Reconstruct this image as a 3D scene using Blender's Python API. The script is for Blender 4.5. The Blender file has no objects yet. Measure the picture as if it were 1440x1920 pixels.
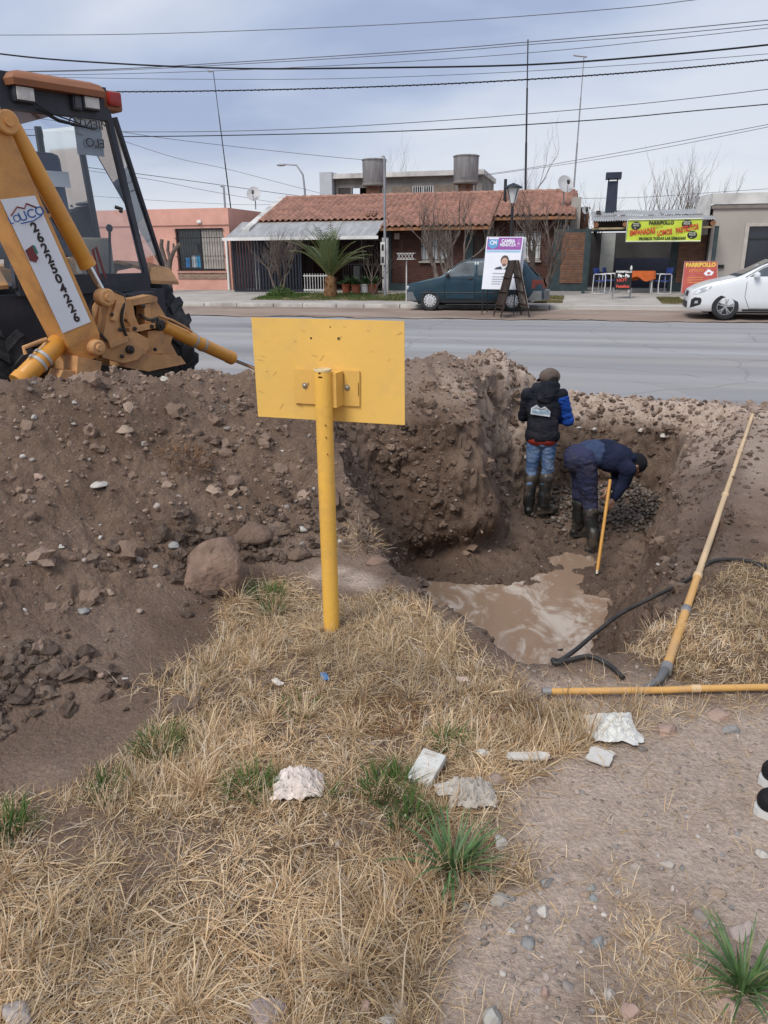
import bpy, bmesh, math, random
import numpy as np
from mathutils import Vector, Matrix, Euler
from math import sin, cos, pi, radians, sqrt, atan2

random.seed(7)
rng = np.random.default_rng(11)
SC = bpy.context.scene
COL = SC.collection

# ---------------------------------------------------------------- camera
CAM_H = 1.62; FPX = 1440.0
YAW = radians(14); PITCH = radians(18.5); ROLL = radians(-0.4)
cam_data = bpy.data.cameras.new('camera')
cam_data.sensor_fit = 'HORIZONTAL'; cam_data.sensor_width = 36.0; cam_data.lens = 36.0
cam_data.clip_start = 0.05; cam_data.clip_end = 3000
cam = bpy.data.objects.new('camera', cam_data); COL.objects.link(cam)
CAM_R = Matrix.Rotation(YAW, 3, 'Z') @ Matrix.Rotation(pi/2 - PITCH, 3, 'X') @ Matrix.Rotation(ROLL, 3, 'Z')
cam.matrix_world = Matrix.Translation((0, 0, CAM_H)) @ CAM_R.to_4x4()
SC.camera = cam

# ---------------------------------------------------------------- sky, sun, exposure
SUN_EL = radians(50); SUN_AZ = radians(203)      # compass-like: 0 = +Y, clockwise
world = bpy.data.worlds.new('World'); SC.world = world; world.use_nodes = True
wn = world.node_tree.nodes; wl = world.node_tree.links
wn.clear()
def W(t, **k):
    n = wn.new(t)
    for a, b in k.items(): setattr(n, a, b)
    return n
def wmath(op, a, b=None):
    n = W('ShaderNodeMath', operation=op)
    for i, v in enumerate((a, b)):
        if v is None: continue
        if isinstance(v, (int, float)): n.inputs[i].default_value = v
        else: wl.new(v, n.inputs[i])
    return n.outputs[0]
out = W('ShaderNodeOutputWorld'); bg = W('ShaderNodeBackground'); bg.inputs['Strength'].default_value = 0.1
sky = W('ShaderNodeTexSky', sky_type='NISHITA', sun_disc=False, sun_elevation=SUN_EL, sun_rotation=SUN_AZ)
sky.air_density = 1.2; sky.dust_density = 2.0
tc = W('ShaderNodeTexCoord'); sep = W('ShaderNodeSeparateXYZ'); wl.new(tc.outputs['Generated'], sep.inputs[0])
zz = wmath('MAXIMUM', sep.outputs[2], 0.0)
den = wmath('ADD', zz, 0.30)
cx_ = wmath('DIVIDE', sep.outputs[0], den); cy_ = wmath('DIVIDE', sep.outputs[1], den)
comb = W('ShaderNodeCombineXYZ'); wl.new(cx_, comb.inputs[0]); wl.new(cy_, comb.inputs[1])
def cloud_noise(scale, detail, rough, off, dist=0.0, sx=1.0):
    mp = W('ShaderNodeMapping'); mp.inputs['Location'].default_value = off; mp.inputs['Scale'].default_value = (sx, 1, 1)
    mp.inputs['Rotation'].default_value = (0, 0, 0.25)
    wl.new(comb.outputs[0], mp.inputs[0])
    n = W('ShaderNodeTexNoise'); n.inputs['Scale'].default_value = scale; n.inputs['Detail'].default_value = detail
    n.inputs['Roughness'].default_value = rough; n.inputs['Distortion'].default_value = dist
    wl.new(mp.outputs[0], n.inputs['Vector']); return n.outputs['Fac']
n1 = cloud_noise(1.35, 4, 0.45, (5.9, 2.55, 0), 0.2, 0.6)
n2 = cloud_noise(3.6, 7, 0.5, (7.9, 4.1, 0), 0.3, 0.6)
nsum = wmath('ADD', wmath('MULTIPLY', n1, 0.76), wmath('MULTIPLY', n2, 0.24))
ramp = W('ShaderNodeValToRGB'); wl.new(nsum, ramp.inputs[0])
cr = ramp.color_ramp
cr.elements[0].position = 0.40; cr.elements[0].color = (2.1, 2.5, 3.6, 1)
cr.elements[1].position = 0.60; cr.elements[1].color = (3.9, 4.15, 4.7, 1)
e = cr.elements.new(0.48); e.color = (2.8, 3.2, 4.15, 1)
# thinner, brighter cloud towards the horizon
hz = W('ShaderNodeMapRange'); hz.inputs['From Min'].default_value = 0.01; hz.inputs['From Max'].default_value = 0.15
hz.inputs['To Min'].default_value = 0.95; hz.inputs['To Max'].default_value = 0.0; hz.interpolation_type = 'SMOOTHSTEP'
wl.new(zz, hz.inputs[0])
hmix = W('ShaderNodeMix', data_type='RGBA'); wl.new(hz.outputs[0], hmix.inputs['Factor'])
wl.new(ramp.outputs[0], hmix.inputs['A']); hmix.inputs['B'].default_value = (4.75, 4.9, 5.15, 1)
cmix = W('ShaderNodeMix', data_type='RGBA'); cmix.inputs['Factor'].default_value = 0.93
wl.new(sky.outputs[0], cmix.inputs['A']); wl.new(hmix.outputs['Result'], cmix.inputs['B'])
wl.new(cmix.outputs['Result'], bg.inputs['Color']); wl.new(bg.outputs[0], out.inputs[0])

sun_data = bpy.data.lights.new('sun', 'SUN'); sun_data.energy = 1.5; sun_data.angle = radians(26); sun_data.color = (1.0, 0.95, 0.88)
sun = bpy.data.objects.new('sun', sun_data); COL.objects.link(sun)
sdir = Vector((sin(SUN_AZ)*cos(SUN_EL), cos(SUN_AZ)*cos(SUN_EL), sin(SUN_EL)))
sun.rotation_euler = sdir.to_track_quat('Z', 'Y').to_euler()
SC.view_settings.view_transform = 'Standard'; SC.view_settings.look = 'None'
SC.view_settings.exposure = 0.85; SC.view_settings.gamma = 1.0
SC.cycles.max_bounces = 6; SC.cycles.diffuse_bounces = 3; SC.cycles.glossy_bounces = 3
SC.cycles.transmission_bounces = 6; SC.cycles.transparent_max_bounces = 12
SC.cycles.caustics_reflective = False; SC.cycles.caustics_refractive = False

# ---------------------------------------------------------------- placing helpers
def ray(px, py):
    return CAM_R @ Vector(((px-720)/FPX, (960-py)/FPX, -1.0))
CAMP = Vector((0, 0, CAM_H))
def atz(px, py, z=0.0):
    d = ray(px, py); return CAMP + d*((z-CAM_H)/d.z)
def aty(px, py, y):
    d = ray(px, py); return CAMP + d*(y/d.y)
def atd(px, py, dep):
    return CAMP + ray(px, py)*dep

# ---------------------------------------------------------------- materials
MATS = {}
def mat(name, col, rough=0.6, metal=0.0, var=0.12, vscale=6.0, bump=0.0, bscale=60.0, spec=0.5, dirt=None, dscale=3.0, damt=0.5, streak=None):
    """principled material with procedural colour variation, optional dirt patches and bump"""
    if name in MATS: return MATS[name]
    m = bpy.data.materials.new(name); m.use_nodes = True
    nt = m.node_tree; N = nt.nodes; L = nt.links
    b = N['Principled BSDF']
    b.inputs['Roughness'].default_value = rough; b.inputs['Metallic'].default_value = metal
    b.inputs['Specular IOR Level'].default_value = spec if rough < .7 else min(spec, .2)
    t = N.new('ShaderNodeTexCoord')
    vec = t.outputs['Object']
    if streak:
        mp = N.new('ShaderNodeMapping'); mp.inputs['Scale'].default_value = streak; L.new(vec, mp.inputs[0]); vec = mp.outputs[0]
    n = N.new('ShaderNodeTexNoise'); n.inputs['Scale'].default_value = vscale; n.inputs['Detail'].default_value = 6
    L.new(vec, n.inputs['Vector'])
    mr = N.new('ShaderNodeMapRange'); mr.inputs['From Min'].default_value = 0.3; mr.inputs['From Max'].default_value = 0.7
    mr.inputs['To Min'].default_value = 1-var; mr.inputs['To Max'].default_value = 1+var
    L.new(n.outputs['Fac'], mr.inputs[0])
    mx = N.new('ShaderNodeMix'); mx.data_type = 'RGBA'; mx.blend_type = 'MULTIPLY'; mx.inputs['Factor'].default_value = 1
    mx.inputs['A'].default_value = (*col, 1); L.new(mr.outputs[0], mx.inputs['B'])
    res = mx.outputs['Result']
    if dirt:
        n2 = N.new('ShaderNodeTexNoise'); n2.inputs['Scale'].default_value = dscale; n2.inputs['Detail'].default_value = 9
        n2.inputs['Roughness'].default_value = 0.65; L.new(vec, n2.inputs['Vector'])
        r2 = N.new('ShaderNodeMapRange'); r2.inputs['From Min'].default_value = 0.48; r2.inputs['From Max'].default_value = 0.68
        r2.inputs['To Max'].default_value = damt; L.new(n2.outputs['Fac'], r2.inputs[0])
        m2 = N.new('ShaderNodeMix'); m2.data_type = 'RGBA'; L.new(r2.outputs[0], m2.inputs['Factor'])
        L.new(res, m2.inputs['A']); m2.inputs['B'].default_value = (*dirt, 1); res = m2.outputs['Result']
    L.new(res, b.inputs['Base Color'])
    if bump:
        nb = N.new('ShaderNodeTexNoise'); nb.inputs['Scale'].default_value = bscale; nb.inputs['Detail'].default_value = 8
        L.new(t.outputs['Object'], nb.inputs['Vector'])
        bp = N.new('ShaderNodeBump'); bp.inputs['Strength'].default_value = bump; bp.inputs['Distance'].default_value = 0.02
        L.new(nb.outputs['Fac'], bp.inputs['Height']); L.new(bp.outputs[0], b.inputs['Normal'])
    MATS[name] = m
    return m
def glass_mat(name, tint=(0.8, 0.85, 0.88), alpha=0.25, rough=0.03):
    """thin glazing: mostly see-through sheet that still mirrors the sky at grazing angles"""
    if name in MATS: return MATS[name]
    m = bpy.data.materials.new(name); m.use_nodes = True
    N = m.node_tree.nodes; L = m.node_tree.links; N.clear()
    o = N.new('ShaderNodeOutputMaterial'); tr = N.new('ShaderNodeBsdfTransparent'); tr.inputs[0].default_value = (*tint, 1)
    b = N.new('ShaderNodeBsdfGlossy'); b.inputs['Color'].default_value = (0.9, 0.93, 0.96, 1); b.inputs['Roughness'].default_value = rough
    fr = N.new('ShaderNodeFresnel'); fr.inputs[0].default_value = 1.5
    ad = N.new('ShaderNodeMath'); ad.operation = 'ADD'; ad.use_clamp = True; ad.inputs[1].default_value = alpha
    t = N.new('ShaderNodeTexCoord'); n = N.new('ShaderNodeTexNoise'); n.inputs['Scale'].default_value = 3; n.inputs['Detail'].default_value = 5
    L.new(t.outputs['Object'], n.inputs['Vector'])
    ml = N.new('ShaderNodeMath'); ml.operation = 'MULTIPLY_ADD'; ml.inputs[1].default_value = 0.06; L.new(n.outputs['Fac'], ml.inputs[0]); L.new(fr.outputs[0], ml.inputs[2])
    L.new(ml.outputs[0], ad.inputs[0])
    mx = N.new('ShaderNodeMixShader'); L.new(ad.outputs[0], mx.inputs[0]); L.new(tr.outputs[0], mx.inputs[1]); L.new(b.outputs[0], mx.inputs[2])
    L.new(mx.outputs[0], o.inputs[0]); MATS[name] = m
    return m
def brick_mat(name, c1, c2, mortar, bw=0.25, bh=0.075, ms=0.012, axis='XZ', bump=0.6, rough=0.9):
    if name in MATS: return MATS[name]
    m = bpy.data.materials.new(name); m.use_nodes = True
    N = m.node_tree.nodes; L = m.node_tree.links; b = N['Principled BSDF']; b.inputs['Roughness'].default_value = rough
    t = N.new('ShaderNodeTexCoord'); s = N.new('ShaderNodeSeparateXYZ'); L.new(t.outputs['Object'], s.inputs[0])
    c = N.new('ShaderNodeCombineXYZ'); L.new(s.outputs['XYZ'.index(axis[0])], c.inputs[0]); L.new(s.outputs['XYZ'.index(axis[1])], c.inputs[1])
    k = N.new('ShaderNodeTexBrick'); k.inputs['Scale'].default_value = 1; k.inputs['Brick Width'].default_value = bw; k.inputs['Row Height'].default_value = bh
    k.inputs['Mortar Size'].default_value = ms; k.inputs['Mortar Smooth'].default_value = 0.4; k.inputs['Color1'].default_value = (*c1, 1); k.inputs['Color2'].default_value = (*c2, 1)
    k.inputs['Mortar'].default_value = (*mortar, 1); L.new(c.outputs[0], k.inputs['Vector'])
    n = N.new('ShaderNodeTexNoise'); n.inputs['Scale'].default_value = 5; n.inputs['Detail'].default_value = 8; L.new(t.outputs['Object'], n.inputs['Vector'])
    mr = N.new('ShaderNodeMapRange'); mr.inputs['To Min'].default_value = 0.55; mr.inputs['To Max'].default_value = 1.4; L.new(n.outputs['Fac'], mr.inputs[0])
    mx = N.new('ShaderNodeMix'); mx.data_type = 'RGBA'; mx.blend_type = 'MULTIPLY'; mx.inputs['Factor'].default_value = 1
    L.new(k.outputs['Color'], mx.inputs['A']); L.new(mr.outputs[0], mx.inputs['B']); L.new(mx.outputs['Result'], b.inputs['Base Color'])
    bp = N.new('ShaderNodeBump'); bp.invert = True; bp.inputs['Strength'].default_value = bump; bp.inputs['Distance'].default_value = 0.02
    L.new(k.outputs['Fac'], bp.inputs['Height']); L.new(bp.outputs[0], b.inputs['Normal'])
    MATS[name] = m
    return m

# ---------------------------------------------------------------- mesh builder
class MB:
    def __init__(s): s.v = []; s.f = []; s.mi = []; s.cur = 0; s.sm = []; s.smooth = False
    def add(s, vs, fs, smooth=None):
        o = len(s.v); s.v += [Vector(p) for p in vs]
        for f in fs:
            s.f.append([i+o for i in f]); s.mi.append(s.cur); s.sm.append(s.smooth if smooth is None else smooth)
        return s
    def box(s, c, size, rot=None, bev=0.0):
        hx, hy, hz = size[0]/2, size[1]/2, size[2]/2
        R = rot if rot is not None else Matrix.Identity(3)
        if isinstance(R, (int, float)): R = Matrix.Rotation(R, 3, 'Z')
        c = Vector(c)
        if bev <= 0:
            vs = [c + R @ Vector((sx*hx, sy*hy, sz*hz)) for sx in (-1, 1) for sy in (-1, 1) for sz in (-1, 1)]
            return s.add(vs, [(0,1,3,2),(4,6,7,5),(0,4,5,1),(2,3,7,6),(0,2,6,4),(1,5,7,3)], False)
        bm = bmesh.new(); bmesh.ops.create_cube(bm, size=1.0)
        for v in bm.verts: v.co = Vector((v.co.x*size[0], v.co.y*size[1], v.co.z*size[2]))
        bmesh.ops.bevel(bm, geom=bm.edges[:], offset=min(bev, 0.45*min(size)), segments=2, affect='EDGES', profile=0.5)
        bm.verts.index_update()
        s.add([c + R @ v.co for v in bm.verts], [[v.index for v in f.verts] for f in bm.faces], True); bm.free()
        return s
    def b2(s, p0, p1, bev=0.0):
        p0 = Vector(p0); p1 = Vector(p1); return s.box((p0+p1)/2, [abs(p1[i]-p0[i]) for i in range(3)], None, bev)
    def tube(s, pts, rad, n=8, cap=True, flat=None):
        """sweep along points; rad number or list; flat = squash factor along binormal"""
        pts = [Vector(p) for p in pts]; m = len(pts)
        if not hasattr(rad, '__len__'): rad = [rad]*m
        o = len(s.v); prevx = None; vs = []
        for i in range(m):
            t = (pts[min(i+1, m-1)] - pts[max(i-1, 0)])
            if t.length < 1e-9: t = Vector((0, 0, 1))
            t.normalize()
            if prevx is None:
                a = Vector((0, 0, 1)) if abs(t.z) < 0.9 else Vector((1, 0, 0))
                x = t.cross(a).normalized()
            else:
                x = prevx - t*prevx.dot(t)
                x = x.normalized() if x.length > 1e-6 else t.orthogonal().normalized()
            y = t.cross(x); prevx = x
            for k in range(n):
                a = 2*pi*k/n; vs.append(pts[i] + x*(rad[i]*cos(a)) + y*(rad[i]*sin(a)*(flat or 1)))
        fs = []
        for i in range(m-1):
            for k in range(n):
                k2 = (k+1) % n; fs.append((i*n+k, i*n+k2, (i+1)*n+k2, (i+1)*n+k))
        s.add(vs, fs, True)
        if cap:
            for fr in (list(range(n))[::-1], [(m-1)*n+k for k in range(n)]):
                s.f.append([o+i for i in fr]); s.mi.append(s.cur); s.sm.append(False)
        return s
    def cyl(s, p0, p1, r0, r1=None, n=16): return s.tube([p0, p1], [r0, r0 if r1 is None else r1], n)
    def bar(s, p0, p1, w, d, up=(0, 0, 1)):
        """rectangular bar from p0 to p1: w across, d along up"""
        p0 = Vector(p0); p1 = Vector(p1); t = (p1-p0).normalized(); u = Vector(up); u = u - t*u.dot(t)
        if u.length < 1e-6: u = t.orthogonal()
        u.normalize(); x = t.cross(u)
        vs = [p + x*(a*w/2) + u*(b*d/2) for p in (p0, p1) for a, b in ((-1,-1),(1,-1),(1,1),(-1,1))]
        return s.add(vs, [(0,1,5,4),(1,2,6,5),(2,3,7,6),(3,0,4,7),(3,2,1,0),(4,5,6,7)], False)
    def prism(s, poly, a, b, M=None, smooth=False):
        """poly: 2-D points in local XY, extruded from z=a to z=b, then M (Matrix 4x4)"""
        M = M or Matrix.Identity(4); n = len(poly)
        vs = [M @ Vector((p[0], p[1], z)) for z in (a, b) for p in poly]
        fs = [list(range(n))[::-1], list(range(n, 2*n))]
        s.add(vs, fs, False); o = len(s.v)-2*n
        for k in range(n):
            k2 = (k+1) % n; s.f.append([o+k, o+k2, o+n+k2, o+n+k]); s.mi.append(s.cur); s.sm.append(smooth)
        return s
    def lathe(s, prof, c=(0, 0, 0), n=24, axis='Z', M=None, cap=True):
        """prof: list of (r, h)"""
        vs = []; c = Vector(c); m = len(prof)
        for r, h in prof:
            for k in range(n):
                a = 2*pi*k/n
                p = {'Z': Vector((r*cos(a), r*sin(a), h)), 'X': Vector((h, r*cos(a), r*sin(a))), 'Y': Vector((r*cos(a), h, r*sin(a)))}[axis]
                vs.append((M @ p if M else p) + c)
        fs = [(i*n+k, i*n+(k+1) % n, (i+1)*n+(k+1) % n, (i+1)*n+k) for i in range(m-1) for k in range(n)]
        s.add(vs, fs, True)
        o = len(s.v)-m*n
        for fr in ((list(range(n))[::-1], [(m-1)*n+k for k in range(n)]) if cap else ()):
            s.f.append([o+i for i in fr]); s.mi.append(s.cur); s.sm.append(False)
        return s
    def ell(s, c, r, R=None, nu=14, nv=9, squash=None):
        c = Vector(c); R = R or Matrix.Identity(3); vs = []; fs = []
        for i in range(nv+1):
            th = pi*i/nv
            for k in range(nu):
                ph = 2*pi*k/nu; vs.append(c + R @ Vector((r[0]*sin(th)*cos(ph), r[1]*sin(th)*sin(ph), r[2]*cos(th))))
        for i in range(nv):
            for k in range(nu): fs.append((i*nu+k, (i+1)*nu+k, (i+1)*nu+(k+1) % nu, i*nu+(k+1) % nu))
        return s.add(vs, fs, True)
    def quad(s, a, b, c, d): return s.add([a, b, c, d], [(0, 1, 2, 3)], False)
    def mesh(s, name, mats, inv=None):
        me = bpy.data.meshes.new(name)
        vs = [inv @ v for v in s.v] if inv is not None else s.v
        me.from_pydata([tuple(v) for v in vs], [], s.f)
        for m in (mats if isinstance(mats, (list, tuple)) else [mats]): me.materials.append(m)
        me.polygons.foreach_set('material_index', s.mi); me.polygons.foreach_set('use_smooth', s.sm)
        me.update(); me.validate()
        if any(s.sm): me.set_sharp_from_angle(angle=radians(40))
        return me
    def build(s, name, mats, parent=None, world=False):
        inv = None
        if parent is not None and world: inv = wm(parent).inverted()
        o = bpy.data.objects.new(name, s.mesh(name, mats, inv)); COL.objects.link(o)
        if parent is not None: o.parent = parent
        return o
def wm(o):
    M = o.matrix_basis.copy()
    while o.parent is not None:
        o = o.parent; M = o.matrix_basis @ M
    return M
def thing(name, label, cat, loc=(0, 0, 0), rotz=0.0, group=None):
    o = bpy.data.objects.new(name, None); COL.objects.link(o)
    o.location = loc; o.rotation_euler = (0, 0, rotz); o.empty_display_size = 0.1
    return tag(o, label, cat, group)
def tag(o, label=None, cat=None, group=None, kind=None):
    if label: o['label'] = label
    if cat: o['category'] = cat
    if group: o['group'] = group
    if kind: o['kind'] = kind
    return o
def recentre(o):
    """move a mesh object's origin to the centre of its base, geometry staying put"""
    me = o.data; n = len(me.vertices); a = np.empty(n*3, np.float32); me.vertices.foreach_get('co', a); a = a.reshape(-1, 3)
    c = np.array([(a[:, 0].min()+a[:, 0].max())/2, (a[:, 1].min()+a[:, 1].max())/2, a[:, 2].min()], np.float32)
    me.vertices.foreach_set('co', (a-c).ravel()); me.update(); o.location = Vector(o.location)+Vector([float(q) for q in c]); return o
def copy_tree(o, parent=None):
    c = o.copy(); COL.objects.link(c); c.parent = parent
    for ch in list(o.children): copy_tree(ch, c)
    return c
def np_mesh(name, verts, faces_flat, counts, mats, smooth=True, mi=None):
    """fast mesh from numpy arrays; all faces with the same vertex count"""
    me = bpy.data.meshes.new(name); nv = len(verts); nf = len(faces_flat)//counts
    me.vertices.add(nv); me.vertices.foreach_set('co', np.asarray(verts, np.float32).ravel())
    me.loops.add(nf*counts); me.loops.foreach_set('vertex_index', np.asarray(faces_flat, np.int32))
    me.polygons.add(nf); me.polygons.foreach_set('loop_start', np.arange(0, nf*counts, counts, dtype=np.int32))
    me.polygons.foreach_set('loop_total', np.full(nf, counts, np.int32))
    me.polygons.foreach_set('use_smooth', np.full(nf, smooth, bool))
    if mi is not None: me.polygons.foreach_set('material_index', np.asarray(mi, np.int32))
    for m in mats: me.materials.append(m)
    me.update(calc_edges=True); me.validate()
    return me
def text(body, size, m, parent, loc, R, name='lettering', ext=0.001, bold=0.0, align='CENTER', sx=1.0):
    """flat lettering as a mesh; R = 3x3 whose columns are the writing direction, the up direction and the normal"""
    cu = bpy.data.curves.new(name, 'FONT'); cu.body = body; cu.size = size; cu.extrude = ext; cu.offset = bold
    cu.align_x = align; cu.align_y = 'CENTER'; cu.resolution_u = 3
    t = bpy.data.objects.new(name, cu); COL.objects.link(t)
    dg = bpy.context.evaluated_depsgraph_get(); me = bpy.data.meshes.new_from_object(t.evaluated_get(dg))
    COL.objects.unlink(t); bpy.data.objects.remove(t); bpy.data.curves.remove(cu)
    M = Matrix.Translation(Vector(loc)) @ (R.to_4x4()) @ Matrix.Diagonal((sx, 1, 1, 1))
    me.transform(M); me.materials.clear(); me.materials.append(m); me.name = name
    o = bpy.data.objects.new(name, me); COL.objects.link(o); o.parent = parent
    return o
def basis(x, y):
    x = Vector(x).normalized(); y = Vector(y); y = (y - x*y.dot(x)).normalized(); z = x.cross(y)
    return Matrix((x, y, z)).transposed()
FACE_CAM = basis((1, 0, 0), (0, 0, 1))      # writing that faces -Y
# ================================================================ terrain
PERM = rng.permutation(256).astype(np.int32); PERM = np.concatenate([PERM, PERM, PERM])
GR3 = rng.normal(size=(256, 3)).astype(np.float32); GR3 /= np.linalg.norm(GR3, axis=1)[:, None]
def perlin(x, y, z=None):
    x = np.asarray(x, np.float32); y = np.asarray(y, np.float32); z = np.zeros_like(x) if z is None else np.asarray(z, np.float32)
    xi = np.floor(x).astype(np.int32); yi = np.floor(y).astype(np.int32); zi = np.floor(z).astype(np.int32)
    xf = x-xi; yf = y-yi; zf = z-zi; xi &= 255; yi &= 255; zi &= 255
    u = xf*xf*xf*(xf*(xf*6-15)+10); v = yf*yf*yf*(yf*(yf*6-15)+10); w = zf*zf*zf*(zf*(zf*6-15)+10)
    def g(a, b, c):
        h = PERM[PERM[PERM[xi+a]+yi+b]+zi+c]; q = GR3[h]
        return q[..., 0]*(xf-a)+q[..., 1]*(yf-b)+q[..., 2]*(zf-c)
    l = lambda a, b, t: a+(b-a)*t
    if not np.any(zf):
        return l(l(g(0,0,0), g(1,0,0), u), l(g(0,1,0), g(1,1,0), u), v)
    return l(l(l(g(0,0,0), g(1,0,0), u), l(g(0,1,0), g(1,1,0), u), v), l(l(g(0,0,1), g(1,0,1), u), l(g(0,1,1), g(1,1,1), u), v), w)
def fbm(x, y, z=None, oct=4, gain=0.5):
    s = 0; a = 1; f = 1
    for i in range(oct):
        s = s + a*perlin(x*f+i*17.3, y*f+i*9.1, None if z is None else z*f); a *= gain; f *= 2.03
    return s
JIT = rng.random((256, 3)).astype(np.float32)
def worley(x, y):
    """distance to nearest jittered cell point, and that cell's random value"""
    x = np.asarray(x, np.float32); y = np.asarray(y, np.float32)
    xi = np.floor(x).astype(np.int32); yi = np.floor(y).astype(np.int32); best = np.full(x.shape, 9., np.float32); val = np.zeros(x.shape, np.float32)
    for a in (-1, 0, 1):
        for b in (-1, 0, 1):
            h = PERM[PERM[(xi+a) & 255]+((yi+b) & 255)]; j = JIT[h]
            d = np.sqrt((xi+a+j[..., 0]-x)**2+(yi+b+j[..., 1]-y)**2); m = d < best
            best = np.where(m, d, best); val = np.where(m, j[..., 2], val)
    return best, val
def sstep(a, b, x):
    t = np.clip((x-a)/(b-a), 0, 1); return t*t*(3-2*t)
def poly_in(poly, X, Y):
    ins = np.zeros(X.shape, bool); n = len(poly)
    for i in range(n):
        x0, y0 = poly[i]; x1, y1 = poly[(i+1) % n]
        if y0 == y1: continue
        c = ((y0 > Y) != (y1 > Y)) & (X < (x1-x0)*(Y-y0)/(y1-y0)+x0); ins ^= c
    return ins
def poly_dist(poly, X, Y, closed=True):
    best = np.full(X.shape, 1e9, np.float32); n = len(poly)
    for i in range(n if closed else n-1):
        x0, y0 = poly[i]; x1, y1 = poly[(i+1) % n]; dx = x1-x0; dy = y1-y0
        t = np.clip(((X-x0)*dx+(Y-y0)*dy)/(dx*dx+dy*dy+1e-12), 0, 1)
        best = np.minimum(best, (X-x0-t*dx)**2+(Y-y0-t*dy)**2)
    return np.sqrt(best)
def gp(*pts, z=0.0): return [tuple(atz(px, py, z)[:2]) for px, py in pts]
def pmask(poly, X, Y, soft=0.1):
    """1 inside, fading to 0 over soft metres"""
    d = poly_dist(poly, X, Y); return np.where(poly_in(poly, X, Y), sstep(-soft, soft, d), sstep(soft, -soft, d)).astype(np.float32)

# --- control points (x, y, z)
CP = []
for px, py, z in [(0,1920,0),(720,1920,0),(1440,1920,0),(1440,1500,0),(1000,1600,0),(600,1500,0),(200,1600,0),(0,1500,0),(620,1180,.01),(760,1100,0),(860,1165,0),
                  (980,1250,0),(1250,1250,.01),(1440,1250,.01),(1400,1050,.03),(1440,900,.03),(1440,800,0),(1380,790,.01),(800,1300,.02),(1100,1350,0),(400,1300,.01),
                  (0,1430,-.01),(120,1350,.0),(300,1240,.0),(420,1140,.0),(480,1085,0.0),(600,1045,0.01),(660,1025,.02),(700,1040,.02),(200,1400,0),(350,1180,.0),
                  (50,1300,.07),(130,1240,.10),(230,1270,.05),(60,1200,.14),(250,1180,.06),(1320,1000,.02)]:
    p = atz(px, py, z); CP.append((p.x, p.y, z))
crest = [(-420,740,4.3),(-220,722,4.5),(-60,722,4.7),(0,722,4.7),(100,718,4.8),(200,714,4.9),(300,706,5.1),(400,704,5.5),(470,720,5.9),(560,716,6.6),(640,704,7.2),(700,698,7.6),(760,684,7.9),
         (800,674,8.1),(835,660,8.35),(872,676,8.5),(925,661,8.85),(960,688,9.05),(990,713,9.2),(1030,742,9.3)]
for px, py, dep in crest:
    p = atd(px, py, dep); CP.append(tuple(p))
    r = Vector((p.x, p.y)).normalized()
    CP.append((p.x+r.x*1.05, p.y+r.y*1.05, 0.03)); CP.append((p.x+r.x*2.0, p.y+r.y*2.0, -.02))
CP += [(0,0,0),(-3,-1,0),(3,-1,0),(4,4,0),(3.5,7.5,0.0),(6,9,0),(-9,2,0),(-9,6,0),(-3,1,0),(2,2,0),(2,4.5,.01),(-7,1,0),(1.9,6.4,.02),(2.4,8,.0),(-2.5,6.3,.35),(-2.2,7.0,.3),(-1.75,7.05,.22),(-1.2,7.0,.14),(-.8,7.15,.13),(-.92,7.7,.2),(-.9,8.4,.2)]
CP = np.array(CP, np.float64)
def rbf_solve(P):
    D = np.sqrt(((P[:, None, :2]-P[None, :, :2])**2).sum(-1)+0.03**2); n = len(P)
    A = np.zeros((n+1, n+1)); A[:n, :n] = D+np.eye(n)*0.01; A[:n, n] = A[n, :n] = 1
    return np.linalg.solve(A, np.append(P[:, 2], 0))
def rbf_eval(P, w, X, Y):
    out = np.full(X.shape, w[-1], np.float32)
    for (x, y, z), k in zip(P, w[:-1]): out += np.float32(k)*np.sqrt((X-np.float32(x))**2+(Y-np.float32(y))**2+np.float32(0.0009))
    return out
G0 = (-11.0, -2.0); GS = 0.025; GNX, GNY = 720, 600       # x -11..7, y -2..13
gx = (G0[0]+GS*np.arange(GNX)).astype(np.float32); gy = (G0[1]+GS*np.arange(GNY)).astype(np.float32)
X, Y = np.meshgrid(gx, gy)
wgt = rbf_solve(CP); H0 = rbf_eval(CP, wgt, X, Y)
H0 *= sstep(-11, -8.5, X)*(1-sstep(5, 7, X))*sstep(-2, 0, Y)
LIP = [(-.13,2.92),(-.45,3.26),(-.8,3.67),(-1.08,4.08),(-1.45,4.65),(-1.8,5.2),(-2.1,5.75),(-2.3,6.3),(-2.25,6.7),(-1.9,6.95),(-1.4,6.98),(-1.0,6.95),(-.82,7.12),(-1.0,7.6),(-1.06,8.2),(-.9,8.75),(-.45,9.2),(.2,9.32),(.8,9.28),(1.4,9.1),
       (1.72,8.8),(1.62,8.1),(1.4,7.1),(1.2,6.2),(1.0,5.2),(.8,4.3),(.56,3.5),(.28,3.06),(.03,2.93)]
FLO = [(-.13,3.06),(-.4,3.42),(-.7,3.85),(-.88,4.25),(-1.05,4.8),(-1.15,5.4),(-1.25,5.95),(-1.3,6.4),(-1.1,6.62),(-.6,6.74),(-.58,7.4),(-.6,8.2),(-.52,8.6),(-.25,8.92),(.3,9.0),(.75,8.95),(1.0,8.75),
       (1.02,8.3),(.80,7.6),(.42,6.9),(.22,6.5),(.12,6.0),(.10,5.5),(.08,4.7),(.03,4.0),(-.02,3.4),(-.06,3.12)]
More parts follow.
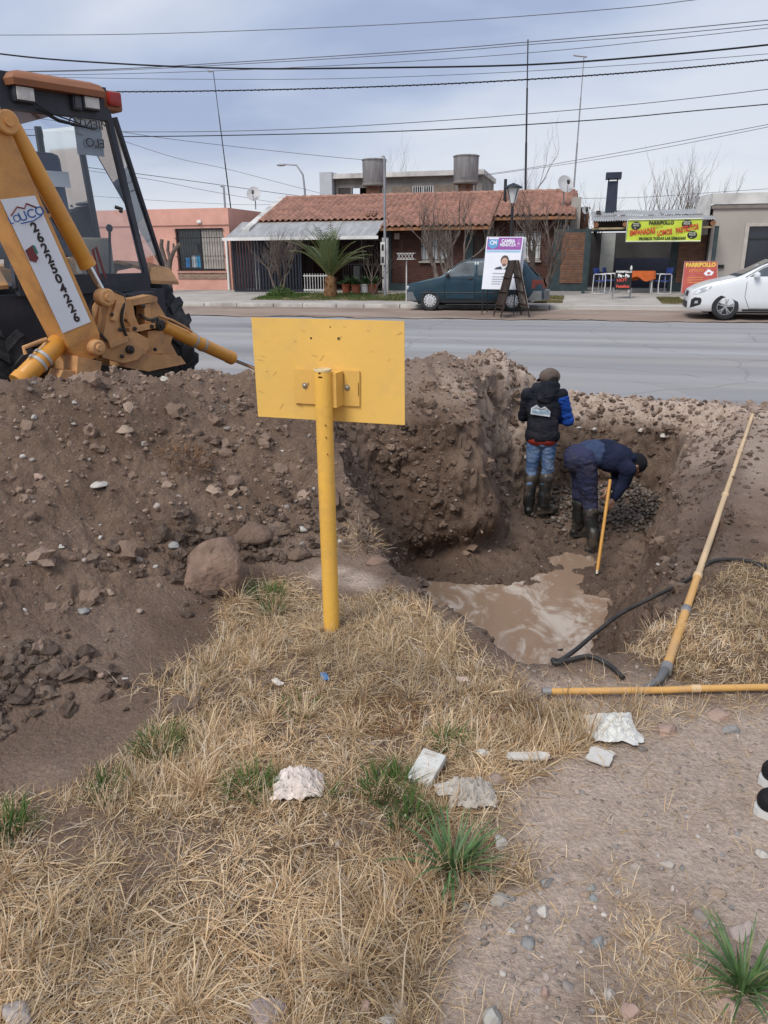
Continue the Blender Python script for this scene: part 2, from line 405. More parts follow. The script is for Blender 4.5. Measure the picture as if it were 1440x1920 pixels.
def ground_pit(X, Y, H):
    wob = 0.05*fbm(X*2.1, Y*2.1, oct=3); wob2 = 0.05*fbm(X*2.1+40, Y*2.1+9, oct=3)
    inl = poly_in(LIP, X+wob, Y+wob2); inf_ = poly_in(FLO, X+wob2*.6, Y+wob*.6)
    dl = poly_dist(LIP, X+wob, Y+wob2); df = poly_dist(FLO, X+wob2*.6, Y+wob*.6)
    fl = -1.42+0.13*sstep(6.3, 7.4, Y)+0.06*sstep(7.5, 8.6, Y)
    fl = fl+0.20*np.exp(-(((X-.55)/.6)**2+((Y-8.8)/.5)**2))+.10*sstep(.5, 0, df)*(Y > 6.6)      # gravel heap, foot of the wall
    fl = fl-.11*np.exp(-(((X-.22)/.30)**2+((Y-7.25)/.5)**2))+.05*fbm(X*1.9+3, Y*1.9, oct=3)
    t = dl/(dl+df+1e-5)
    # bank
    right = sstep(.1, .4, X-(.1+.12*(Y-3)))*sstep(9.1, 8.7, Y)      # gentler bank on that side
    shape_steep = sstep(0, .95, t**.8)
    tr = np.clip(t+0.05*np.sin(t*9.0+3*fbm(X*1.5, Y*1.5, oct=2)), 0, 1); shape_r = np.where(tr < .62, .22*tr/.62, .22+.78*sstep(.58, .95, tr))
    lft = sstep(-1.0, -1.35, X)*sstep(6.75, 6.3, Y); shape_steep = shape_steep*(1-lft)+(.25*t+.75*t**1.3)*lft
    cor = sstep(-.3, -.55, X)*sstep(7.0, 7.5, Y); shape_steep = shape_steep*(1-cor)+np.where(t < .55, .5*t/.55, .5+.5*sstep(.5, 1, t))*cor
    far = sstep(8.7, 9.0, Y)*sstep(-.7, -.3, X)
    shape_far = np.where(t < .55, t*.45, .25+.75*sstep(.55, .8, t))
    sh = shape_steep*(1-right)+shape_r*right; sh = sh*(1-far)+shape_far*far
    Hn = np.where(inf_, fl, np.where(inl, H+(fl-H)*sh, H))
    return Hn, np.where(inl, dl, -dl), np.where(inf_, 1.0, np.where(inl, sh, 0))
HP, LD, PITM = ground_pit(X, Y, H0)
def blur(a, k=1):
    for _ in range(k):
        a = (np.roll(a, 1, 0)+a*2+np.roll(a, -1, 0))/4; a = (np.roll(a, 1, 1)+a*2+np.roll(a, -1, 1))/4
    return a
HP = blur(HP, 1)
# --- masks on the grid
GRASS_A = gp((-260,1560),(0,1500),(110,1475),(190,1440),(250,1400),(330,1300),(225,1310),(330,1265),(400,1205),(415,1120),(470,1085),(560,1075),(600,1110),(650,1118),(700,1105),(740,1100),(800,1130),(860,1180),(930,1245),(1010,1310),(1080,1325),(1120,1390),(1030,1440),(960,1500),(940,1560),(990,1600),(1010,1650),(860,1700),(840,1790),(800,1920),(760,2100),(-300,2100))
GRASS_B = gp((1335,1090),(1380,1070),(1470,1050),(1560,1290),(1300,1300),(1230,1262),(1170,1225),(1200,1185),(1290,1150))
GRASS_C = gp((1120,1640),(1200,1660),(1290,1760),(1400,1840),(1460,2000),(1150,2000),(1080,1800),(1160,1750))
GRASS_D = gp((1080,1345),(1240,1300),(1440,1310),(1440,1345),(1280,1370),(1100,1400))
BARE = gp((480,1400),(560,1405),(620,1385),(600,1360),(500,1370))
gA = pmask(GRASS_A, X, Y, .06); gB = pmask(GRASS_B, X, Y, .06); gC = pmask(GRASS_C, X, Y, .08); gD = pmask(GRASS_D, X, Y, .06)
nn = fbm(X*2.3, Y*2.3, oct=4)
far_veg = sstep(-1.6, -2.2, X)*0
nb_ = fbm(X*.95+21, Y*.95+4, oct=3)
GD = np.clip(gA*np.clip(.80+1.4*nn+.8*nb_, .08, 1.2)+gB*(.95+.9*nn)+gC*np.clip(.62+1.3*nn, 0, 1)+gD*np.clip(.25+1.2*nn, 0, 1), 0, 1.3)
GD *= (1-.75*pmask(BARE, X, Y, .06))*(LD < .02)
MUD = pmask(gp((-200,1440),(0,1430),(180,1430),(330,1290),(400,1200),(420,1110),(360,1100),(300,1150),(300,1240),(160,1340),(0,1300),(-200,1300)), X, Y, .08)
PATH = pmask(gp((960,1500),(1030,1430),(1150,1380),(1500,1340),(1700,1500),(1700,1700),(1440,1830),(1290,1700),(1180,1640),(1040,1640),(960,1580)), X, Y, .12)
PATH2 = pmask(gp((820,1750),(1060,1660),(1140,1760),(1080,1960),(780,2000)), X, Y, .1)
moundm = sstep(.03, .22, H0)
lipband = sstep(-.30, -.02, LD)
wall = (PITM > .03)*(PITM < .97)*1.0
farlip = sstep(7.9, 8.6, Y)*sstep(-1.2, -.6, X)*(1-PITM)
ROUGH = np.clip(1.0*moundm+.75*PITM+.45*lipband*sstep(-.1, .35, LD+.3)+.5*farlip+.18*(1-MUD)*(1-PATH)*.6+.10, .08, 1.0)
ROUGH *= (1-.55*MUD*(1-moundm))*(1-.5*PATH)
ROUGH = blur(ROUGH.astype(np.float32), 2); 
def samp(A, x, y):
    fx = np.clip((np.asarray(x)-G0[0])/GS, 0, GNX-1.001); fy = np.clip((np.asarray(y)-G0[1])/GS, 0, GNY-1.001)
    i = fx.astype(int); j = fy.astype(int); u = fx-i; v = fy-j
    return (A[j, i]*(1-u)+A[j, i+1]*u)*(1-v)+(A[j+1, i]*(1-u)+A[j+1, i+1]*u)*v
def rough_disp(x, y):
    r = samp(ROUGH, x, y)
    d1, v1 = worley(x*3.3, y*3.3); d2, v2 = worley(x*8.5+5, y*8.5); d3, v3 = worley(x*19, y*19+3)
    big = .045*fbm(x*1.6, y*1.6, oct=2)+.03*fbm(x*4.3, y*4.3, oct=3)
    clod = .050*np.clip(.62-d1, 0, 1)*(v1 > .45)+.030*np.clip(.65-d2, 0, 1)*(v2 > .3)+.013*np.clip(.7-d3, 0, 1)*(v3 > .2)
    fine = .007*fbm(x*31, y*31, oct=3)
    d4, v4 = worley(x*37+1, y*37); d5, v5 = worley(x*64, y*64+7); clod = clod+.0075*np.clip(.7-d4, 0, 1)*(v4 > .35)+.0045*np.clip(.7-d5, 0, 1)*(v5 > .4); clod = clod-.012*np.clip(fbm(x*6.5+9, y*6.5, oct=3)-.12, 0, 1)
    z = big*r**1.5+clod*1.5*r**1.7+fine*(.35+.9*r)
    return z+.010*fbm(x*5, y*5, oct=2)*(1-r)+.006*fbm(x*14+4, y*14, oct=3)*np.clip(1-r*1.5, 0, 1)
def ground_z(x, y): return samp(HP, x, y)+rough_disp(np.asarray(x, np.float32), np.asarray(y, np.float32))
def gz(x, y): return float(ground_z(np.array([x]), np.array([y]))[0])

# --- polar mesh round the camera, rings spaced by the profile's own length so that cut walls keep their detail
ang = np.concatenate([np.linspace(-180, -70, 26, endpoint=False), np.linspace(-70, -36, 90, endpoint=False), np.linspace(-36, 36, 640, endpoint=False), np.linspace(36, 70, 70, endpoint=False), np.linspace(70, 180, 24, endpoint=False)])
ang = np.radians(ang)+YAW+pi/2
NA = len(ang); rf = np.geomspace(.5, 12.4, 2200).astype(np.float32)
NR = 960
RA = np.empty((NA, NR), np.float32)
VX = np.empty((NA, NR), np.float32); VY = VX.copy(); VZ = VX.copy()
for i, a in enumerate(ang):
    xs = rf*cos(a); ys = rf*sin(a); h = samp(HP, xs, ys)
    dr = np.diff(rf); dh = np.abs(np.diff(h)); ds = np.sqrt((dr*np.clip(1.1/rf[:-1], .25, 1))**2+(dh*1.15)**2)/np.sqrt(rf[:-1]**2+2)
    c = np.concatenate([[0], np.cumsum(ds)]); r = np.interp(np.linspace(0, c[-1], NR), c, rf)
    RA[i] = r
RB = RA.copy(); kw = 28
cs = np.cumsum(np.concatenate([RA[-kw:], RA, RA[:kw+1]], 0), 0, dtype=np.float64); RB = (cs[2*kw+1:]-cs[:-2*kw-1])[:NA]/(2*kw+1)
w_ = np.clip((np.degrees(np.abs(ang-YAW-pi/2))-30)/5, 0, 1)[:, None]; RB = RB*(1-w_)+RA*w_
VX[:] = RB*np.cos(ang)[:, None]; VY[:] = RB*np.sin(ang)[:, None]
VZ[:] = samp(HP, VX, VY)
base = VZ.copy(); VZ += rough_disp(VX, VY)
# sideways relief on the cut walls
gxg = (samp(HP, VX+.04, VY)-samp(HP, VX-.04, VY))/.08; gyg = (samp(HP, VX, VY+.04)-samp(HP, VX, VY-.04))/.08
sl = np.sqrt(gxg**2+gyg**2)+1e-6; st = sstep(.6, 2.5, sl)
dsp = .11*fbm(VX*2.6, VY*2.6, base*2.2, oct=4, gain=.55)+.05*perlin(VX*7, VY*7, base*2.5)
dsp += .055*np.abs(perlin(VX*11+3, VY*11, base*5))-.01+.03*fbm(VX*19, VY*19, base*11, oct=3)
dsp -= .17*np.exp(-((base+1.12)/.15)**2)*sstep(6.2, 6.5, VY)*sstep(7.6, 7.2, VY)*sstep(-.35, -.6, VX)
VX += -gxg/sl*dsp*st; VY += -gyg/sl*dsp*st
# settle under the road sheet beyond its ragged edge
edge = 9.42+.16*fbm(VX*.8, VX*0+3, oct=3)+.10*fbm(VX*4, VY*4, oct=3)
roadm = sstep(edge-.12, edge+.12, VY)*(1-sstep(.03, .12, samp(HP, VX, VY)))
VZ = VZ*(1-roadm)+np.minimum(VZ, -.05)*roadm
# outer rings to the horizon
outer = [13.5, 16, 22, 40, 90, 220, 600, 1500]
OX = np.cos(ang)[:, None]*np.array(outer)[None]; OY = np.sin(ang)[:, None]*np.array(outer)[None]; OZ = np.full(OX.shape, -.05)
PX = np.concatenate([VX, OX], 1); PY = np.concatenate([VY, OY], 1); PZ = np.concatenate([VZ, OZ], 1); NT = PX.shape[1]
verts = np.stack([PX, PY, PZ], -1).reshape(-1, 3); verts = np.vstack([verts, [[0, 0, 0]]])
ii, jj = np.meshgrid(np.arange(NA), np.arange(NT-1), indexing='ij'); i2 = (ii+1) % NA
quads = np.stack([ii*NT+jj, ii*NT+jj+1, i2*NT+jj+1, i2*NT+jj], -1).reshape(-1, 4)[:, ::-1]
# ---- soil material
def soil_material():
    m = bpy.data.materials.new('soil'); m.use_nodes = True; N = m.node_tree.nodes; L = m.node_tree.links; b = N['Principled BSDF']
    at = N.new('ShaderNodeAttribute'); at.attribute_name = 'soil'; sp = N.new('ShaderNodeSeparateColor'); L.new(at.outputs['Color'], sp.inputs[0])
    ge = N.new('ShaderNodeNewGeometry'); pos = ge.outputs['Position']
    def noise(s, d=6, r=.6):
        n = N.new('ShaderNodeTexNoise'); n.inputs['Scale'].default_value = s; n.inputs['Detail'].default_value = d; n.inputs['Roughness'].default_value = r; L.new(pos, n.inputs['Vector']); return n.outputs['Fac']
    def mixc(f, a, c, bt='MIX'):
        x = N.new('ShaderNodeMix'); x.data_type = 'RGBA'; x.blend_type = bt
        for s, v in (('Factor', f), ('A', a), ('B', c)):
            if isinstance(v, (int, float)): x.inputs[s].default_value = v
            elif isinstance(v, tuple): x.inputs[s].default_value = (*v, 1)
            else: L.new(v, x.inputs[s])
        return x.outputs['Result']
    def rng_(f, a, c, d=0., e=1.):
        x = N.new('ShaderNodeMapRange'); x.inputs['From Min'].default_value = a; x.inputs['From Max'].default_value = c; x.inputs['To Min'].default_value = d; x.inputs['To Max'].default_value = e; L.new(f, x.inputs[0]); return x.outputs[0]
    def mth(op, a, c):
        x = N.new('ShaderNodeMath'); x.operation = op; x.use_clamp = True
        for i, v in enumerate((a, c)):
            if isinstance(v, (int, float)): x.inputs[i].default_value = v
            else: L.new(v, x.inputs[i])
        return x.outputs[0]
    n_big = noise(1.7, 5); n_mid = noise(9, 8, .65); n_fine = noise(70, 6, .7)
    c = mixc(rng_(n_big, .35, .65), (.235, .160, .114), (.30, .21, .152))
    c = mixc(rng_(n_mid, .38, .62, 0, .75), c, (.165, .108, .076))
    dry = mth('ADD', sp.outputs[1], mth('MULTIPLY', rng_(n_mid, .55, .75), .25)); dry = mth('MULTIPLY', dry, rng_(sp.outputs[0], 0, 1, 1, .25))
    c = mixc(dry, c, mixc(rng_(n_mid, .35, .65), (.54, .42, .335), (.67, .54, .445)))
    c = mixc(mth('MULTIPLY', sp.outputs[2], rng_(n_mid, .3, .6, .55, 1)), c, mixc(rng_(n_fine, .35, .65), (.125, .078, .044), (.22, .145, .082)))  # ground under the grass, coloured darker to carry the shade between blades
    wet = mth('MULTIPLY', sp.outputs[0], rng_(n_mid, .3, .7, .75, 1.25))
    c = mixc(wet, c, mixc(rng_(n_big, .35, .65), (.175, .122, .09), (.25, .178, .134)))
    c = mixc(mth('MULTIPLY', mth('MULTIPLY', rng_(noise(1.15, 4), .48, .62), rng_(sp.outputs[1], 0, .6, 1, 0)), .72), c, mixc(n_mid, (.10, .064, .044), (.17, .108, .072)))
    soak = at.outputs['Alpha']; c = mixc(soak, c, mixc(n_mid, (.13, .09, .067), (.195, .14, .106)))
    v = N.new('ShaderNodeTexVoronoi'); v.inputs['Scale'].default_value = 46; L.new(pos, v.inputs['Vector'])
    vs = N.new('ShaderNodeSeparateColor'); L.new(v.outputs['Color'], vs.inputs[0])
    peb = mth('MULTIPLY', rng_(v.outputs['Distance'], .34, .26), mth('GREATER_THAN', vs.outputs[0], .80))
    peb = mth('MULTIPLY', peb, rng_(sp.outputs[2], 0, .5, 1, 0))
    c = mixc(mth('MULTIPLY', peb, .55), c, mixc(vs.outputs[1], (.23, .18, .15), (.42, .38, .34)))
    sp_ = mixc(rng_(n_fine, .3, .7), (.72, .72, .72), (1.25, 1.25, 1.25)); c = mixc(1.0, c, sp_, 'MULTIPLY')
    L.new(c, b.inputs['Base Color'])
    rgh = N.new('ShaderNodeMath'); rgh.operation = 'MULTIPLY_ADD'; rgh.inputs[1].default_value = -.3; L.new(soak, rgh.inputs[0]); L.new(rng_(wet, 0, 1, .95, .46), rgh.inputs[2]); L.new(rgh.outputs[0], b.inputs['Roughness']); b.inputs['Specular IOR Level'].default_value = .22
    hsum = N.new('ShaderNodeMath'); hsum.operation = 'ADD'; L.new(n_fine, hsum.inputs[0])
    pm = N.new('ShaderNodeMath'); pm.operation = 'MULTIPLY'; pm.inputs[1].default_value = .8; L.new(peb, pm.inputs[0]); L.new(pm.outputs[0], hsum.inputs[1])
    h2 = N.new('ShaderNodeMath'); h2.operation = 'MULTIPLY_ADD'; h2.inputs[1].default_value = 1.4; L.new(n_mid, h2.inputs[0]); L.new(hsum.outputs[0], h2.inputs[2])
    bp = N.new('ShaderNodeBump'); bp.inputs['Strength'].default_value = .9; bp.inputs['Distance'].default_value = .03; L.new(h2.outputs[0], bp.inputs['Height']); L.new(bp.outputs[0], b.inputs['Normal'])
    return m
M_SOIL = soil_material()
gme = np_mesh('ground', verts, quads.ravel(), 4, [M_SOIL])
fan = None
def soil_masks(x, y, z):
    pit = samp(PITM.astype(np.float32), x, y); md = samp(MUD, x, y); pa = np.maximum(samp(PATH, x, y), .8*samp(PATH2, x, y)); gd = samp(np.clip(GD*np.clip(gA+gB+.3*(gC+gD), 0, 1), 0, 1).astype(np.float32), x, y)
    mo = samp(moundm.astype(np.float32), x, y); nb = fbm(x*1.3+7, y*1.3, oct=3); nf = fbm(x*3.4+3, y*3.4, oct=3)
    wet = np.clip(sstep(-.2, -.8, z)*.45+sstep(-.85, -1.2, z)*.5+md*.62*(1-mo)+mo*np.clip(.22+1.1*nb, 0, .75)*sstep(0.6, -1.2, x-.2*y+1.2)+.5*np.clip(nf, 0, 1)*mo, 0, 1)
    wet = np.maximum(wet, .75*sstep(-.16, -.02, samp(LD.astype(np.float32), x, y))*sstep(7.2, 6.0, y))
    wet = np.maximum(wet, .85*sstep(-.16, -.36, z)*sstep(8.5, 8.8, y)*sstep(-.7, -.4, x)*sstep(1.5, 1.2, x))  # shade on the lower far wall, put into the colour through the wet mask
    bank = sstep(.05, .45, x-(.1+.12*(y-3)))*sstep(.0, -.35, z)*sstep(-1.25, -.9, z); wet = wet*(1-.25*bank)
    dry = np.clip(pa+farl(x, y)*.8+.35*np.clip(nb+.2, 0, 1)*(1-mo)+mo*sstep(7.0, 7.8, y)*(.55+.6*nf), 0, 1)
    dry = np.maximum(dry, .55*sstep(5.0, 6.5, y)*sstep(.7, 1.2, x)); dry = np.maximum(dry, (.8+.5*nf)*(1-samp(gA, x, y))*(1-md)*(1-mo)*sstep(-.55, -.1, x+.25*(y-1.5))*sstep(3.1, 2.6, y)); dry = np.clip(dry, 0, 1)
    pal = samp(PALE, x, y)*np.clip(.55+1.6*nf, 0, 1); dry = np.maximum(dry, pal*1.0); wet = wet*(1-pal)
    return wet, dry, np.clip(gd*(1-pal), 0, 1)
def farl(x, y): return samp(farlip.astype(np.float32), x, y)
PALE = pmask(gp((600,1058),(660,1062),(720,1085),(715,1112),(650,1098),(560,1085)), X, Y, .05)
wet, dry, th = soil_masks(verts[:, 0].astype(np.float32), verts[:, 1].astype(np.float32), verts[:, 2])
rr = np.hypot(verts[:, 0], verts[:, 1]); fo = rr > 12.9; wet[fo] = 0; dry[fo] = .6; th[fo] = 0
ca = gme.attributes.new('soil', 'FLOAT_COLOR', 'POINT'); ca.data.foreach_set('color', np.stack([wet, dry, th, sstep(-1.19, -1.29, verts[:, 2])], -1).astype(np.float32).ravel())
ground = bpy.data.objects.new('ground', gme); COL.objects.link(ground); tag(ground, kind='structure')
bmx = MB(); c0 = verts[(np.arange(NA)*NT)]
bmx.add([tuple(q) for q in c0], [list(range(NA))]); o = bmx.build('ground', M_SOIL); tag(o, kind='structure')

# ================================================================ street
def road_material():
    m = mat('asphalt', (.30, .297, .30), .85, 0, .16, .45, .35, 120, dirt=(.38, .36, .335), dscale=.6, damt=.6, streak=(.16, 1, 1)); N = m.node_tree.nodes; L = m.node_tree.links; b = N['Principled BSDF']
    src = b.inputs['Base Color'].links[0].from_socket; ge = N.new('ShaderNodeNewGeometry')
    def mul(src, f, lo, hi, a, c):
        r = N.new('ShaderNodeMapRange'); r.inputs['From Min'].default_value = lo; r.inputs['From Max'].default_value = hi; r.inputs['To Min'].default_value = a; r.inputs['To Max'].default_value = c; L.new(f, r.inputs[0])
        x = N.new('ShaderNodeMix'); x.data_type = 'RGBA'; x.blend_type = 'MULTIPLY'; x.inputs['Factor'].default_value = 1; L.new(src, x.inputs['A']); L.new(r.outputs[0], x.inputs['B']); return x.outputs['Result']
    nz = N.new('ShaderNodeTexNoise'); nz.inputs['Scale'].default_value = .9; nz.inputs['Detail'].default_value = 6; L.new(ge.outputs['Position'], nz.inputs['Vector'])
    wv = N.new('ShaderNodeTexNoise'); mp = N.new('ShaderNodeMapping'); mp.inputs['Scale'].default_value = (.03, 1.1, 1); L.new(ge.outputs['Position'], mp.inputs[0]); L.new(mp.outputs[0], wv.inputs['Vector']); wv.inputs['Scale'].default_value = 1; wv.inputs['Detail'].default_value = 5
    src = mul(src, wv.outputs['Fac'], .35, .65, .86, 1.12)
    dv = N.new('ShaderNodeVectorMath'); dv.operation = 'MULTIPLY_ADD'; dv.inputs[1].default_value = (.5, .5, .5); L.new(nz.outputs['Color'], dv.inputs[0]); L.new(ge.outputs['Position'], dv.inputs[2])
    vo = N.new('ShaderNodeTexVoronoi'); vo.feature = 'DISTANCE_TO_EDGE'; vo.inputs['Scale'].default_value = .33; L.new(dv.outputs[0], vo.inputs['Vector']); src = mul(src, vo.outputs['Distance'], .0, .010, .80, 1.0)
    v2 = N.new('ShaderNodeTexVoronoi'); v2.inputs['Scale'].default_value = .45; L.new(dv.outputs[0], v2.inputs['Vector']); sp = N.new('ShaderNodeSeparateColor'); L.new(v2.outputs['Color'], sp.inputs[0]); src = mul(src, sp.outputs[0], .82, .86, 1.0, .93)
    L.new(src, b.inputs['Base Color']); return m
M_ASPH = road_material()
M_CONC = mat('concrete', (.40, .375, .345), .9, 0, .14, 1.2, .25, 40, dirt=(.30, .26, .21), dscale=1.3, damt=.6)
M_KERB = mat('kerb_concrete', (.47, .45, .42), .9, 0, .2, 2.2, .3, 40, dirt=(.25, .21, .17), dscale=2, damt=.7)
M_DIRT = mat('shoulder_dirt', (.27, .205, .165), .95, 0, .25, .8, .5, 30, dirt=(.37, .31, .27), dscale=.9, damt=.7, streak=(.35, 1, 1))
def sheet(name, x0, x1, y0, y1, z, m, nx=60, ny=8, amp=0.0, fn=None, sc=.6, ragged=(0, 0)):
    xs = np.linspace(x0, x1, nx+1); v = np.linspace(0, 1, ny+1); A, B = np.meshgrid(xs, v)
    r0 = ragged[0]*fbm(A*.9, A*0+1.5, oct=4); r1 = ragged[1]*fbm(A*.9+9, A*0+4.5, oct=4)
    Yv = (y0+r0)*(1-B)+(y1+r1)*B; Zv = (fn(A, Yv) if fn else np.full(A.shape, z))+amp*fbm(A*sc, Yv*sc, oct=4)
    V = np.stack([A, Yv, Zv], -1).reshape(-1, 3); i, j = np.meshgrid(np.arange(nx), np.arange(ny)); k = (j*(nx+1)+i).ravel()
    q = np.stack([k, k+1, k+nx+2, k+nx+1], -1)
    o = bpy.data.objects.new(name, np_mesh(name, V, q.ravel(), 4, [m])); COL.objects.link(o); return tag(o, kind='structure')
sheet('road', -90, 70, 9.34, 21.4, 0, M_ASPH, 600, 12, fn=lambda a, y: -.012+.03*np.sin((y-9)/12.4*pi), ragged=(.1, 0))
def shz(a, y): return .008+.07*sstep(20.4, 23.2, y)-.02*sstep(23.4, 24.0, y)
sheet('dirt_shoulder', -40, 30, 20.75, 24.2, 0, M_DIRT, 700, 34, amp=.018, fn=shz, sc=2.2, ragged=(.55, 0))
KY = 24.05
def swz(a, y): return .16+.16*np.clip((y-KY)/5.9, 0, 1)
sheet('sidewalk', -60, 45, KY+.1, 33, 0, M_CONC, 120, 20, fn=swz)
r_ = random.Random(3)
KERB = bpy.data.objects.new('kerb', None); COL.objects.link(KERB); KERB.location = (0, KY, 0); tag(KERB, kind='structure')
x = -40.0
while x < 26:
    L_ = r_.uniform(.9, 1.3)
    if not (-0.25 < x+L_/2 < 3.2):                                   # dropped kerb at the driveway of the grill house
        MB().box((x+L_/2, r_.uniform(-.012, .012), .075+r_.uniform(-.012, .006)), (L_-.02, .16, .20), r_.uniform(-.008, .008), .018).build('kerb_stone', M_KERB, KERB)
    x += L_

DW = MB().add([(-.35, KY-.15, .07), (3.3, KY-.15, .07), (3.3, KY+.12, .168), (-.35, KY+.12, .168), (-.35, KY-.15, -.1), (3.3, KY-.15, -.1)], [(0,1,2,3),(0,4,5,1)]).build('driveway_ramp', M_CONC); tag(DW, kind='structure')
for x0_, x1_ in ((-.28, 3.24),):
    MB().prism([(x0_, KY-.12), (x1_, KY-.12), (x1_-.2, KY+3.2), (x0_+.9, KY+3.2)], .0, .172).build('driveway_ramp', mat('pale_concrete', (.50, .475, .44), .9, 0, .12, 1.5, .2, 40, dirt=(.36, .31, .26), dscale=1.5, damt=.5)); tag(bpy.data.objects['driveway_ramp.001'], kind='structure')
# ================================================================ buildings across the street
YF = 30.0
def FX(px, Y=YF, py=480): return aty(px, py, Y).x
def FZ(py, px=800, Y=YF): return aty(px, py, Y).z
def wall_open(mb, x0, x1, z0, z1, y0, y1, ops=()):
    """wall slab between y0 and y1 with rectangular openings (ox0, ox1, oz0, oz1)"""
    xs = sorted({x0, x1, *[o[0] for o in ops], *[o[1] for o in ops]}); zs = sorted({z0, z1, *[o[2] for o in ops], *[o[3] for o in ops]})
    nx, nz = len(xs)-1, len(zs)-1
    sol = [[not any(o[0] < (xs[i]+xs[i+1])/2 < o[1] and o[2] < (zs[k]+zs[k+1])/2 < o[3] for o in ops) for k in range(nz)] for i in range(nx)]
    S = lambda i, k: 0 <= i < nx and 0 <= k < nz and sol[i][k]
    for i in range(nx):
        for k in range(nz):
            if not sol[i][k]: continue
            a, b, c, d = xs[i], xs[i+1], zs[k], zs[k+1]
            mb.quad((a,y0,c),(b,y0,c),(b,y0,d),(a,y0,d)); mb.quad((b,y1,c),(a,y1,c),(a,y1,d),(b,y1,d))
            if not S(i-1, k): mb.quad((a,y1,c),(a,y0,c),(a,y0,d),(a,y1,d))
            if not S(i+1, k): mb.quad((b,y0,c),(b,y1,c),(b,y1,d),(b,y0,d))
            if not S(i, k+1): mb.quad((a,y0,d),(b,y0,d),(b,y1,d),(a,y1,d))
            if not S(i, k-1): mb.quad((a,y1,c),(b,y1,c),(b,y0,c),(a,y0,c))
    return mb
M_PINK = mat('pink_plaster', (.66, .36, .29), .92, 0, .10, 1.3, .2, 50, dirt=(.5, .27, .21), dscale=1.1, damt=.5)
M_PINKD = mat('orange_plaster', (.50, .20, .13), .92, 0, .1, 2)
M_WHITE = mat('white_paint', (.74, .74, .72), .7, 0, .08, 2, dirt=(.5, .48, .44), dscale=1.5, damt=.5)
M_OFFW = mat('aged_whitewash', (.58, .57, .55), .9, 0, .2, 1.4, .3, 30, dirt=(.30, .29, .28), dscale=1.6, damt=.8)
M_DKGATE = mat('navy_gate_metal', (.018, .022, .034), .55, .2, .2, 3)
M_IRON = mat('dark_iron', (.025, .025, .028), .55, .4, .2, 8)
M_CONCG = mat('grey_cement', (.24, .225, .21), .95, 0, .22, 1.3, .3, 30, dirt=(.13, .12, .11), dscale=1.4, damt=.6)
M_GREYW = mat('beige_grey_plaster', (.40, .365, .33), .93, 0, .07, 1.0, .15, 60, dirt=(.31, .28, .25), dscale=.8, damt=.4)
M_SLATE = mat('slate_green_paint', (.047, .068, .074), .8, 0, .15, 3, dirt=(.09, .10, .10), dscale=3, damt=.5)
M_BRK_D = brick_mat('dark_red_brick', (.105, .038, .026), (.07, .026, .02), (.045, .03, .026))
M_BRK_O = brick_mat('orange_common_brick', (.23, .105, .055), (.165, .072, .042), (.13, .10, .082), .27, .085, .016)
M_BRK_P = brick_mat('pale_brick', (.26, .20, .15), (.2, .15, .115), (.19, .17, .15), .27, .085, .014)
M_BRK_S = brick_mat('sill_brick', (.34, .19, .12), (.22, .12, .08), (.35, .30, .26), .24, .075, .016)
M_TILE = mat('terracotta_tile', (.345, .19, .145), .85, 0, .28, 2.6, .2, 40, dirt=(.22, .14, .11), dscale=2.2, damt=.7)
M_ZINC = mat('weathered_zinc', (.42, .43, .43), .55, .25, .22, 1.6, dirt=(.27, .22, .18), dscale=2.0, damt=.7, streak=(1, 4, 1))
M_GLASSD = mat('dark_window_glass', (.035, .045, .055), .08, 0, .3, .8, spec=.8)
M_CURT = mat('curtain_cloth', (.45, .42, .38), .95, 0, .25, 9, streak=(3, 1, .3))
M_TANK = mat('fibre_cement_tank', (.27, .27, .28), .9, 0, .22, 1.3, .25, 30, dirt=(.15, .145, .145), dscale=1.6, damt=.75, streak=(2.5, 2.5, .5))
M_WOOD = mat('weathered_log', (.30, .15, .08), .9, 0, .3, 6)
M_BLACK = mat('interior_black', (.012, .012, .014), .9)
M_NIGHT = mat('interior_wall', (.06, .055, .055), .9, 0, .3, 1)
GZF = .30
def grille(parent, x0, x1, z0, z1, y, n, r=.008, hz=(), m=None, world=True):
    """bars are separate parts that share one mesh"""
    m = m or M_IRON; first = None
    for i in range(n):
        xx = x0+(x1-x0)*(i+.5)/n
        if first is None:
            first = MB().cyl((0, 0, z0), (0, 0, z1), r, n=6).build('bar', m, parent); b = first
        else:
            b = first.copy(); COL.objects.link(b); b.parent = parent
        b.location = wm(parent).inverted() @ Vector((xx, y, 0)) if world else (xx, y, 0)
    for h in hz:
        MB().box(((x0+x1)/2, y+.004, h), (x1-x0+.05, .03, .022)).build('rail', m, parent, True)

# ---------------- pink house
root = thing('pink_house', 'pink plastered flat-roofed house behind the yellow backhoe cab', 'house', (-17.5, YF, GZF))
x0, x1 = -24.0, FX(433); zt = FZ(390, 400)
wx0, wx1, wz0, wz1 = FX(333), FX(421), FZ(507, 380), FZ(428, 380)
dx0, dx1 = FX(262), FX(287)
mb = MB(); wall_open(mb, x0, x1, GZF-.2, zt, YF, YF+.25, [(wx0, wx1, wz0, wz1), (dx0, dx1, GZF-.19, FZ(437, 280))])
mb.b2((x0, YF+.25, GZF-.2), (x0+.2, YF+8, zt)).b2((x1-.2, YF+.25, GZF-.2), (x1, YF+8, zt)).b2((x0+.2, YF+7.8, GZF-.2), (x1-.2, YF+8, zt))
mb.build('wall', M_PINK, root, True)
MB().b2((x0+.2, YF+.25, zt-.5), (x1-.2, YF+7.8, zt-.35)).build('roof', M_CONCG, root, True)
MB().b2((x0-.02, YF-.05, zt-.62), (x1+.02, YF-.004, zt-.02)).build('parapet_band', M_PINK, root, True)
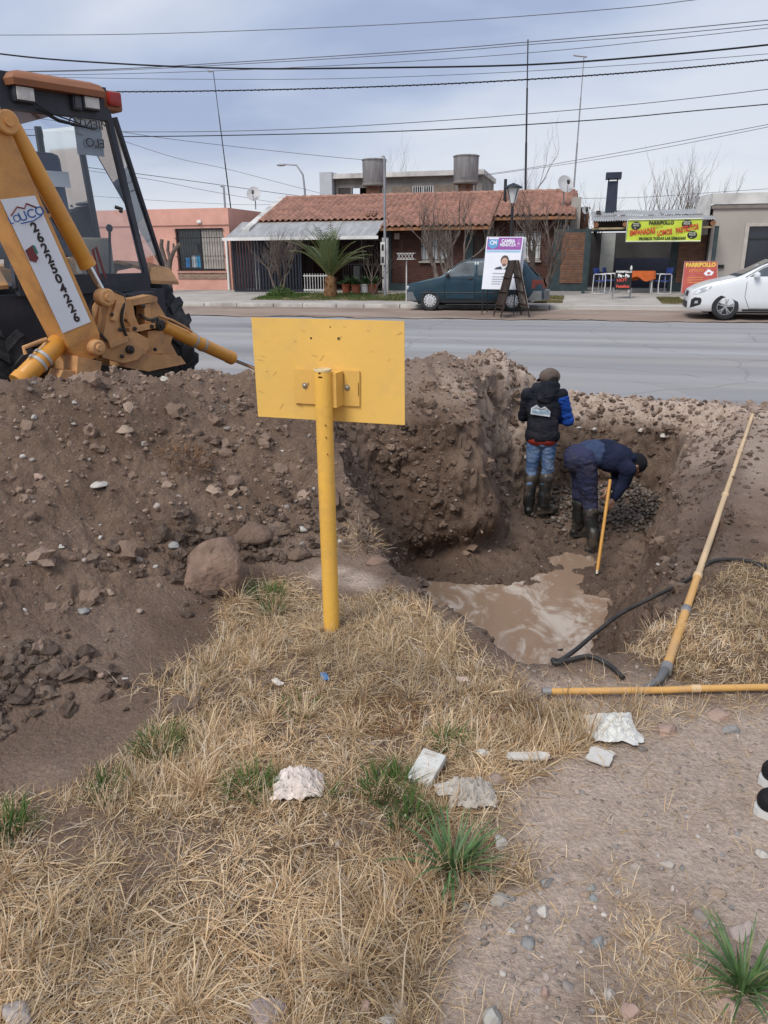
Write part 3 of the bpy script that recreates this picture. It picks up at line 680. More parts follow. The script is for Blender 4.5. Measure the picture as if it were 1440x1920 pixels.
w = MB().b2((wx0, YF+.10, wz0), (wx0+.06, YF+.16, wz1)).b2((wx1-.06, YF+.10, wz0), (wx1, YF+.16, wz1)).b2((wx0+.06, YF+.10, wz1-.06), (wx1-.06, YF+.16, wz1)).b2((wx0+.06, YF+.10, wz0), (wx1-.06, YF+.16, wz0+.06)).b2(((wx0+wx1)/2-.03, YF+.10, wz0+.06), ((wx0+wx1)/2+.03, YF+.16, wz1-.06)).build('window', M_IRON, root, True)
MB().b2((wx0+.06, YF+.125, wz0+.06), ((wx0+wx1)/2-.03, YF+.135, wz1-.06)).build('pane', M_GLASSD, w, True)
MB().b2(((wx0+wx1)/2+.03, YF+.125, wz0+.06), (wx1-.06, YF+.135, wz1-.06)).build('pane', M_CURT, w, True)
for k, hx in enumerate((.12, .42, .62)):
    MB().b2((wx0+.15+hx, YF+.115, wz0+.12), (wx0+.34+hx, YF+.122, wz0+.12+(.45 if k else .38))).build('window_display', mat('blue_display_%d' % k, ((.05,.22,.5),(.45,.5,.55),(.06,.3,.55))[k], .5), w, True)
grille(w, wx0-.03, wx1+.03, wz0-.05, wz1+.0, YF-.05, 19, .009, (wz0, wz0+.55, wz0+1.25, wz1-.05))
MB().b2((wx0-.04, YF-.03, FZ(523, 380)), (wx1+.04, YF-.004, wz0-.09)).build('brick_sill', M_BRK_S, root, True)
MB().b2((wx0-.07, YF-.07, wz0-.086), (wx1+.07, YF-.004, wz0-.04)).build('sill', M_PINK, root, True)
MB().tube([(FX(427), YF-.06, GZF), (FX(427), YF-.06, FZ(452, 427)), (FX(427), YF+.02, FZ(448, 427))], .05, 10).build('drainpipe', M_WHITE, root, True)
d = MB().b2((dx0, YF+.1, GZF-.1), (dx1, YF+.16, FZ(437, 280))).build('door', M_PINKD, root, True)
MB().ell((dx1-.1, YF+.07, GZF+1.0), (.03, .03, .03)).build('handle', M_IRON, d, True)
MB().box((FX(380), YF-.07, FZ(416, 380)), (.18, .10, .12), None, .02).build('wall_light', M_WHITE, root, True)

# ---------------- tiled house
root = thing('tiled_house', 'long brick house with terracotta tile roof behind the parked hatchback', 'house', (-7.2, YF, GZF))
hx0 = FX(470); hx1 = FX(1058); xm = FX(722); xs = FX(922)
eave = FZ(424, 820, 29.3); ridge_y = 33.2; ridge = FZ(367, 800, ridge_y)
slope = (ridge-eave)/(ridge_y-29.3)
# front brick wall right of the porch, then a part set back
w1 = (FX(789), FX(842), FZ(489, 815), FZ(434, 815)); w2 = (FX(962, 30.8), FX(1012, 30.8), FZ(488, 990, 30.8), FZ(433, 990, 30.8)); dr = (FX(886), FX(904), GZF-.02, FZ(436, 890))
mb = MB(); wall_open(mb, xm, xs, GZF-.2, eave+.25, YF, YF+.22, [w1, dr]); mb.build('brick_wall', M_BRK_D, root, True)
mb = MB(); wall_open(mb, xs+.02, hx1, GZF-.2, eave+.36, YF+.8, YF+1.0, [w2]); mb.b2((xs-.2, YF+.22, GZF-.2), (xs, YF+.8, eave+.3)); mb.build('brick_wall', M_BRK_D, root, True)
mb = MB().b2((hx0, YF+.3, GZF-.2), (hx0+.22, 37, eave+.3)).b2((hx1-.2, YF+1.0, GZF-.2), (hx1, 37, eave+.1)).b2((hx0+.22, 36.8, GZF-.2), (hx1-.2, 37, eave+.3))
mb.build('side_wall', M_OFFW, root, True)
MB().b2((hx0+.22, YF+2.6, GZF-.1), (xm, YF+2.8, eave+.6)).build('porch_wall', M_BRK_D, root, True)
MB().b2((xm, YF-.06, GZF-.2), (xs, YF-.004, FZ(531, 800))).build('plinth', M_SLATE, root, True)
MB().b2((xs+.02, YF+.74, GZF-.2), (hx1, YF+.796, FZ(531, 990))).build('plinth', M_SLATE, root, True)
for px in (728, 880, 914): MB().b2((FX(px)-.13, YF-.05, GZF-.2), (FX(px)+.13, YF-.008, eave+.02)).build('pilaster', M_SLATE, root, True)
MB().b2((hx1-.35, YF+.72, GZF-.2), (hx1+.02, YF+.79, eave+.5)).build('pilaster', M_SLATE, root, True)
for (a, b, c, d_), yy in ((w1, YF), (w2, YF+.8)):
    w = MB().b2((a, yy+.06, c), (a+.06, yy+.12, d_)).b2((b-.06, yy+.06, c), (b, yy+.12, d_)).b2((a+.06, yy+.06, d_-.06), (b-.06, yy+.12, d_)).b2((a+.06, yy+.06, c), (b-.06, yy+.12, c+.06)).build('window', M_WHITE, root, True)
    MB().b2((a+.06, yy+.09, c+.06), (b-.06, yy+.10, d_-.06)).build('shutter', mat('white_roller_shutter', (.78, .79, .78), .6, 0, .06, 9, .5, 60, streak=(.2, 1, 9)), w, True)
    MB().b2((a-.06, yy-.10, c-.07), (b+.06, yy-.004, c-.01)).build('sill', M_CONC, w, True)
    grille(w, a, b, c, d_, yy-.05, 9, .012, (c+.05, (c+d_)/2, d_-.05))
d = MB().b2((dr[0], YF+.08, dr[2]), (dr[1], YF+.13, dr[3])).build('door', mat('dark_wood_door', (.05, .028, .02), .5, 0, .3, 5), root, True)
MB().ell((dr[1]-.08, YF+.05, GZF+1.0), (.03, .03, .03)).build('handle', M_ZINC, d, True)
MB().box((FX(745), YF-.06, FZ(443, 745)), (.2, .09, .22), None, .015).build('meter_box', M_CONC, root, True)
# tile roof: pantile courses as real relief
def tile_roof(name, xa, xb, ya, yb, za, sl, par):
    per = .235; nx = int((xb-xa)/per*8); rows = int(sqrt((yb-ya)**2*(1+sl*sl))/.31); V = []; F = []
    xs_ = np.linspace(xa, xb, nx+1); rj = np.random.default_rng(5)
    for r in range(rows):
        y0_ = ya+(yb-ya)*r/rows; y1_ = ya+(yb-ya)*(r+1)/rows+.03
        base_ = sum(len(q) for q in V)
        ph = (xs_-xa)/per; wv = np.abs(np.sin(ph*pi))**1.2*.075; jit = rj.normal(0, .008, int((xb-xa)/per)+3)[ph.astype(int)]
        for yy, lift in ((y0_, -.01), (y0_, .045), (y1_, .0)):
            V.append(np.stack([xs_, np.full(nx+1, yy)+jit*.8, za+(yy-ya)*sl+lift+wv+jit], -1))
        for s_ in (0, 1):
            k = base_+s_*(nx+1)+np.arange(nx); F.append(np.stack([k, k+1, k+nx+2, k+nx+1], -1))
    o = bpy.data.objects.new(name, np_mesh(name, np.concatenate(V), np.concatenate(F).ravel(), 4, [M_TILE])); COL.objects.link(o); o.data.set_sharp_from_angle(angle=radians(45))
    o.parent = par; o.matrix_parent_inverse = wm(par).inverted(); return tag(o, kind='stuff')
roof = MB(); yl = 30.2; zl = eave+(yl-29.3)*slope
def rslab(x0_, x1_, y_, z_): roof.add([(x0_, y_, z_-.03), (x1_, y_, z_-.03), (x1_, ridge_y, ridge-.03), (x0_, ridge_y, ridge-.03), (x0_, y_, z_-.13), (x1_, y_, z_-.13), (x1_, ridge_y, ridge-.13), (x0_, ridge_y, ridge-.13)], [(0,1,2,3),(7,6,5,4),(0,4,5,1),(1,5,6,2),(3,7,4,0)])
rslab(hx0+.3, xm-.002, yl, zl); rslab(xm, xs, 29.3, eave)
e2y = 30.3; e2 = eave+(e2y-29.3)*slope
roof.add([(xs+.002, e2y, e2-.03), (hx1+.3, e2y, e2-.03), (hx1+.3, ridge_y, ridge-.03), (xs+.002, ridge_y, ridge-.03), (xs+.002, e2y, e2-.13), (hx1+.3, e2y, e2-.13), (hx1+.3, ridge_y, ridge-.13), (xs+.002, ridge_y, ridge-.13)], [(0,1,2,3),(7,6,5,4),(0,4,5,1),(1,5,6,2)])
roof.add([(hx0+.3, ridge_y, ridge-.04), (hx1+.3, ridge_y, ridge-.04), (hx1+.3, 37.2, eave-.1), (hx0+.3, 37.2, eave-.1)], [(0,1,2,3)])
roof = roof.build('roof', M_WOOD, root, True)
tile_roof('roof_tiles', hx0+.32, xm-.01, yl-.05, ridge_y, zl, slope, roof); tile_roof('roof_tiles', xm, xs, 29.25, ridge_y, eave, slope, roof)
tile_roof('roof_tiles', xs+.01, hx1+.28, e2y-.05, ridge_y, e2, slope, roof)
for i in range(32):
    xx = hx0+.4+(hx1-hx0-.2)*i/32
    MB().tube([(xx, ridge_y, ridge+.05), (xx+.36, ridge_y, ridge+.035)], [.10, .085], 10).build('ridge_tile', M_TILE, roof, True)
mb = MB().add([(hx0+.02, 29.25, eave+.0), (hx0+.31, 29.25, eave+.0), (hx0+.31, ridge_y+.3, ridge+.14), (hx0+.02, ridge_y+.3, ridge+.14), (hx0+.02, 29.25, eave-.3), (hx0+.31, 29.25, eave-.3), (hx0+.31, ridge_y+.3, eave-.3), (hx0+.02, ridge_y+.3, eave-.3)], [(0,1,2,3),(7,6,5,4),(0,4,5,1),(1,5,6,2),(2,6,7,3),(3,7,4,0)])
mb.build('gable_wall', M_OFFW, root, True)
for py in (405, 411):
    for k in range(4): 
        p = aty(686+k*5.5, py, 30.6 if py == 405 else 30.35); zz_ = eave+(p.y-29.25)*slope
        MB().tube([(p.x, p.y-.12, zz_+.12), (p.x, p.y+.2, zz_+.2)], [.06, .06], 8).build('vent_tile', M_TILE, roof, True)
# carport awning, gate, porch
az = FZ(444, 600, 28.6)
awn = MB().add([(FX(424, 28.6), 28.6, az), (xm-.03, 28.6, az), (xm-.03, yl+.1, zl+.0), (FX(424, 28.6), yl+.1, zl+.0), (FX(424, 28.6), 28.6, az-.05), (xm-.03, 28.6, az-.05), (xm-.03, yl+.1, zl-.05), (FX(424, 28.6), yl+.1, zl-.05)], [(0,1,2,3),(7,6,5,4),(0,4,5,1),(1,5,6,2),(3,7,4,0)]).build('carport_awning', mat('dull_awning_sheet', (.34, .345, .35), .6, .1, .2, 1.5, dirt=(.24, .22, .2), dscale=2, damt=.6, streak=(4, 1, 1)), root, True)
MB().b2((FX(420, 28.6), 28.52, az-.10), (xm+.1, 28.59, az+.015)).build('gutter', M_WHITE, awn, True)
MB().b2((FX(722, 28.7)-.10, 28.66, GZF-.15), (FX(722, 28.7)+.10, 28.86, az-.06)).build('porch_post', M_OFFW, root, True)
gx0, gx1, gz1 = FX(437, 28.9), FX(561, 28.9), FZ(447, 500, 28.9)
gate = MB().b2((gx0-.06, 28.95, GZF-.05), (gx0, 29.01, gz1)).b2((gx1, 28.95, GZF-.05), (gx1+.06, 29.01, gz1)).b2((gx0, 28.95, gz1-.06), (gx1, 29.01, gz1)).b2((gx0, 28.95, GZF), (gx1, 29.01, GZF+.08)).build('carport_gate', M_DKGATE, root, True)
n = 22; first = None
for i in range(n):
    wd = (gx1-gx0)/n
    if first is None:
        first = MB().prism([(-wd/2+.012, 0), (-wd/2+.03, -.03), (wd/2-.03, -.03), (wd/2-.012, 0)], GZF+.08, gz1-.06).build('slat', M_DKGATE, gate); b = first
    else: b = first.copy(); COL.objects.link(b); b.parent = gate
    b.location = wm(gate).inverted() @ Vector((gx0+wd*(i+.5), 28.99, 0))
pg = (FX(566, 28.9), FX(612, 28.9)); fz = FZ(513, 590, 28.9)
fence = MB().b2((pg[0], 28.96, GZF+.05), (pg[1], 29.0, GZF+.1)).b2((pg[0], 28.96, fz-.1), (pg[1], 29.0, fz-.06)).build('porch_fence', M_WHITE, root, True)
grille(fence, pg[0], pg[1], GZF, fz, 28.955, 9, .014, m=M_WHITE)
pg2 = (FX(562, 29.2), FX(586, 29.2)); side = MB().b2((pg2[0], 29.26, GZF+.05), (pg2[1], 29.3, GZF+.1)).b2((pg2[0], 29.26, FZ(455,575,29.2)), (pg2[1], 29.3, FZ(455,575,29.2)+.05)).build('porch_gate', M_IRON, root, True)
grille(side, pg2[0], pg2[1], GZF, FZ(453, 575, 29.2), 29.25, 6, .012)
lg = (FX(640, 28.95), FX(715, 28.95)); side = MB().b2((lg[0], 29.0, GZF+.05), (lg[1], 29.04, GZF+.1)).b2((lg[0], 29.0, FZ(452,680,28.95)), (lg[1], 29.04, FZ(452,680,28.95)+.05)).build('porch_gate', M_IRON, root, True)
grille(side, lg[0], lg[1], GZF, FZ(450, 680, 28.95), 28.99, 15, .011, (GZF+1.0,))
MB().b2((hx0+.22, YF+.25, GZF-.12), (xm, YF+2.6, GZF-.03)).b2((hx0, 28.7, GZF-.12), (xm, YF+.25, GZF-.03)).build('porch_floor', M_CONC, root, True)
MB().b2((FX(628), YF+2.5, GZF), (FX(642), YF+2.58, GZF+.9)).build('porch_cupboard', M_WHITE, root, True)
flower = [(650, 532, (.30, .09, .05)), (668, 533, (.33, .11, .06)), (684, 534, (.62, .62, .60)), (700, 533, (.30, .1, .06)), (660, 490, (.25, .1, .06))]
POTS = []
for i, (px, py, c) in enumerate(flower[:4]):
    p = aty(px, py+9, 28.4 if i != 1 else 28.3); p.z = float(swz(0, p.y))
    t = thing('potted_plant', ['dark terracotta pot with a leafy plant at the porch railing, nearest the palm', 'squat terracotta pot between two others at the porch railing', 'white pot with an upright leafy plant at the porch railing', 'small terracotta pot beside the porch corner post'][i], 'potted plant', p, 0, 'pots along the porch railing')
    MB().lathe([(.10, 0), (.15, .02), (.17, .28), (.19, .29), (.19, .34), (.16, .34), (.15, .30)], n=14).build('pot', mat('pot_%d' % i, c, .8, 0, .2, 8), t)
    mb = MB(); rr_ = random.Random(40+i)
    for k in range(46):
        a = rr_.uniform(0, 2*pi); e_ = rr_.uniform(.2, 1.4); L_ = rr_.uniform(.2, .5); w_ = rr_.uniform(.03, .06)
        d_ = Vector((cos(a)*cos(e_), sin(a)*cos(e_), sin(e_))); sd = d_.cross(Vector((0, 0, 1))).normalized()*w_
        b0 = Vector((0, 0, .32)); mid = b0+d_*L_*.6; tip = b0+d_*L_+Vector((0, 0, -.08))
        mb.add([b0, mid+sd, tip, mid-sd], [(0, 1, 2, 3)])
    mb.build('leaves', mat('houseplant_leaf', (.045, .09, .03), .5, 0, .4, 5), t)

# ---------------- two-storey block behind
root = thing('upper_storey_house', 'unfinished grey upper storey with flat roof rising behind the tile roof', 'house', (FX(760, 40), 40, 0))
Yb = 40.0; bx0, bx1 = FX(632, Yb), FX(900, Yb); bz1 = FZ(332, 760, Yb); bz0 = 2.0
ow = (FX(637, Yb), FX(660, Yb), FZ(372, 650, Yb), FZ(352, 650, Yb)); ow2 = (FX(772, Yb), FX(812, Yb), FZ(366, 790, Yb), FZ(348, 790, Yb)); ow3 = (FX(662, Yb), FX(700, Yb), FZ(374, 680, Yb), FZ(352, 680, Yb))
mb = MB(); wall_open(mb, bx0, bx1, bz0, bz1, Yb, Yb+.2, [ow, ow2, ow3]); mb.b2((bx1-.2, Yb+.2, bz0), (bx1, Yb+5, bz1)); mb.build('wall', M_CONCG, root, True)
MB().b2((FX(735, Yb), Yb-.03, bz0), (ow2[0], Yb-.003, FZ(349, 790, Yb))).build('brick_panel', M_BRK_P, root, True); MB().b2((ow2[1], Yb-.03, bz0), (FX(850, Yb), Yb-.003, FZ(349, 790, Yb))).build('brick_panel', M_BRK_P, root, True)
MB().b2((bx0-.3, Yb-.3, bz1), (bx1+.1, Yb+5.2, bz1+.22)).build('roof_slab', M_OFFW, root, True)
MB().b2((FX(608, Yb), Yb-.4, bz0), (FX(630, Yb), Yb+3, FZ(324, 618, Yb))).build('stair_tower', mat('pale_blue_grey_plaster', (.46, .49, .53), .9, 0, .1, 1.5), root, True)
w = MB().b2((ow2[0], Yb+.05, ow2[2]), (ow2[0]+.05, Yb+.1, ow2[3])).b2((ow2[1]-.05, Yb+.05, ow2[2]), (ow2[1], Yb+.1, ow2[3])).b2((ow2[0]+.05, Yb+.05, ow2[3]-.05), (ow2[1]-.05, Yb+.1, ow2[3])).b2(((ow2[0]+ow2[1])/2-.03, Yb+.05, ow2[2]), ((ow2[0]+ow2[1])/2+.03, Yb+.1, ow2[3]-.05)).build('window', M_WHITE, root, True)
MB().b2((ow2[0]+.05, Yb+.07, ow2[2]), ((ow2[0]+ow2[1])/2-.03, Yb+.08, ow2[3]-.05)).build('pane', M_GLASSD, w, True); MB().b2(((ow2[0]+ow2[1])/2+.03, Yb+.07, ow2[2]), (ow2[1]-.05, Yb+.08, ow2[3]-.05)).build('pane', M_GLASSD, w, True)
grille(w, ow2[0], ow2[1], ow2[2], ow2[3], Yb-.03, 10, .018, m=M_WHITE)
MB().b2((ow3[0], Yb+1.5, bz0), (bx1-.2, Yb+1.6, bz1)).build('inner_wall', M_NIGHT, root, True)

# ---------------- water tanks
for px, pt, pb, Yt, lab, hw in ((702, 298, 350, 35.0, 'grey round water tank over the tile roof, beside the tall metal street pole', 20.5), (873, 291, 346, 35.0, 'taller grey round water tank with a stained rim above the tile roof', 21.5)):
    c = aty(px, pb, Yt); zt_ = aty(px, pt, Yt).z; r = hw/FPX*sqrt(c.x**2+c.y**2)*1.0; base = c.z
    t = thing('water_tank', lab, 'water tank', (c.x, c.y, base), 0, 'rooftop water tanks')
    h = zt_-base
    MB().lathe([(r*.93, 0), (r*.97, .03), (r, h*.94), (r*1.05, h*.945), (r*1.05, h*.975), (r*.9, h), (.05, h+.03)], n=32).build('tank', M_TANK, t)
    MB().lathe([(r*1.02, .04), (r*1.03, .10), (r*1.0, .12)], n=32).build('band', M_CONCG, t)
    MB().b2((-.28, -.28, -1.6), (.28, .28, -.002)).build('pedestal', M_BRK_O, t)
    MB().tube([(r*.8, 0, .02), (r*.8, 0, -.5), (r*.8+.1, 0, -.7)], .03, 8).build('pipe', M_CONCG, t)

# ---------------- grill house
root = thing('grill_house', 'small grill shop with slate green frame, brick piers and dark open front', 'shop', (FX(1190), YF, GZF))
gx0, gx1 = FX(1036), FX(1338); zt = FZ(428, 1190); ox0, ox1, oz = FX(1106), FX(1258), FZ(433, 1190)
mb = MB(); wall_open(mb, gx0, gx1, GZF-.3, zt, YF, YF+.3, [(ox0, ox1, GZF-.29, oz)]); mb.build('front_wall', M_SLATE, root, True)
MB().b2((FX(1052), YF-.025, FZ(531, 1075)), (FX(1097), YF-.004, FZ(436, 1075))).build('brick_panel', M_BRK_O, root, True)
MB().b2((FX(1271), YF-.025, FZ(530, 1295)), (FX(1322), YF-.004, FZ(434, 1295))).build('brick_panel', M_BRK_O, root, True)
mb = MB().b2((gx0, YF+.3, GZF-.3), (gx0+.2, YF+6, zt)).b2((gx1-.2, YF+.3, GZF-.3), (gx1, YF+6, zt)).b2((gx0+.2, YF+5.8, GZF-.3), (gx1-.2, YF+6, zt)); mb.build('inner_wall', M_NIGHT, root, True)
MB().b2((gx0+.2, YF+.3, GZF-.15), (gx1-.2, YF+5.8, GZF-.04)).build('floor_slab', M_CONCG, root, True)
MB().b2((FX(1130), YF+4.5, GZF+.6), (FX(1160), YF+4.6, GZF+2.1)).build('back_door', mat('pale_door', (.35, .36, .34), .6), root, True)
MB().b2((FX(1160), YF+3.2, GZF), (ox1+.3, YF+3.6, GZF+1.15)).build('serving_counter', mat('navy_counter', (.02, .025, .05), .6), root, True)
rz0, rz1 = FZ(414, 1190, 28.9), FZ(396, 1190, 31.2)
def corrugated(xa, xb, ya, yb, za, zb, amp=.018, per=.08, sag=0.0, seed=0):
    nx = int((xb-xa)/per*6); xs_ = np.linspace(xa, xb, nx+1); ny = 6; V = []
    for k in range(ny+1):
        f = k/ny; yv = ya+(yb-ya)*f; V.append(np.stack([xs_, np.full(nx+1, yv)+.03*fbm(xs_*1.3+seed, xs_*0+f, oct=2), za+(zb-za)*f+amp*np.sin(xs_/per*2*pi)+.05*fbm(xs_*.9+seed, xs_*0+f*2, oct=2)], -1))
    V = np.concatenate(V); i, j = np.meshgrid(np.arange(nx), np.arange(ny)); k = (j*(nx+1)+i).ravel()
    return np_mesh('corrugated_sheet', V, np.stack([k, k+1, k+nx+2, k+nx+1], -1).ravel(), 4, [M_ZINC])
rx0, rx1 = FX(1106, 28.9), FX(1332, 28.9)
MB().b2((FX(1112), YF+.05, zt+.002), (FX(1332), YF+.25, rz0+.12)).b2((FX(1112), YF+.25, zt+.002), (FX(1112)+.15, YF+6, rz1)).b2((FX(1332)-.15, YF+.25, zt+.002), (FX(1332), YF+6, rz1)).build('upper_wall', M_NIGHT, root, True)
roofe = bpy.data.objects.new('sheet_roof', None); COL.objects.link(roofe); roofe.parent = root; roofe.matrix_parent_inverse = wm(root).inverted()
nS = 5
for k in range(nS):
    a = rx0+(rx1-rx0)*k/nS-.04; b = rx0+(rx1-rx0)*(k+1)/nS+.04
    for lev in (0, 1):
        f0, f1 = (0, .52) if lev == 0 else (.46, 1.0)
        ya, yb = 28.75+2.6*f0, 28.75+2.6*f1; za, zb = rz0+(rz1-rz0)*f0+lev*.035+k % 2*.012, rz0+(rz1-rz0)*f1+lev*.035+k % 2*.012
        o = bpy.data.objects.new('corrugated_sheet', corrugated(a, b, ya, yb, za, zb, seed=k*3+lev)); COL.objects.link(o); o.parent = roofe
for k, px in enumerate((1113, 1167, 1222, 1276, 1329)):
    MB().tube([(FX(px, 28.9), 28.8, rz0-.11), (FX(px, 28.9), 31.2, rz1-.13)], .085, 12).build('roof_log', M_WOOD, root, True)
MB().b2((rx0, 28.9, rz0-.26), (rx1, 28.97, rz0-.20)).build('fascia_board', mat('pale_board', (.45, .36, .22), .8, 0, .2, 4), root, True)
for px in (1098, 1338): MB().b2((FX(px, 28.95)-.06, 28.9, GZF), (FX(px, 28.95)+.06, 29.02, rz0-.2)).build('roof_post', M_SLATE, root, True)
cp = aty(1145, 395, 31.0); cw = 10/FPX*31.5
ch = MB().add([(cp.x-cw*.95, 30.8, cp.z-.6), (cp.x+cw*.95, 30.8, cp.z-.6), (cp.x+cw*.95, 31.3, cp.z-.6), (cp.x-cw*.95, 31.3, cp.z-.6), (cp.x-cw*.8, 30.85, cp.z+.98), (cp.x+cw*.8, 30.85, cp.z+.98), (cp.x+cw*.8, 31.25, cp.z+.98), (cp.x-cw*.8, 31.25, cp.z+.98)], [(0,1,5,4),(1,2,6,5),(2,3,7,6),(3,0,4,7),(4,5,6,7)])
ch = ch.build('chimney', mat('navy_chimney_steel', (.03, .038, .065), .45, .3, .2, 3), root, True)
MB().b2((cp.x-cw*1.2, 30.7, cp.z+1.06), (cp.x+cw*1.25, 31.4, cp.z+1.26)).build('cowl', MATS['navy_chimney_steel'], ch, True)
for sx in (-.7, .7): MB().b2((cp.x+cw*sx-.02, 30.95, cp.z+.98), (cp.x+cw*sx+.02, 31.1, cp.z+1.06)).build('cowl_strut', M_IRON, ch, True)

# ---------------- grey building on that side
root = thing('grey_building', 'beige-grey plastered building with a dark window behind the white car', 'building', (FX(1450), YF, GZF))
bx0 = FX(1325); zt = FZ(383, 1400); wv_ = (FX(1394), FX(1500), FZ(503, 1410), FZ(425, 1410))
mb = MB(); wall_open(mb, bx0, bx0+14, GZF-.3, zt, YF-.35, YF-.1, [wv_]); mb.b2((bx0, YF-.1, GZF-.3), (bx0+.25, YF+9, zt)).b2((bx0+.25, YF+8.8, GZF-.3), (bx0+14, YF+9, zt)); mb.build('wall', M_GREYW, root, True)
MB().b2((bx0-.08, YF-.42, zt-.14), (bx0+14, YF-.354, zt-.02)).build('cornice', mat('brown_cornice', (.22, .19, .17), .9), root, True)
MB().add([(bx0-.1, YF-.45, zt), (bx0+14, YF-.45, zt), (bx0+14, YF+8, zt+.55), (bx0-.1, YF+8, zt+.55), (bx0-.1, YF-.45, zt+.34), (bx0+14, YF-.45, zt+.30), (bx0+14, YF+8, zt+.6), (bx0-.1, YF+8, zt+.6)], [(0,1,5,4),(4,5,6,7),(3,0,4,7),(1,2,6,5)]).build('roof_edge', M_OFFW, root, True)
MB().add([(bx0-.75, YF+.6, 2.2), (bx0-.1, YF-.3, 2.2), (bx0-.1, YF-.3, zt+.3), (bx0-.35, YF+.6, zt+.3), (bx0-.1, YF+2.5, zt+.3), (bx0-.5, YF+3, 2.2)], [(0,1,2,3),(3,2,4),(5,0,3,4)]).build('gable_return', M_OFFW, root, True)
w = MB().b2((wv_[0]-.12, YF-.38, wv_[2]-.1), (wv_[0], YF-.2, wv_[3]+.1)).b2((wv_[0], YF-.38, wv_[3]), (wv_[1], YF-.2, wv_[3]+.1)).build('window', mat('window_surround', (.46, .42, .38), .9), root, True)
MB().b2((wv_[0], YF-.25, wv_[2]), (wv_[1], YF-.24, wv_[3])).build('pane', mat('navy_window_pane', (.02, .024, .035), .12, 0, .3, 1, spec=.6), w, True)
MB().b2((wv_[0], YF-.28, wv_[3]-.42), (wv_[1], YF-.255, wv_[3]-.38)).build('transom', M_IRON, w, True)
MB().box((FX(1350), YF-.40, FZ(499, 1350)), (.22, .08, .1), None, .01).build('mailbox', M_IRON, root, True)
MB().b2((bx0+.1, YF-.40, GZF-.2), (wv_[0]-.3, YF-.354, GZF+.22)).build('plinth', M_CONC, root, True)
# ================================================================ backhoe loader
BTH = radians(63); BO = Vector((-4.8, 6.48, 0.0))
bu = Vector((cos(BTH), sin(BTH), 0)); bb_ = Vector((sin(BTH), -cos(BTH), 0))
def bq(px, py, b):
    """local point (x right, y forward, z up) of the machine where the sight line meets the plane b metres behind its rear axle"""
    v = ray(px, py); c = CAMP-BO; t = (b-c.dot(bb_))/v.dot(bb_); p = c+v*t
    return Vector((p.dot(bu), -p.dot(bb_), p.z))
def catmull(pts, n=8):
    P_ = [pts[0]*2-pts[1]]+list(pts)+[pts[-1]*2-pts[-2]]; out_ = []
    for i in range(1, len(P_)-2):
        for k in range(n):
            u = k/n; a, b, c, d = P_[i-1], P_[i], P_[i+1], P_[i+2]
            out_.append(.5*((2*b)+(c-a)*u+(a*2-b*5+c*4-d)*u*u+(b*3-a-c*3+d)*u**3))
    return out_+[pts[-1]]
M_CASE = mat('machine_orange', (.60, .30, .095), .5, 0, .16, 3.0, .12, 60, dirt=(.26, .13, .06), dscale=3.2, damt=.65)
M_CASE2 = mat('machine_orange_faded', (.56, .30, .125), .65, 0, .18, 3.0, .15, 50, dirt=(.22, .13, .085), dscale=4.2, damt=.75)
M_CYL = mat('cylinder_orange', (.68, .31, .045), .42, 0, .1, 4, dirt=(.3, .14, .05), dscale=4, damt=.5)
M_ROOFO = mat('cab_roof_orange', (.27, .11, .05), .6, 0, .16, 2.5, dirt=(.17, .085, .05), dscale=3, damt=.5)
M_CABD = mat('cab_frame_dark', (.022, .026, .038), .5, .1, .2, 4, dirt=(.06, .06, .065), dscale=4, damt=.5)
M_RUB = mat('tyre_rubber', (.03, .032, .036), .8, 0, .3, 8, .2, 60, dirt=(.085, .08, .078), dscale=4, damt=.6)
M_CHROME = mat('chrome_rod', (.62, .63, .65), .14, 1.0, .05, 5)
M_CABIN = mat('cab_interior_grey', (.10, .105, .12), .8, 0, .2, 3)
M_SEAT = mat('seat_vinyl_blue', (.025, .045, .11), .6, 0, .2, 6)
M_LAMP = mat('lamp_lens', (.62, .62, .60), .2, 0, .15, 30, .3, 90)
M_RED = mat('red_lens', (.30, .02, .015), .25, 0, .15, 20)
M_STICK = mat('white_sticker', (.72, .76, .82), .45, 0, .04, 3)
M_INK = mat('black_ink', (.03, .022, .02), .6)
M_GLASS = glass_mat('cab_glass', (.90, .93, .95), .0)
M_GREASE = mat('greasy_steel', (.035, .03, .027), .6, .3, .4, 6)
BH = thing('backhoe_loader', 'yellow-orange backhoe loader with phone number sticker on its boom, parked beyond the mound', 'backhoe', BO, BTH)
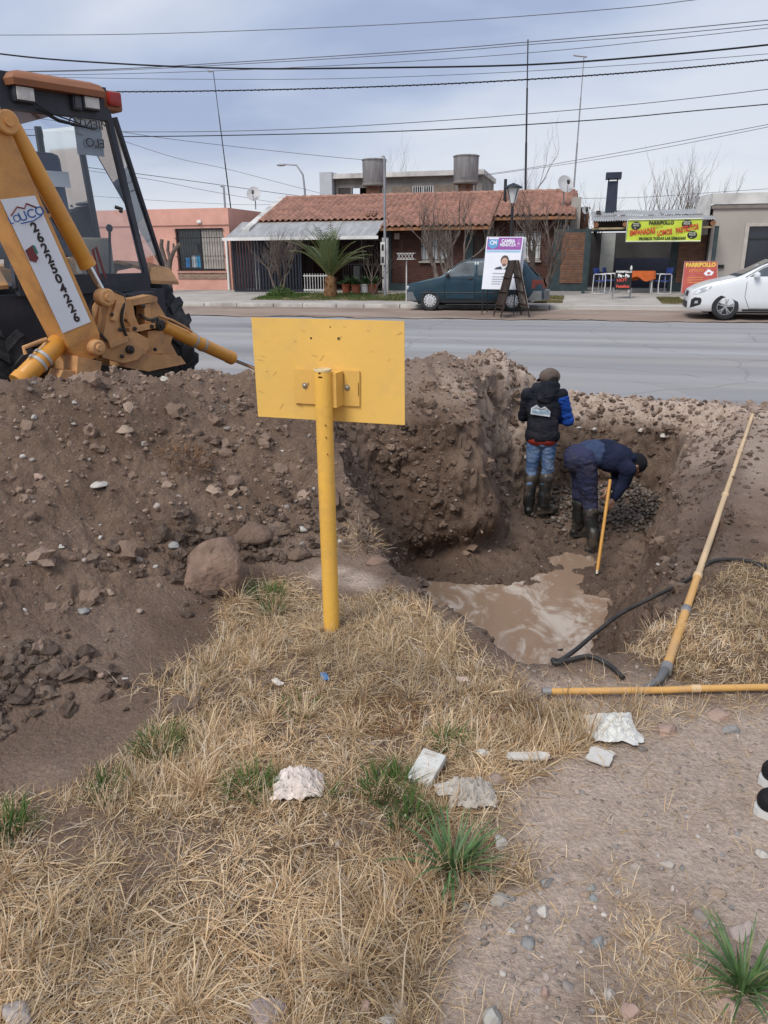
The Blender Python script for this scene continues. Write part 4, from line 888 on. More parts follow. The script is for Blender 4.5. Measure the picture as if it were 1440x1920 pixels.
def tyre(r, w, rim_r, lugs, parent, loc, name='wheel'):
    e_ = bpy.data.objects.new(name, None); COL.objects.link(e_); e_.parent = parent; e_.location = loc
    mb = MB(); hw = w/2; rb = r-.028
    mb.lathe([(rim_r, -hw*.72), (rim_r+.05, -hw*.95), (r*.80, -hw), (rb-.04, -hw*.9), (rb, -hw*.72), (rb+.008, 0), (rb, hw*.72), (rb-.04, hw*.9), (r*.80, hw), (rim_r+.05, hw*.95), (rim_r, hw*.72)], n=56, axis='X')
    for s in (-1, 1):
        for k in range(lugs):
            a0 = 2*pi*(k+(.5 if s > 0 else 0))/lugs; pts = []
            for f, da in ((0.02, 0), (.55, .13), (1.0, .20)):
                x_ = s*hw*(.98*f); rr_ = rb+(.0 if f < 1 else -.035)
                pts.append((x_, a0-da, rr_))
            hwid = .048/r; vs = []
            for (x_, a, rr_) in pts:
                for da, dr in ((-hwid*1.25, -.02), (hwid*1.25, -.02), (hwid*.85, .034), (-hwid*.85, .034)):
                    vs.append((x_, (rr_+dr)*cos(a+da), (rr_+dr)*sin(a+da)))
            fs = []
            for i in range(2):
                for j in range(4): fs.append((i*4+j, i*4+(j+1) % 4, i*4+4+(j+1) % 4, i*4+4+j))
            fs += [(3, 2, 1, 0), (8, 9, 10, 11)]
            mb.add(vs, fs, False)
    mb.build('tyre', M_RUB, e_)
    MB().lathe([(.03, -.06), (rim_r*.45, -.06), (rim_r*.6, -.01), (rim_r*.92, -hw*.55), (rim_r, -hw*.74), (rim_r, hw*.74), (rim_r*.92, hw*.55), (rim_r*.6, .05), (.03, .05)], n=32, axis='X').build('rim', M_CASE2, e_)
    return e_
tyre(.72, .44, .37, 21, BH, (-.78, 0, .72)); tyre(.72, .44, .37, 21, BH, (.88, 0, .72))
tyre(.47, .28, .24, 16, BH, (-.82, 2.15, .47)); tyre(.47, .28, .24, 16, BH, (.82, 2.15, .47))
MB().b2((-.36, -.9, .55), (.36, 3.0, .95)).build('chassis', M_CASE2, BH)
MB().cyl((-.67, 0, .72), (.67, 0, .72), .11, n=12).build('axle', M_GREASE, BH); MB().cyl((-.7, 2.15, .47), (.7, 2.15, .47), .08, n=12).build('axle', M_GREASE, BH)
MB().box((0, 2.0, 1.25), (.78, 1.75, .62), None, .08).build('engine_hood', M_CASE, BH)
for s in (-1, 1): MB().tube([(s*.55, .9, 1.55), (s*.55, 2.4, 1.15), (s*.55, 3.3, .45)], [.1, .1, .08], 4).build('loader_arm', M_CASE, BH)
MB().prism([(3.2, .12), (3.95, .10), (4.0, .2), (3.45, .3), (3.35, .75), (3.55, .95), (3.45, 1.0), (3.2, .75)], -1.05, 1.05, Matrix(((0,0,1,0),(1,0,0,0),(0,1,0,0),(0,0,0,1)))).build('loader_bucket', M_CASE2, BH)
for s in (-1, 1):
    mb = MB(); prof = [(-.62, 1.38), (-.5, 1.5), (-.1, 1.56), (.45, 1.5), (.75, 1.25)]
    for (a, b) in zip(prof[:-1], prof[1:]): mb.add([(s*.66, a[0], a[1]), (s*.98, a[0], a[1]-.02), (s*.98, b[0], b[1]-.02), (s*.66, b[0], b[1]), (s*.66, a[0], a[1]+.03), (s*.98, a[0], a[1]+.01), (s*.98, b[0], b[1]+.01), (s*.66, b[0], b[1]+.03)], [(0,1,2,3),(7,6,5,4),(0,4,5,1),(2,6,7,3),(1,5,6,2),(3,7,4,0)])
    mb.build('fender', M_CASE2, BH)
# ---- cab
TR = bq(198, 204, .50); BR = bq(276, 522, .66); zt, zb = TR.z, BR.z; at_, ab_ = TR.x, BR.x
yt, yb = TR.y, BR.y
QT = bq(214, 216, .28); QB = bq(309, 492, .22)
cab = bpy.data.objects.new('cab', None); COL.objects.link(cab); cab.parent = BH
def frame(z):
    f = (z-zb)/(zt-zb); return ab_+(at_-ab_)*f, yb+(yt-yb)*f
fr_t = .95                                    # cab front
def post(p0, p1, w=.07, d=.07, name='post', m=None): return MB().bar(p0, p1, w, d, (0, 1, 0)).build(name, m or M_CABD, cab)
for s in (-1, 1):
    post((s*ab_, yb, zb-.05), (s*at_, yt, zt), .045, .06)
    post((s*abs(QB.x), QB.y, zb-.02), (s*abs(QT.x), QT.y, zt-.02), .03, .05)
    post((s*.78, .35, zb-.25), (s*.66, .35, zt), .045, .05); post((s*.60, fr_t, zb-.4), (s*.52, fr_t-.1, zt), .05, .05)
    MB().add([(s*ab_, yb, zb), (s*abs(QB.x), QB.y, zb), (s*abs(QT.x), QT.y, zt-.03), (s*at_, yt, zt-.03)], [(0,1,2,3)]).build('quarter_glass', M_GLASS, cab)
    MB().add([(s*abs(QB.x), QB.y, zb), (s*.78, .31, zb), (s*.66, .31, zt-.03), (s*abs(QT.x), QT.y, zt-.03)], [(0,1,2,3)]).build('side_glass', M_GLASS, cab)
    MB().add([(s*.77, .39, zb), (s*.60, fr_t-.04, zb), (s*.53, fr_t-.12, zt-.03), (s*.65, .39, zt-.03)], [(0,1,2,3)]).build('door_glass', M_GLASS, cab)
MB().bar((-ab_, yb, zb-.03), (ab_, yb, zb-.03), .08, .16).build('lower_rail', M_CABD, cab)
MB().bar((-at_, yt, zt+.03), (at_, yt, zt+.03), .08, .26).build('upper_rail', M_CABD, cab)
MB().add([(-ab_+.04, yb-.005, zb+.05), (ab_-.04, yb-.005, zb+.05), (at_-.03, yt-.005, zt-.1), (-at_+.03, yt-.005, zt-.1)], [(0,1,2,3)]).build('rear_glass', M_GLASS, cab)
MB().add([(-.58, fr_t, zb-.1), (.58, fr_t, zb-.1), (.5, fr_t-.1, zt-.05), (-.5, fr_t-.1, zt-.05)], [(0,1,2,3)]).build('windscreen', M_GLASS, cab)
MB().b2((-ab_+.05, -.35, zb-.12), (ab_-.05, fr_t, zb-.04)).build('cab_floor', M_CABIN, cab)
MB().add([(-.80, yb+.02, zb-.1), (.80, yb+.02, zb-.1), (.8, yb+.02, .9), (-.8, yb+.02, .9), (-.8, yb+.25, zb-.1), (.8, yb+.25, zb-.1), (.8, yb+.25, .9), (-.8, yb+.25, .9)], [(3,2,1,0),(4,5,6,7),(0,1,5,4),(2,3,7,6),(1,2,6,5),(3,0,4,7)]).build('rear_panel', M_CABD, cab)
RT = bq(192, 178, .62); RL = bq(0, 141, .62); rz = (RT.z+RL.z)/2
mb = MB()
prof = [(-.0, .0), (.04, .07), (.12, .10), (.5, .12)]
hw_ = RT.x; yr = -.64
nseg = 7; vs = []; ring = []
for k, (ins, up) in enumerate([(0, -.075), (-.012, -.03), (.015, .015), (.07, .04), (.30, .055)]):
    ring.append([(-hw_+ins, yr+ins, zt+.135+up), (hw_-ins, yr+ins, zt+.135+up), (hw_+.12-ins, yr+.5, zt+.135+up), (hw_+.08-ins, 1.1-ins, zt+.11+up), (-hw_-.08+ins, 1.1-ins, zt+.11+up), (-hw_-.12+ins, yr+.5, zt+.135+up)])
vs = [p for r_i in ring for p in r_i]; fs = [(i*6+j, i*6+(j+1) % 6, i*6+6+(j+1) % 6, i*6+6+j) for i in range(4) for j in range(6)]+[[24, 25, 26, 27, 28, 29], [5, 4, 3, 2, 1, 0]]
mb.add(vs, fs, True); roof_ = mb.build('cab_roof', M_ROOFO, cab)
def lamp(px, py, b, sx, sz, m, nm='work_lamp'):
    c = bq(px, py, b); o_ = MB().box(c+Vector((0, .045, 0)), (sx+.03, .09, sz+.03), None, .012).build(nm, M_CABD, cab)
    MB().box(c+Vector((0, -.006, 0)), (sx, .012, sz), None, .004).build('lens', m, o_)
lamp(47, 176, .60, .14, .095, M_LAMP); lamp(172, 193, .60, .13, .085, M_LAMP)
lamp(146, 192, .585, .06, .09, M_CABIN, 'lamp_bracket')
c = bq(208, 187, .52); MB().box(c+Vector((0, .06, -.01)), (.20, .16, .16), None, .02).build('light_bracket', M_ROOFO, cab); o_ = MB().box(c+Vector((.01, -.035, 0)), (.12, .05, .11), None, .012).build('tail_lamp', M_RED, cab)
mb = MB().tube([bq(72, 205, .56), bq(110, 226, .6), bq(178, 243, .62)], [.012, .016, .006], 6); mb.build('wiper', M_IRON, cab)
MB().tube([bq(60, 190, .56), bq(96, 213, .6), bq(150, 232, .61)], .006, 5).build('wiper_arm', M_IRON, cab)
MB().tube([bq(216, 388, .6), bq(228, 392, .64), bq(226, 398, .64)], .018, 6).build('door_latch', M_IRON, cab)
s_ = MB().box((-.02, .18, zb+.35), (.5, .48, .16), None, .05).box((-.02, -.08, zb+.72), (.48, .14, .72), Matrix.Rotation(-.12, 3, 'X'), .06).build('seat', M_SEAT, cab)
MB().box((-.02, .18, zb+.13), (.3, .3, .26)).build('seat_base', M_CABIN, cab)
MB().box((.12, -.19, zb+.85), (.2, .006, .13), Matrix.Rotation(-.12, 3, 'X')).build('seat_logo', M_STICK, s_)
MB().tube([(.05, .9, zb+.1), (.05, .72, zb+.62)], .05, 8).build('steering_column', M_CABIN, cab)
MB().lathe([(.19, -.012), (.205, 0), (.19, .012), (.175, 0)], (.05, .70, zb+.66), n=24).build('steering_wheel', M_IRON, cab)
MB().box((0, fr_t-.06, zb+.4), (1.0, .2, .45), None, .04).build('dashboard', M_CABIN, cab)
for k, xx in enumerate((-.42, -.3, .38)):
    MB().tube([(xx, yb+.25, zb), (xx+.02, yb+.2, zb+.42)], .012, 6).ell((xx+.02, yb+.2, zb+.44), (.03, .03, .035)).build('control_lever', M_IRON, cab)
MB().box((.30, yb+.35, zb+.2), (.34, .12, .32), None, .03).build('side_console', mat('pale_console', (.36, .33, .27), .7), cab)
MB().tube([bq(187, 525, .95), bq(174, 468, .9), bq(180, 463, .9), bq(198, 522, .95)], .010, 6).build('grab_loop', mat('dark_red_paint', (.12, .012, .012), .5), BH)
st_w = basis((-1, 0, 0), (0, 0, 1))
p1_ = bq(166, 232, .58); p2_ = bq(178, 268, .585)
for body, pp in (('MIENTO', p1_), ('ELO', p2_)): text(body, .10, M_INK, cab, pp+Vector((.02, .03, 0)), basis((-1, 0, 0), (.0, .0, 1)), 'window_lettering')
MB().box(bq(172, 250, .56)+Vector((0, .05, 0)), (.25, .003, .34)).build('window_sticker', mat('pale_film', (.5, .55, .6), .5), cab)
# ---- rear frame
def pprism(pts, b0, b1, name, m, par=BH, smooth=False):
    base = [bq(px, py, b0) for px, py in pts]; n = len(base); mb = MB()
    vs = [Vector((p.x, -b0, p.z)) for p in base]+[Vector((p.x, -b1, p.z)) for p in base]
    mb.add(vs, [list(range(n)), list(range(n, 2*n))[::-1]]+[[k, n+k, n+(k+1) % n, (k+1) % n] for k in range(n)]); return mb.build(name, m, par)
def boss(px, py, b0, b1, r, name='pivot_pin', m=None, par=BH):
    c = bq(px, py, b1); return MB().lathe([(r*.98, -b0), (r, -b0-.01), (r, -b1+.012), (r*.8, -b1), (r*.45, -b1), (r*.4, -b1-.02), (.004, -b1-.02)], (c.x, 0, c.z), n=20, axis='Y').build(name, m or M_CASE2, par)
pprism([(214, 566), (262, 556), (268, 570), (264, 690), (214, 690)], .92, .96, 'frame_back_plate', M_GREASE)
pprism([(262, 556), (276, 560), (300, 600), (310, 622), (305, 642), (324, 676), (318, 684), (264, 686)], .97, 1.10, 'frame_side_plate', M_CASE2)
pprism([(228, 560), (264, 552), (276, 556), (276, 564), (230, 572)], .98, 1.14, 'frame_top_rail', M_CASE2)
pprism([(218, 560), (232, 562), (236, 590), (248, 618), (236, 622), (222, 596)], 1.0, 1.14, 'frame_web', M_CASE2)
pprism([(232, 614), (290, 604), (292, 612), (234, 624)], 1.12, 1.2, 'slide_rail', M_CASE2)
pprism([(255, 570), (266, 568), (268, 608), (256, 610)], 1.0, 1.13, 'frame_web', M_CASE2)
pprism([(205, 658), (310, 664), (320, 678), (250, 692), (206, 684)], 1.0, 1.24, 'frame_bottom_rail', M_CASE2)
pprism([(264, 620), (290, 616), (298, 660), (266, 664)], 1.04, 1.15, 'frame_web', M_CASE2)
pprism([(228, 570), (252, 568), (256, 600), (240, 618), (228, 600)], .965, .98, 'frame_hole', M_BLACK)
pprism([(236, 630), (262, 626), (264, 655), (240, 660)], .965, .985, 'frame_hole', M_BLACK)
MB().tube([bq(232, 578, 1.0), bq(246, 588, 1.05), bq(242, 604, 1.05), bq(254, 612, 1.0)], .02, 8).build('hydraulic_hose', M_GREASE, BH)
MB().tube([bq(226, 590, 1.05), bq(236, 600, 1.1), bq(250, 596, 1.05)], .018, 8).build('hydraulic_hose', M_IRON, BH)
pprism([(215, 552), (262, 545), (262, 552), (216, 560)], .75, 1.0, 'step_plate', M_CABD)
# swing tower
tw = pprism([(188, 560), (198, 548), (216, 556), (220, 575), (214, 605), (216, 622), (240, 622), (262, 634), (262, 652), (240, 672), (214, 678), (176, 668), (170, 652), (176, 630), (182, 605)], 1.2, 1.34, 'swing_tower', M_CASE2)
boss(203, 558, 1.30, 1.41, .070, 'tower_pin', M_CASE2, tw)
pprism([(178, 560), (190, 556), (190, 580), (172, 622), (160, 640), (155, 628)], 1.1, 1.2, 'tower_rib', M_CASE2, tw)
pprism([(214, 562), (222, 566), (216, 602), (206, 600)], 1.345, 1.38, 'tower_ear', M_CASE2, tw)
pprism([(200, 640), (236, 630), (238, 640), (204, 652)], 1.345, 1.375, 'tower_strap', M_CASE2, tw)
boss(186, 652, 1.34, 1.47, .062, 'boom_pin', M_CASE2, tw); boss(247, 656, 1.2, 1.38, .035, 'swing_pin', M_GREASE, tw)
boss(303, 610, .95, 1.22, .05, 'stabilizer_pin', M_GREASE)
MB().cyl(bq(238, 633, 1.3), bq(262, 636, 1.28), .035, n=12).build('swing_cylinder', M_CASE2, BH)
for px, py in ((225, 618), (252, 616), (284, 612), (290, 655), (272, 668), (228, 668), (210, 590), (180, 640), (268, 574)):
    c = bq(px, py, 1.36 if px < 250 else 1.2); MB().lathe([(.018, .0), (.018, -.014), (.008, -.02), (.002, -.02)], c, n=6, axis='Y').build('bolt', M_GREASE, BH)
for k, pts in enumerate((((196, 548, 1.1), (170, 572, 1.3), (176, 610, 1.36), (200, 640, 1.36)), ((206, 545, 1.1), (232, 556, 1.3), (228, 600, 1.35), (240, 640, 1.34)), ((150, 560, 1.1), (140, 590, 1.3), (152, 640, 1.36), (178, 676, 1.3)), ((262, 590, 1.1), (280, 600, 1.22), (296, 596, 1.2)))):
    MB().tube(catmull([bq(*q) for q in pts], 5), .013, 7).build('hydraulic_hose', M_GREASE, BH)
# base beams
pprism([(125, 678), (290, 690), (288, 700), (120, 700)], .95, 1.2, 'base_beam', M_GREASE)
pprism([(120, 664), (165, 674), (160, 700), (150, 704), (118, 700)], 1.2, 1.42, 'lower_bracket', M_CASE2)
pprism([(95, 690), (125, 692), (118, 724), (80, 722)], 1.2, 1.4, 'stabilizer_foot', M_CASE2)
# ---- stabilizers
def cylinder_ram(p0, p1, p2, r, rr, name, par=BH, clamps=True):
    e_ = MB().tube([p0, p0.lerp(p1, .02), p0.lerp(p1, .98), p1], [r*.9, r, r, r*.92], 20).build(name, M_CYL, par)
    d_ = (p1-p0).normalized()
    MB().tube([p1-d_*.05, p1+d_*.012], [r*1.07, r*1.07], 20).build('gland', M_CYL, e_); MB().tube([p1+d_*.005, p2], rr, 14).build('rod', M_CHROME, e_)
    for f in ((.42, .55) if clamps else ()):
        q_ = p0.lerp(p1, f); MB().tube([q_-d_*.012, q_+d_*.012], r*1.09, 20).build('clamp', M_ZINC, e_)
    return e_
rs = cylinder_ram(bq(306, 612, 1.08), bq(434, 671, .95), bq(490, 694, .92), .062, .028, 'stabilizer_ram')
MB().tube([bq(300, 592, 1.12), bq(322, 600, 1.14), bq(345, 612, 1.12), bq(360, 622, 1.1)], .012, 6).build('oil_pipe', M_CASE2, rs)
pe = bq(496, 697, .92); MB().box((pe.x, pe.y, pe.z-.02), (.34, .3, .05), None, .01).build('stabilizer_pad', M_CASE2, rs)
ls = cylinder_ram(bq(112, 640, 1.25), bq(36, 716, 1.3), bq(10, 742, 1.3), .075, .03, 'stabilizer_ram')
MB().tube([bq(48, 664, 1.3), bq(44, 652, 1.3), bq(75, 640, 1.28), bq(88, 636, 1.28)], .016, 8).build('oil_pipe', M_CASE2, ls)
# ---- boom
Rt, Rb = bq(17, 239, 1.42), bq(203, 662, 1.42)
t_ = (Rt-Rb).normalized()
eye = (Matrix.Rotation(-BTH, 3, 'Z') @ (CAMP-BO))-(Rt+Rb)/2; eye.normalize()
s_ax = t_.cross(eye).normalized(); s_ax = -s_ax if s_ax.x > 0 else s_ax
e_ax = s_ax.cross(t_).normalized(); e_ax = -e_ax if e_ax.dot(eye) < 0 else e_ax
w1 = s_ax*.262+e_ax*.07; w2 = s_ax*.125-e_ax*.19
boom = bpy.data.objects.new('boom', None); COL.objects.link(boom); boom.parent = BH
Lb = (Rt-Rb).length
def bsec(f, k1=1.0, off=0.0):
    o_ = Rb+t_*(Lb*f)+s_ax*off; return [o_, o_+w1*k1, o_+w1*k1+w2, o_+w2]
secs = [bsec(-.0, .55, .08), bsec(.10, .95, 0.0), bsec(.35), bsec(.75), bsec(1.0), bsec(1.12, .95)]
vs = [p for q_ in secs for p in q_]; fs = [(i*4+j, i*4+4+j, i*4+4+(j+1) % 4, i*4+(j+1) % 4) for i in range(len(secs)-1) for j in range(4)]+[(0,1,2,3), (23,22,21,20)]
MB().add(vs, fs).build('boom_beam', M_CASE, boom)
U0 = Rt+t_*(Lb*.1)+w1*.5+w2*.5; up = Vector((-.03, 0, 1))
vs = []; bend = [(U0-t_*.12, .17), (U0+t_*.12, .17), (U0+t_*.22+up*.16, .165), (U0+t_*.24+up*.42, .15), (U0+t_*.2+up*.9, .13)]
MB().tube([p for p, r in bend], [r for p, r in bend], 4, flat=.7).build('boom_upper', M_CASE, boom)
dip = U0+t_*.2+up*.9
MB().tube([dip+Vector((-.15, .1, .25)), dip+Vector((-.25, -.15, -.2)), dip+Vector((-.75, -.5, -1.6))], [.08, .14, .09], 4, flat=.7).build('dipper', M_CASE, boom)
# pin lug and rounded cheek where the lift cylinder meets the boom top
c_ = bq(3, 232, 1.35); MB().lathe([(.07, -1.2), (.08, -1.21), (.08, -1.45), (.07, -1.46), (.03, -1.46), (.028, -1.48), (.004, -1.48)], (c_.x, 0, c_.z), n=24, axis='Y').build('boom_lug', M_CASE, boom)
cyl_ = cylinder_ram(bq(22, 236, 1.30), bq(164, 497, 1.28), bq(192, 548, 1.27), .064, .03, 'lift_cylinder', BH, False)
for k in range(2): MB().tube([bq(30+k*7, 262, 1.22), bq(48+k*8, 312, 1.2), bq(100+k*8, 410, 1.2), bq(155+k*6, 500, 1.2)], .016, 7).build('hydraulic_hose', M_CASE2 if k else M_GREASE, boom)
pprism([(58, 404), (70, 402), (72, 408), (60, 412)], 1.15, 1.35, 'hose_clip', M_CASE2, boom)
pprism([(118, 540), (140, 538), (142, 552), (136, 566), (122, 560)], 1.32, 1.40, 'boom_stop', M_CASE2, boom)
nR = w1.cross(t_).normalized(); nR = -nR if nR.dot(eye) < 0 else nR
w1n = w1.normalized(); L1 = w1.length
def onboom(f, g): return Rb+t_*(Lb*f)+w1*g+nR*.004           # f along the boom from its foot, g across from the outer edge
stick = MB().add([onboom(.165, .10), onboom(.165, .97), onboom(.76, .97), onboom(.735, .10)], [(0, 1, 2, 3)]).build('number_sticker', M_STICK, boom)
Rst = basis(-w1n, t_)
if (Rst.col[2]).dot(nR) < 0: Rst = basis(w1n, t_)
for k, ch in enumerate('2622504226'):
    text(ch, .092, M_INK, stick, onboom(.618-.0458*k, .44 if k else .46)+nR*.002, Rst, 'digit', bold=.0035)
M_LOGO = mat('logo_blue', (.04, .12, .36), .5); M_MAR = mat('maroon_print', (.16, .03, .035), .5); M_TEAL = mat('teal_print', (.03, .2, .16), .5)
text('UCO', .085, M_LOGO, stick, onboom(.672, .38)+nR*.002, Rst, 'logo_lettering', bold=.001); text('LO', .07, M_LOGO, stick, onboom(.672, .85)+nR*.002, Rst, 'logo_lettering')
MB().tube([onboom(.69, .9)+nR*.002, onboom(.715, .66)+nR*.002, onboom(.70, .5)+nR*.002, onboom(.716, .4)+nR*.002, onboom(.69, .2)+nR*.002], .006, 4).build('logo_mountain', M_MAR, stick)
MB().tube([onboom(.65, .75)+nR*.002, onboom(.645, .4)+nR*.002, onboom(.655, .15)+nR*.002], .004, 4).build('logo_swoosh', M_LOGO, stick)
p_ = lambda f, g: onboom(f, g)+nR*.0035
MB().add([p_(.545, .95), p_(.50, .95), p_(.515, .72), p_(.555, .72)], [(0,1,2,3)]).add([p_(.50, .95), p_(.485, .82), p_(.50, .70), p_(.515, .72)], [(0,1,2,3)]).build('pipe_picture', M_MAR, stick)
MB().add([p_(.558, .72), p_(.515, .72), p_(.52, .655), p_(.55, .655)], [(0,1,2,3)]).build('pipe_picture', M_TEAL, stick)
def hit(px, py):
    """where a sight line meets the ground"""
    d = ray(px, py); t = np.geomspace(.8, 14, 2600); P_ = np.array(CAMP)[None]+t[:, None]*np.array(d)[None]
    below = P_[:, 2] < ground_z(P_[:, 0], P_[:, 1]); i = int(np.argmax(below)) if below.any() else len(t)-1
    return Vector(P_[i]), float(t[i])
# ================================================================ yellow road sign seen from behind
M_YEL = mat('sign_yellow', (.80, .50, .12), .5, 0, .05, 2.5, .05, 40, dirt=(.60, .40, .15), dscale=5, damt=.6)
M_YELP = mat('post_yellow', (.82, .47, .085), .45, 0, .08, 3, .08, 50, dirt=(.56, .33, .10), dscale=6, damt=.7)
M_YELC = mat('chipped_cap', (.62, .50, .28), .7, 0, .2, 8)
M_RUST = mat('rust', (.10, .035, .012), .9, 0, .3, 20)
M_BOLT = mat('bolt_steel', (.38, .35, .30), .45, .7, .2, 20)
P0 = atz(622, 1184, 0.0); P0.z = gz(P0.x, P0.y)-.08
top = aty(605, 692, P0.y)
SG = thing('road_sign', 'yellow rectangular road sign seen from behind, on a yellow post in dry grass', 'road sign', (P0.x, P0.y, 0))
R_ = .036
MB().tube([P0, P0.lerp(top, .5), top], [R_, R_, R_], 28, cap=False).build('post', M_YELP, SG, True)
ax = (top-P0).normalized()
MB().lathe([(R_-.004, -.01), (R_+.001, -.008), (R_+.0012, .0), (R_-.003, .002), (R_-.006, -.004), (.002, -.006)], n=28, M=ax.to_track_quat('Z', 'Y').to_matrix()).build('post_cap', M_YELC, SG).location = wm(SG).inverted() @ top
Yp = P0.y+.085
C4 = [aty(471, 595, Yp), aty(758, 602, Yp), aty(759, 797, Yp), aty(484, 781, Yp)]
mb = MB(); n_ = Vector((0, .004, 0)); cs_ = C4
mb.add([p for p in cs_]+[p+n_ for p in cs_], [(3,2,1,0),(4,5,6,7),(0,1,5,4),(1,2,6,5),(2,3,7,6),(3,0,4,7)]); mb.build('panel', M_YEL, SG, True)
for px, py, r in ((583, 634, .004), (635, 635, .006), (619, 613, .0025)):
    p = aty(px, py, Yp-.0015); MB().cyl(p, p+Vector((0, .001, 0)), r, n=10).build('drilled_hole', M_BLACK, SG, True)
# bracket: two flat lugs and a folded channel round the post
def plate(pts, y0, y1, name, m=M_YEL):
    ps = [aty(px, py, y0) for px, py in pts]; n = len(ps); mb = MB()
    mb.add([Vector((p.x, y0, p.z)) for p in ps]+[Vector((p.x, y1, p.z)) for p in ps], [list(range(n)), list(range(n, 2*n))[::-1]]+[[k, n+k, n+(k+1) % n, (k+1) % n] for k in range(n)][::1]); return mb.build(name, m, SG, True)
M_YEL2 = mat('bracket_yellow', (.74, .45, .11), .5, 0, .08, 4, .05, 40, dirt=(.45, .24, .05), dscale=4, damt=.5)
plate([(551, 692), (674, 696), (674, 762), (553, 756)], Yp-.010, Yp-.003, 'bracket_plate', M_YEL2)
a = aty(594, 694, Yp-.011); b = aty(643, 759, Yp-.011)
MB().prism([(a.x, Yp-.0105), (a.x+.012, P0.y+.004), (b.x-.006, P0.y+.004), (b.x+.004, Yp-.0105)], b.z, a.z).build('bracket_channel', M_YEL2, SG, True)
for px, py in ((572, 723), (651, 727)):
    p = aty(px, py, Yp-.010); b_ = MB().lathe([(.0085, .0), (.0085, -.006), (.006, -.009), (.0015, -.010)], p, n=12, axis='Y').build('bolt', M_BOLT, SG, True)
    MB().lathe([(.0125, .0), (.0125, -.002), (.0085, -.0022)], p, n=14, axis='Y').build('washer', M_BOLT, b_, True)
for px, py, w_, h_ in ((561, 757, .016, .003), (578, 720, .002, .012), (672, 730, .002, .055), (622, 712, .002, .04), (645, 712, .0015, .05), (500, 697, .008, .002), (667, 792, .01, .002)):
    p = aty(px, py, Yp-.0118); MB().box(p, (w_, .001, h_)).build('rust_mark', M_RUST, SG, True)
M_SCUF = mat('scuffed_yellow', (.60, .42, .17), .8, 0, .2, 30); rs_ = random.Random(9)
for k in range(26):
    p = aty(rs_.uniform(482, 750), rs_.uniform(605, 770), Yp-.0016); MB().box(p, (rs_.uniform(.002, .03), .0006, rs_.uniform(.0008, .002)), Matrix.Rotation(rs_.uniform(-.9, .9), 3, 'Y')).build('scuff_mark', M_SCUF, SG, True)
for px, py, w_ in ((604, 703, .010), (603, 697, .006), (612, 800, .003), (614, 828, .003), (612, 780, .003)):
    f = (692-py)/(692-1184); q_ = top.lerp(P0, f); MB().ell((q_.x+(px-604)/FPX*3, q_.y-R_+.0005, q_.z), (w_, .0016, .004), nu=10, nv=6).build('rust_mark', M_RUST, SG, True)

# ================================================================ pipes and hose
M_PIPE = mat('pipe_ochre', (.62, .44, .25), .6, 0, .14, 6, .1, 50, dirt=(.44, .33, .22), dscale=5, damt=.8, streak=(1, .4, 1))
M_PIPE2 = mat('pipe_ochre_bright', (.64, .36, .11), .5, 0, .12, 6, dirt=(.36, .24, .14), dscale=6, damt=.7)
M_FIT = mat('galvanised_fitting', (.30, .29, .28), .5, .5, .25, 10)
M_HOSE = mat('black_rubber_hose', (.022, .021, .02), .6, 0, .3, 9, dirt=(.07, .055, .045), dscale=8, damt=.6)
A = atz(1249, 1252, .05); B = atz(1411, 776, .06); A.z = gz(A.x, A.y)+.035; B.z = .05
t = thing('long_pipe', 'long ochre pipe of joined lengths lying along the trench edge towards the road', 'pipe', (A.x, A.y, 0))
fr = [0, .105, .185, .46, .70, 1.0]
d_ = (B-A)
for i in range(len(fr)-1):
    p, q_ = A+d_*fr[i], A+d_*fr[i+1]; sag = Vector((0, 0, -.012))
    MB().tube([p, (p+q_)/2+sag*(fr[i+1]-fr[i])*2, q_], [.0195-.0008*i]*3, 14).build('pipe_length', M_PIPE2 if i < 2 else M_PIPE, t, True)
    if i: MB().tube([p-d_.normalized()*.03, p-d_.normalized()*.025, p+d_.normalized()*.025, p+d_.normalized()*.03], [.019, .023, .023, .019], 14).build('coupling', M_PIPE if i != 1 else M_FIT, t, True)
e0 = A; e1 = atz(1236, 1275, gz(A.x, A.y)+.03); e2 = atz(1214, 1288, .02); e3 = atz(1204, 1292, .005)
MB().tube([A+d_.normalized()*.03, A-d_.normalized()*.02], [.024, .023], 14).build('hose_clamp', M_FIT, t, True)
MB().tube([A, A.lerp(e1, .5)+Vector((0, 0, .004)), e1, e2, e3], [.020, .018, .015, .012, .011], 12).build('hose_end', mat('grey_hose', (.13, .13, .135), .6, 0, .2, 9), t, True)
A2 = atz(1022, 1302, .02); B2 = atz(1475, 1291, .03); A2.z = gz(A2.x, A2.y)+.028; B2.z = gz(B2.x, B2.y)+.03
t = thing('short_pipe', 'straight ochre pipe with grey end cap lying in front of the trench', 'pipe', (A2.x, A2.y, 0))
d2 = (B2-A2); MB().tube([A2, A2+d2*.5+Vector((0, 0, -.004)), A2+d2*.62, B2], .0135, 14).build('pipe_length', M_PIPE2, t, True)
MB().tube([A2-d2.normalized()*.012, A2+d2.normalized()*.022], .0165, 14).build('end_cap', M_FIT, t, True)
MB().tube([A2+d2*.60, A2+d2*.64], .0155, 14).build('coupling', M_PIPE, t, True)
def lie(px, py, z0, lift=.016):
    p = atz(px, py, z0); p.z = max(p.z, gz(p.x, p.y)+lift); return p
hp = [lie(*q) for q in ((1168, 1278, 0), (1140, 1258, 0), (1105, 1246, 0), (1070, 1250, 0), (1042, 1256, 0), (1036, 1248, 0), (1050, 1238, 0), (1080, 1218, -.03), (1120, 1184, -.08), (1165, 1150, -.10), (1220, 1122, -.08), (1290, 1088, -.02), (1330, 1072, .0), (1375, 1060, .02), (1410, 1062, .02), (1470, 1085, .02))]
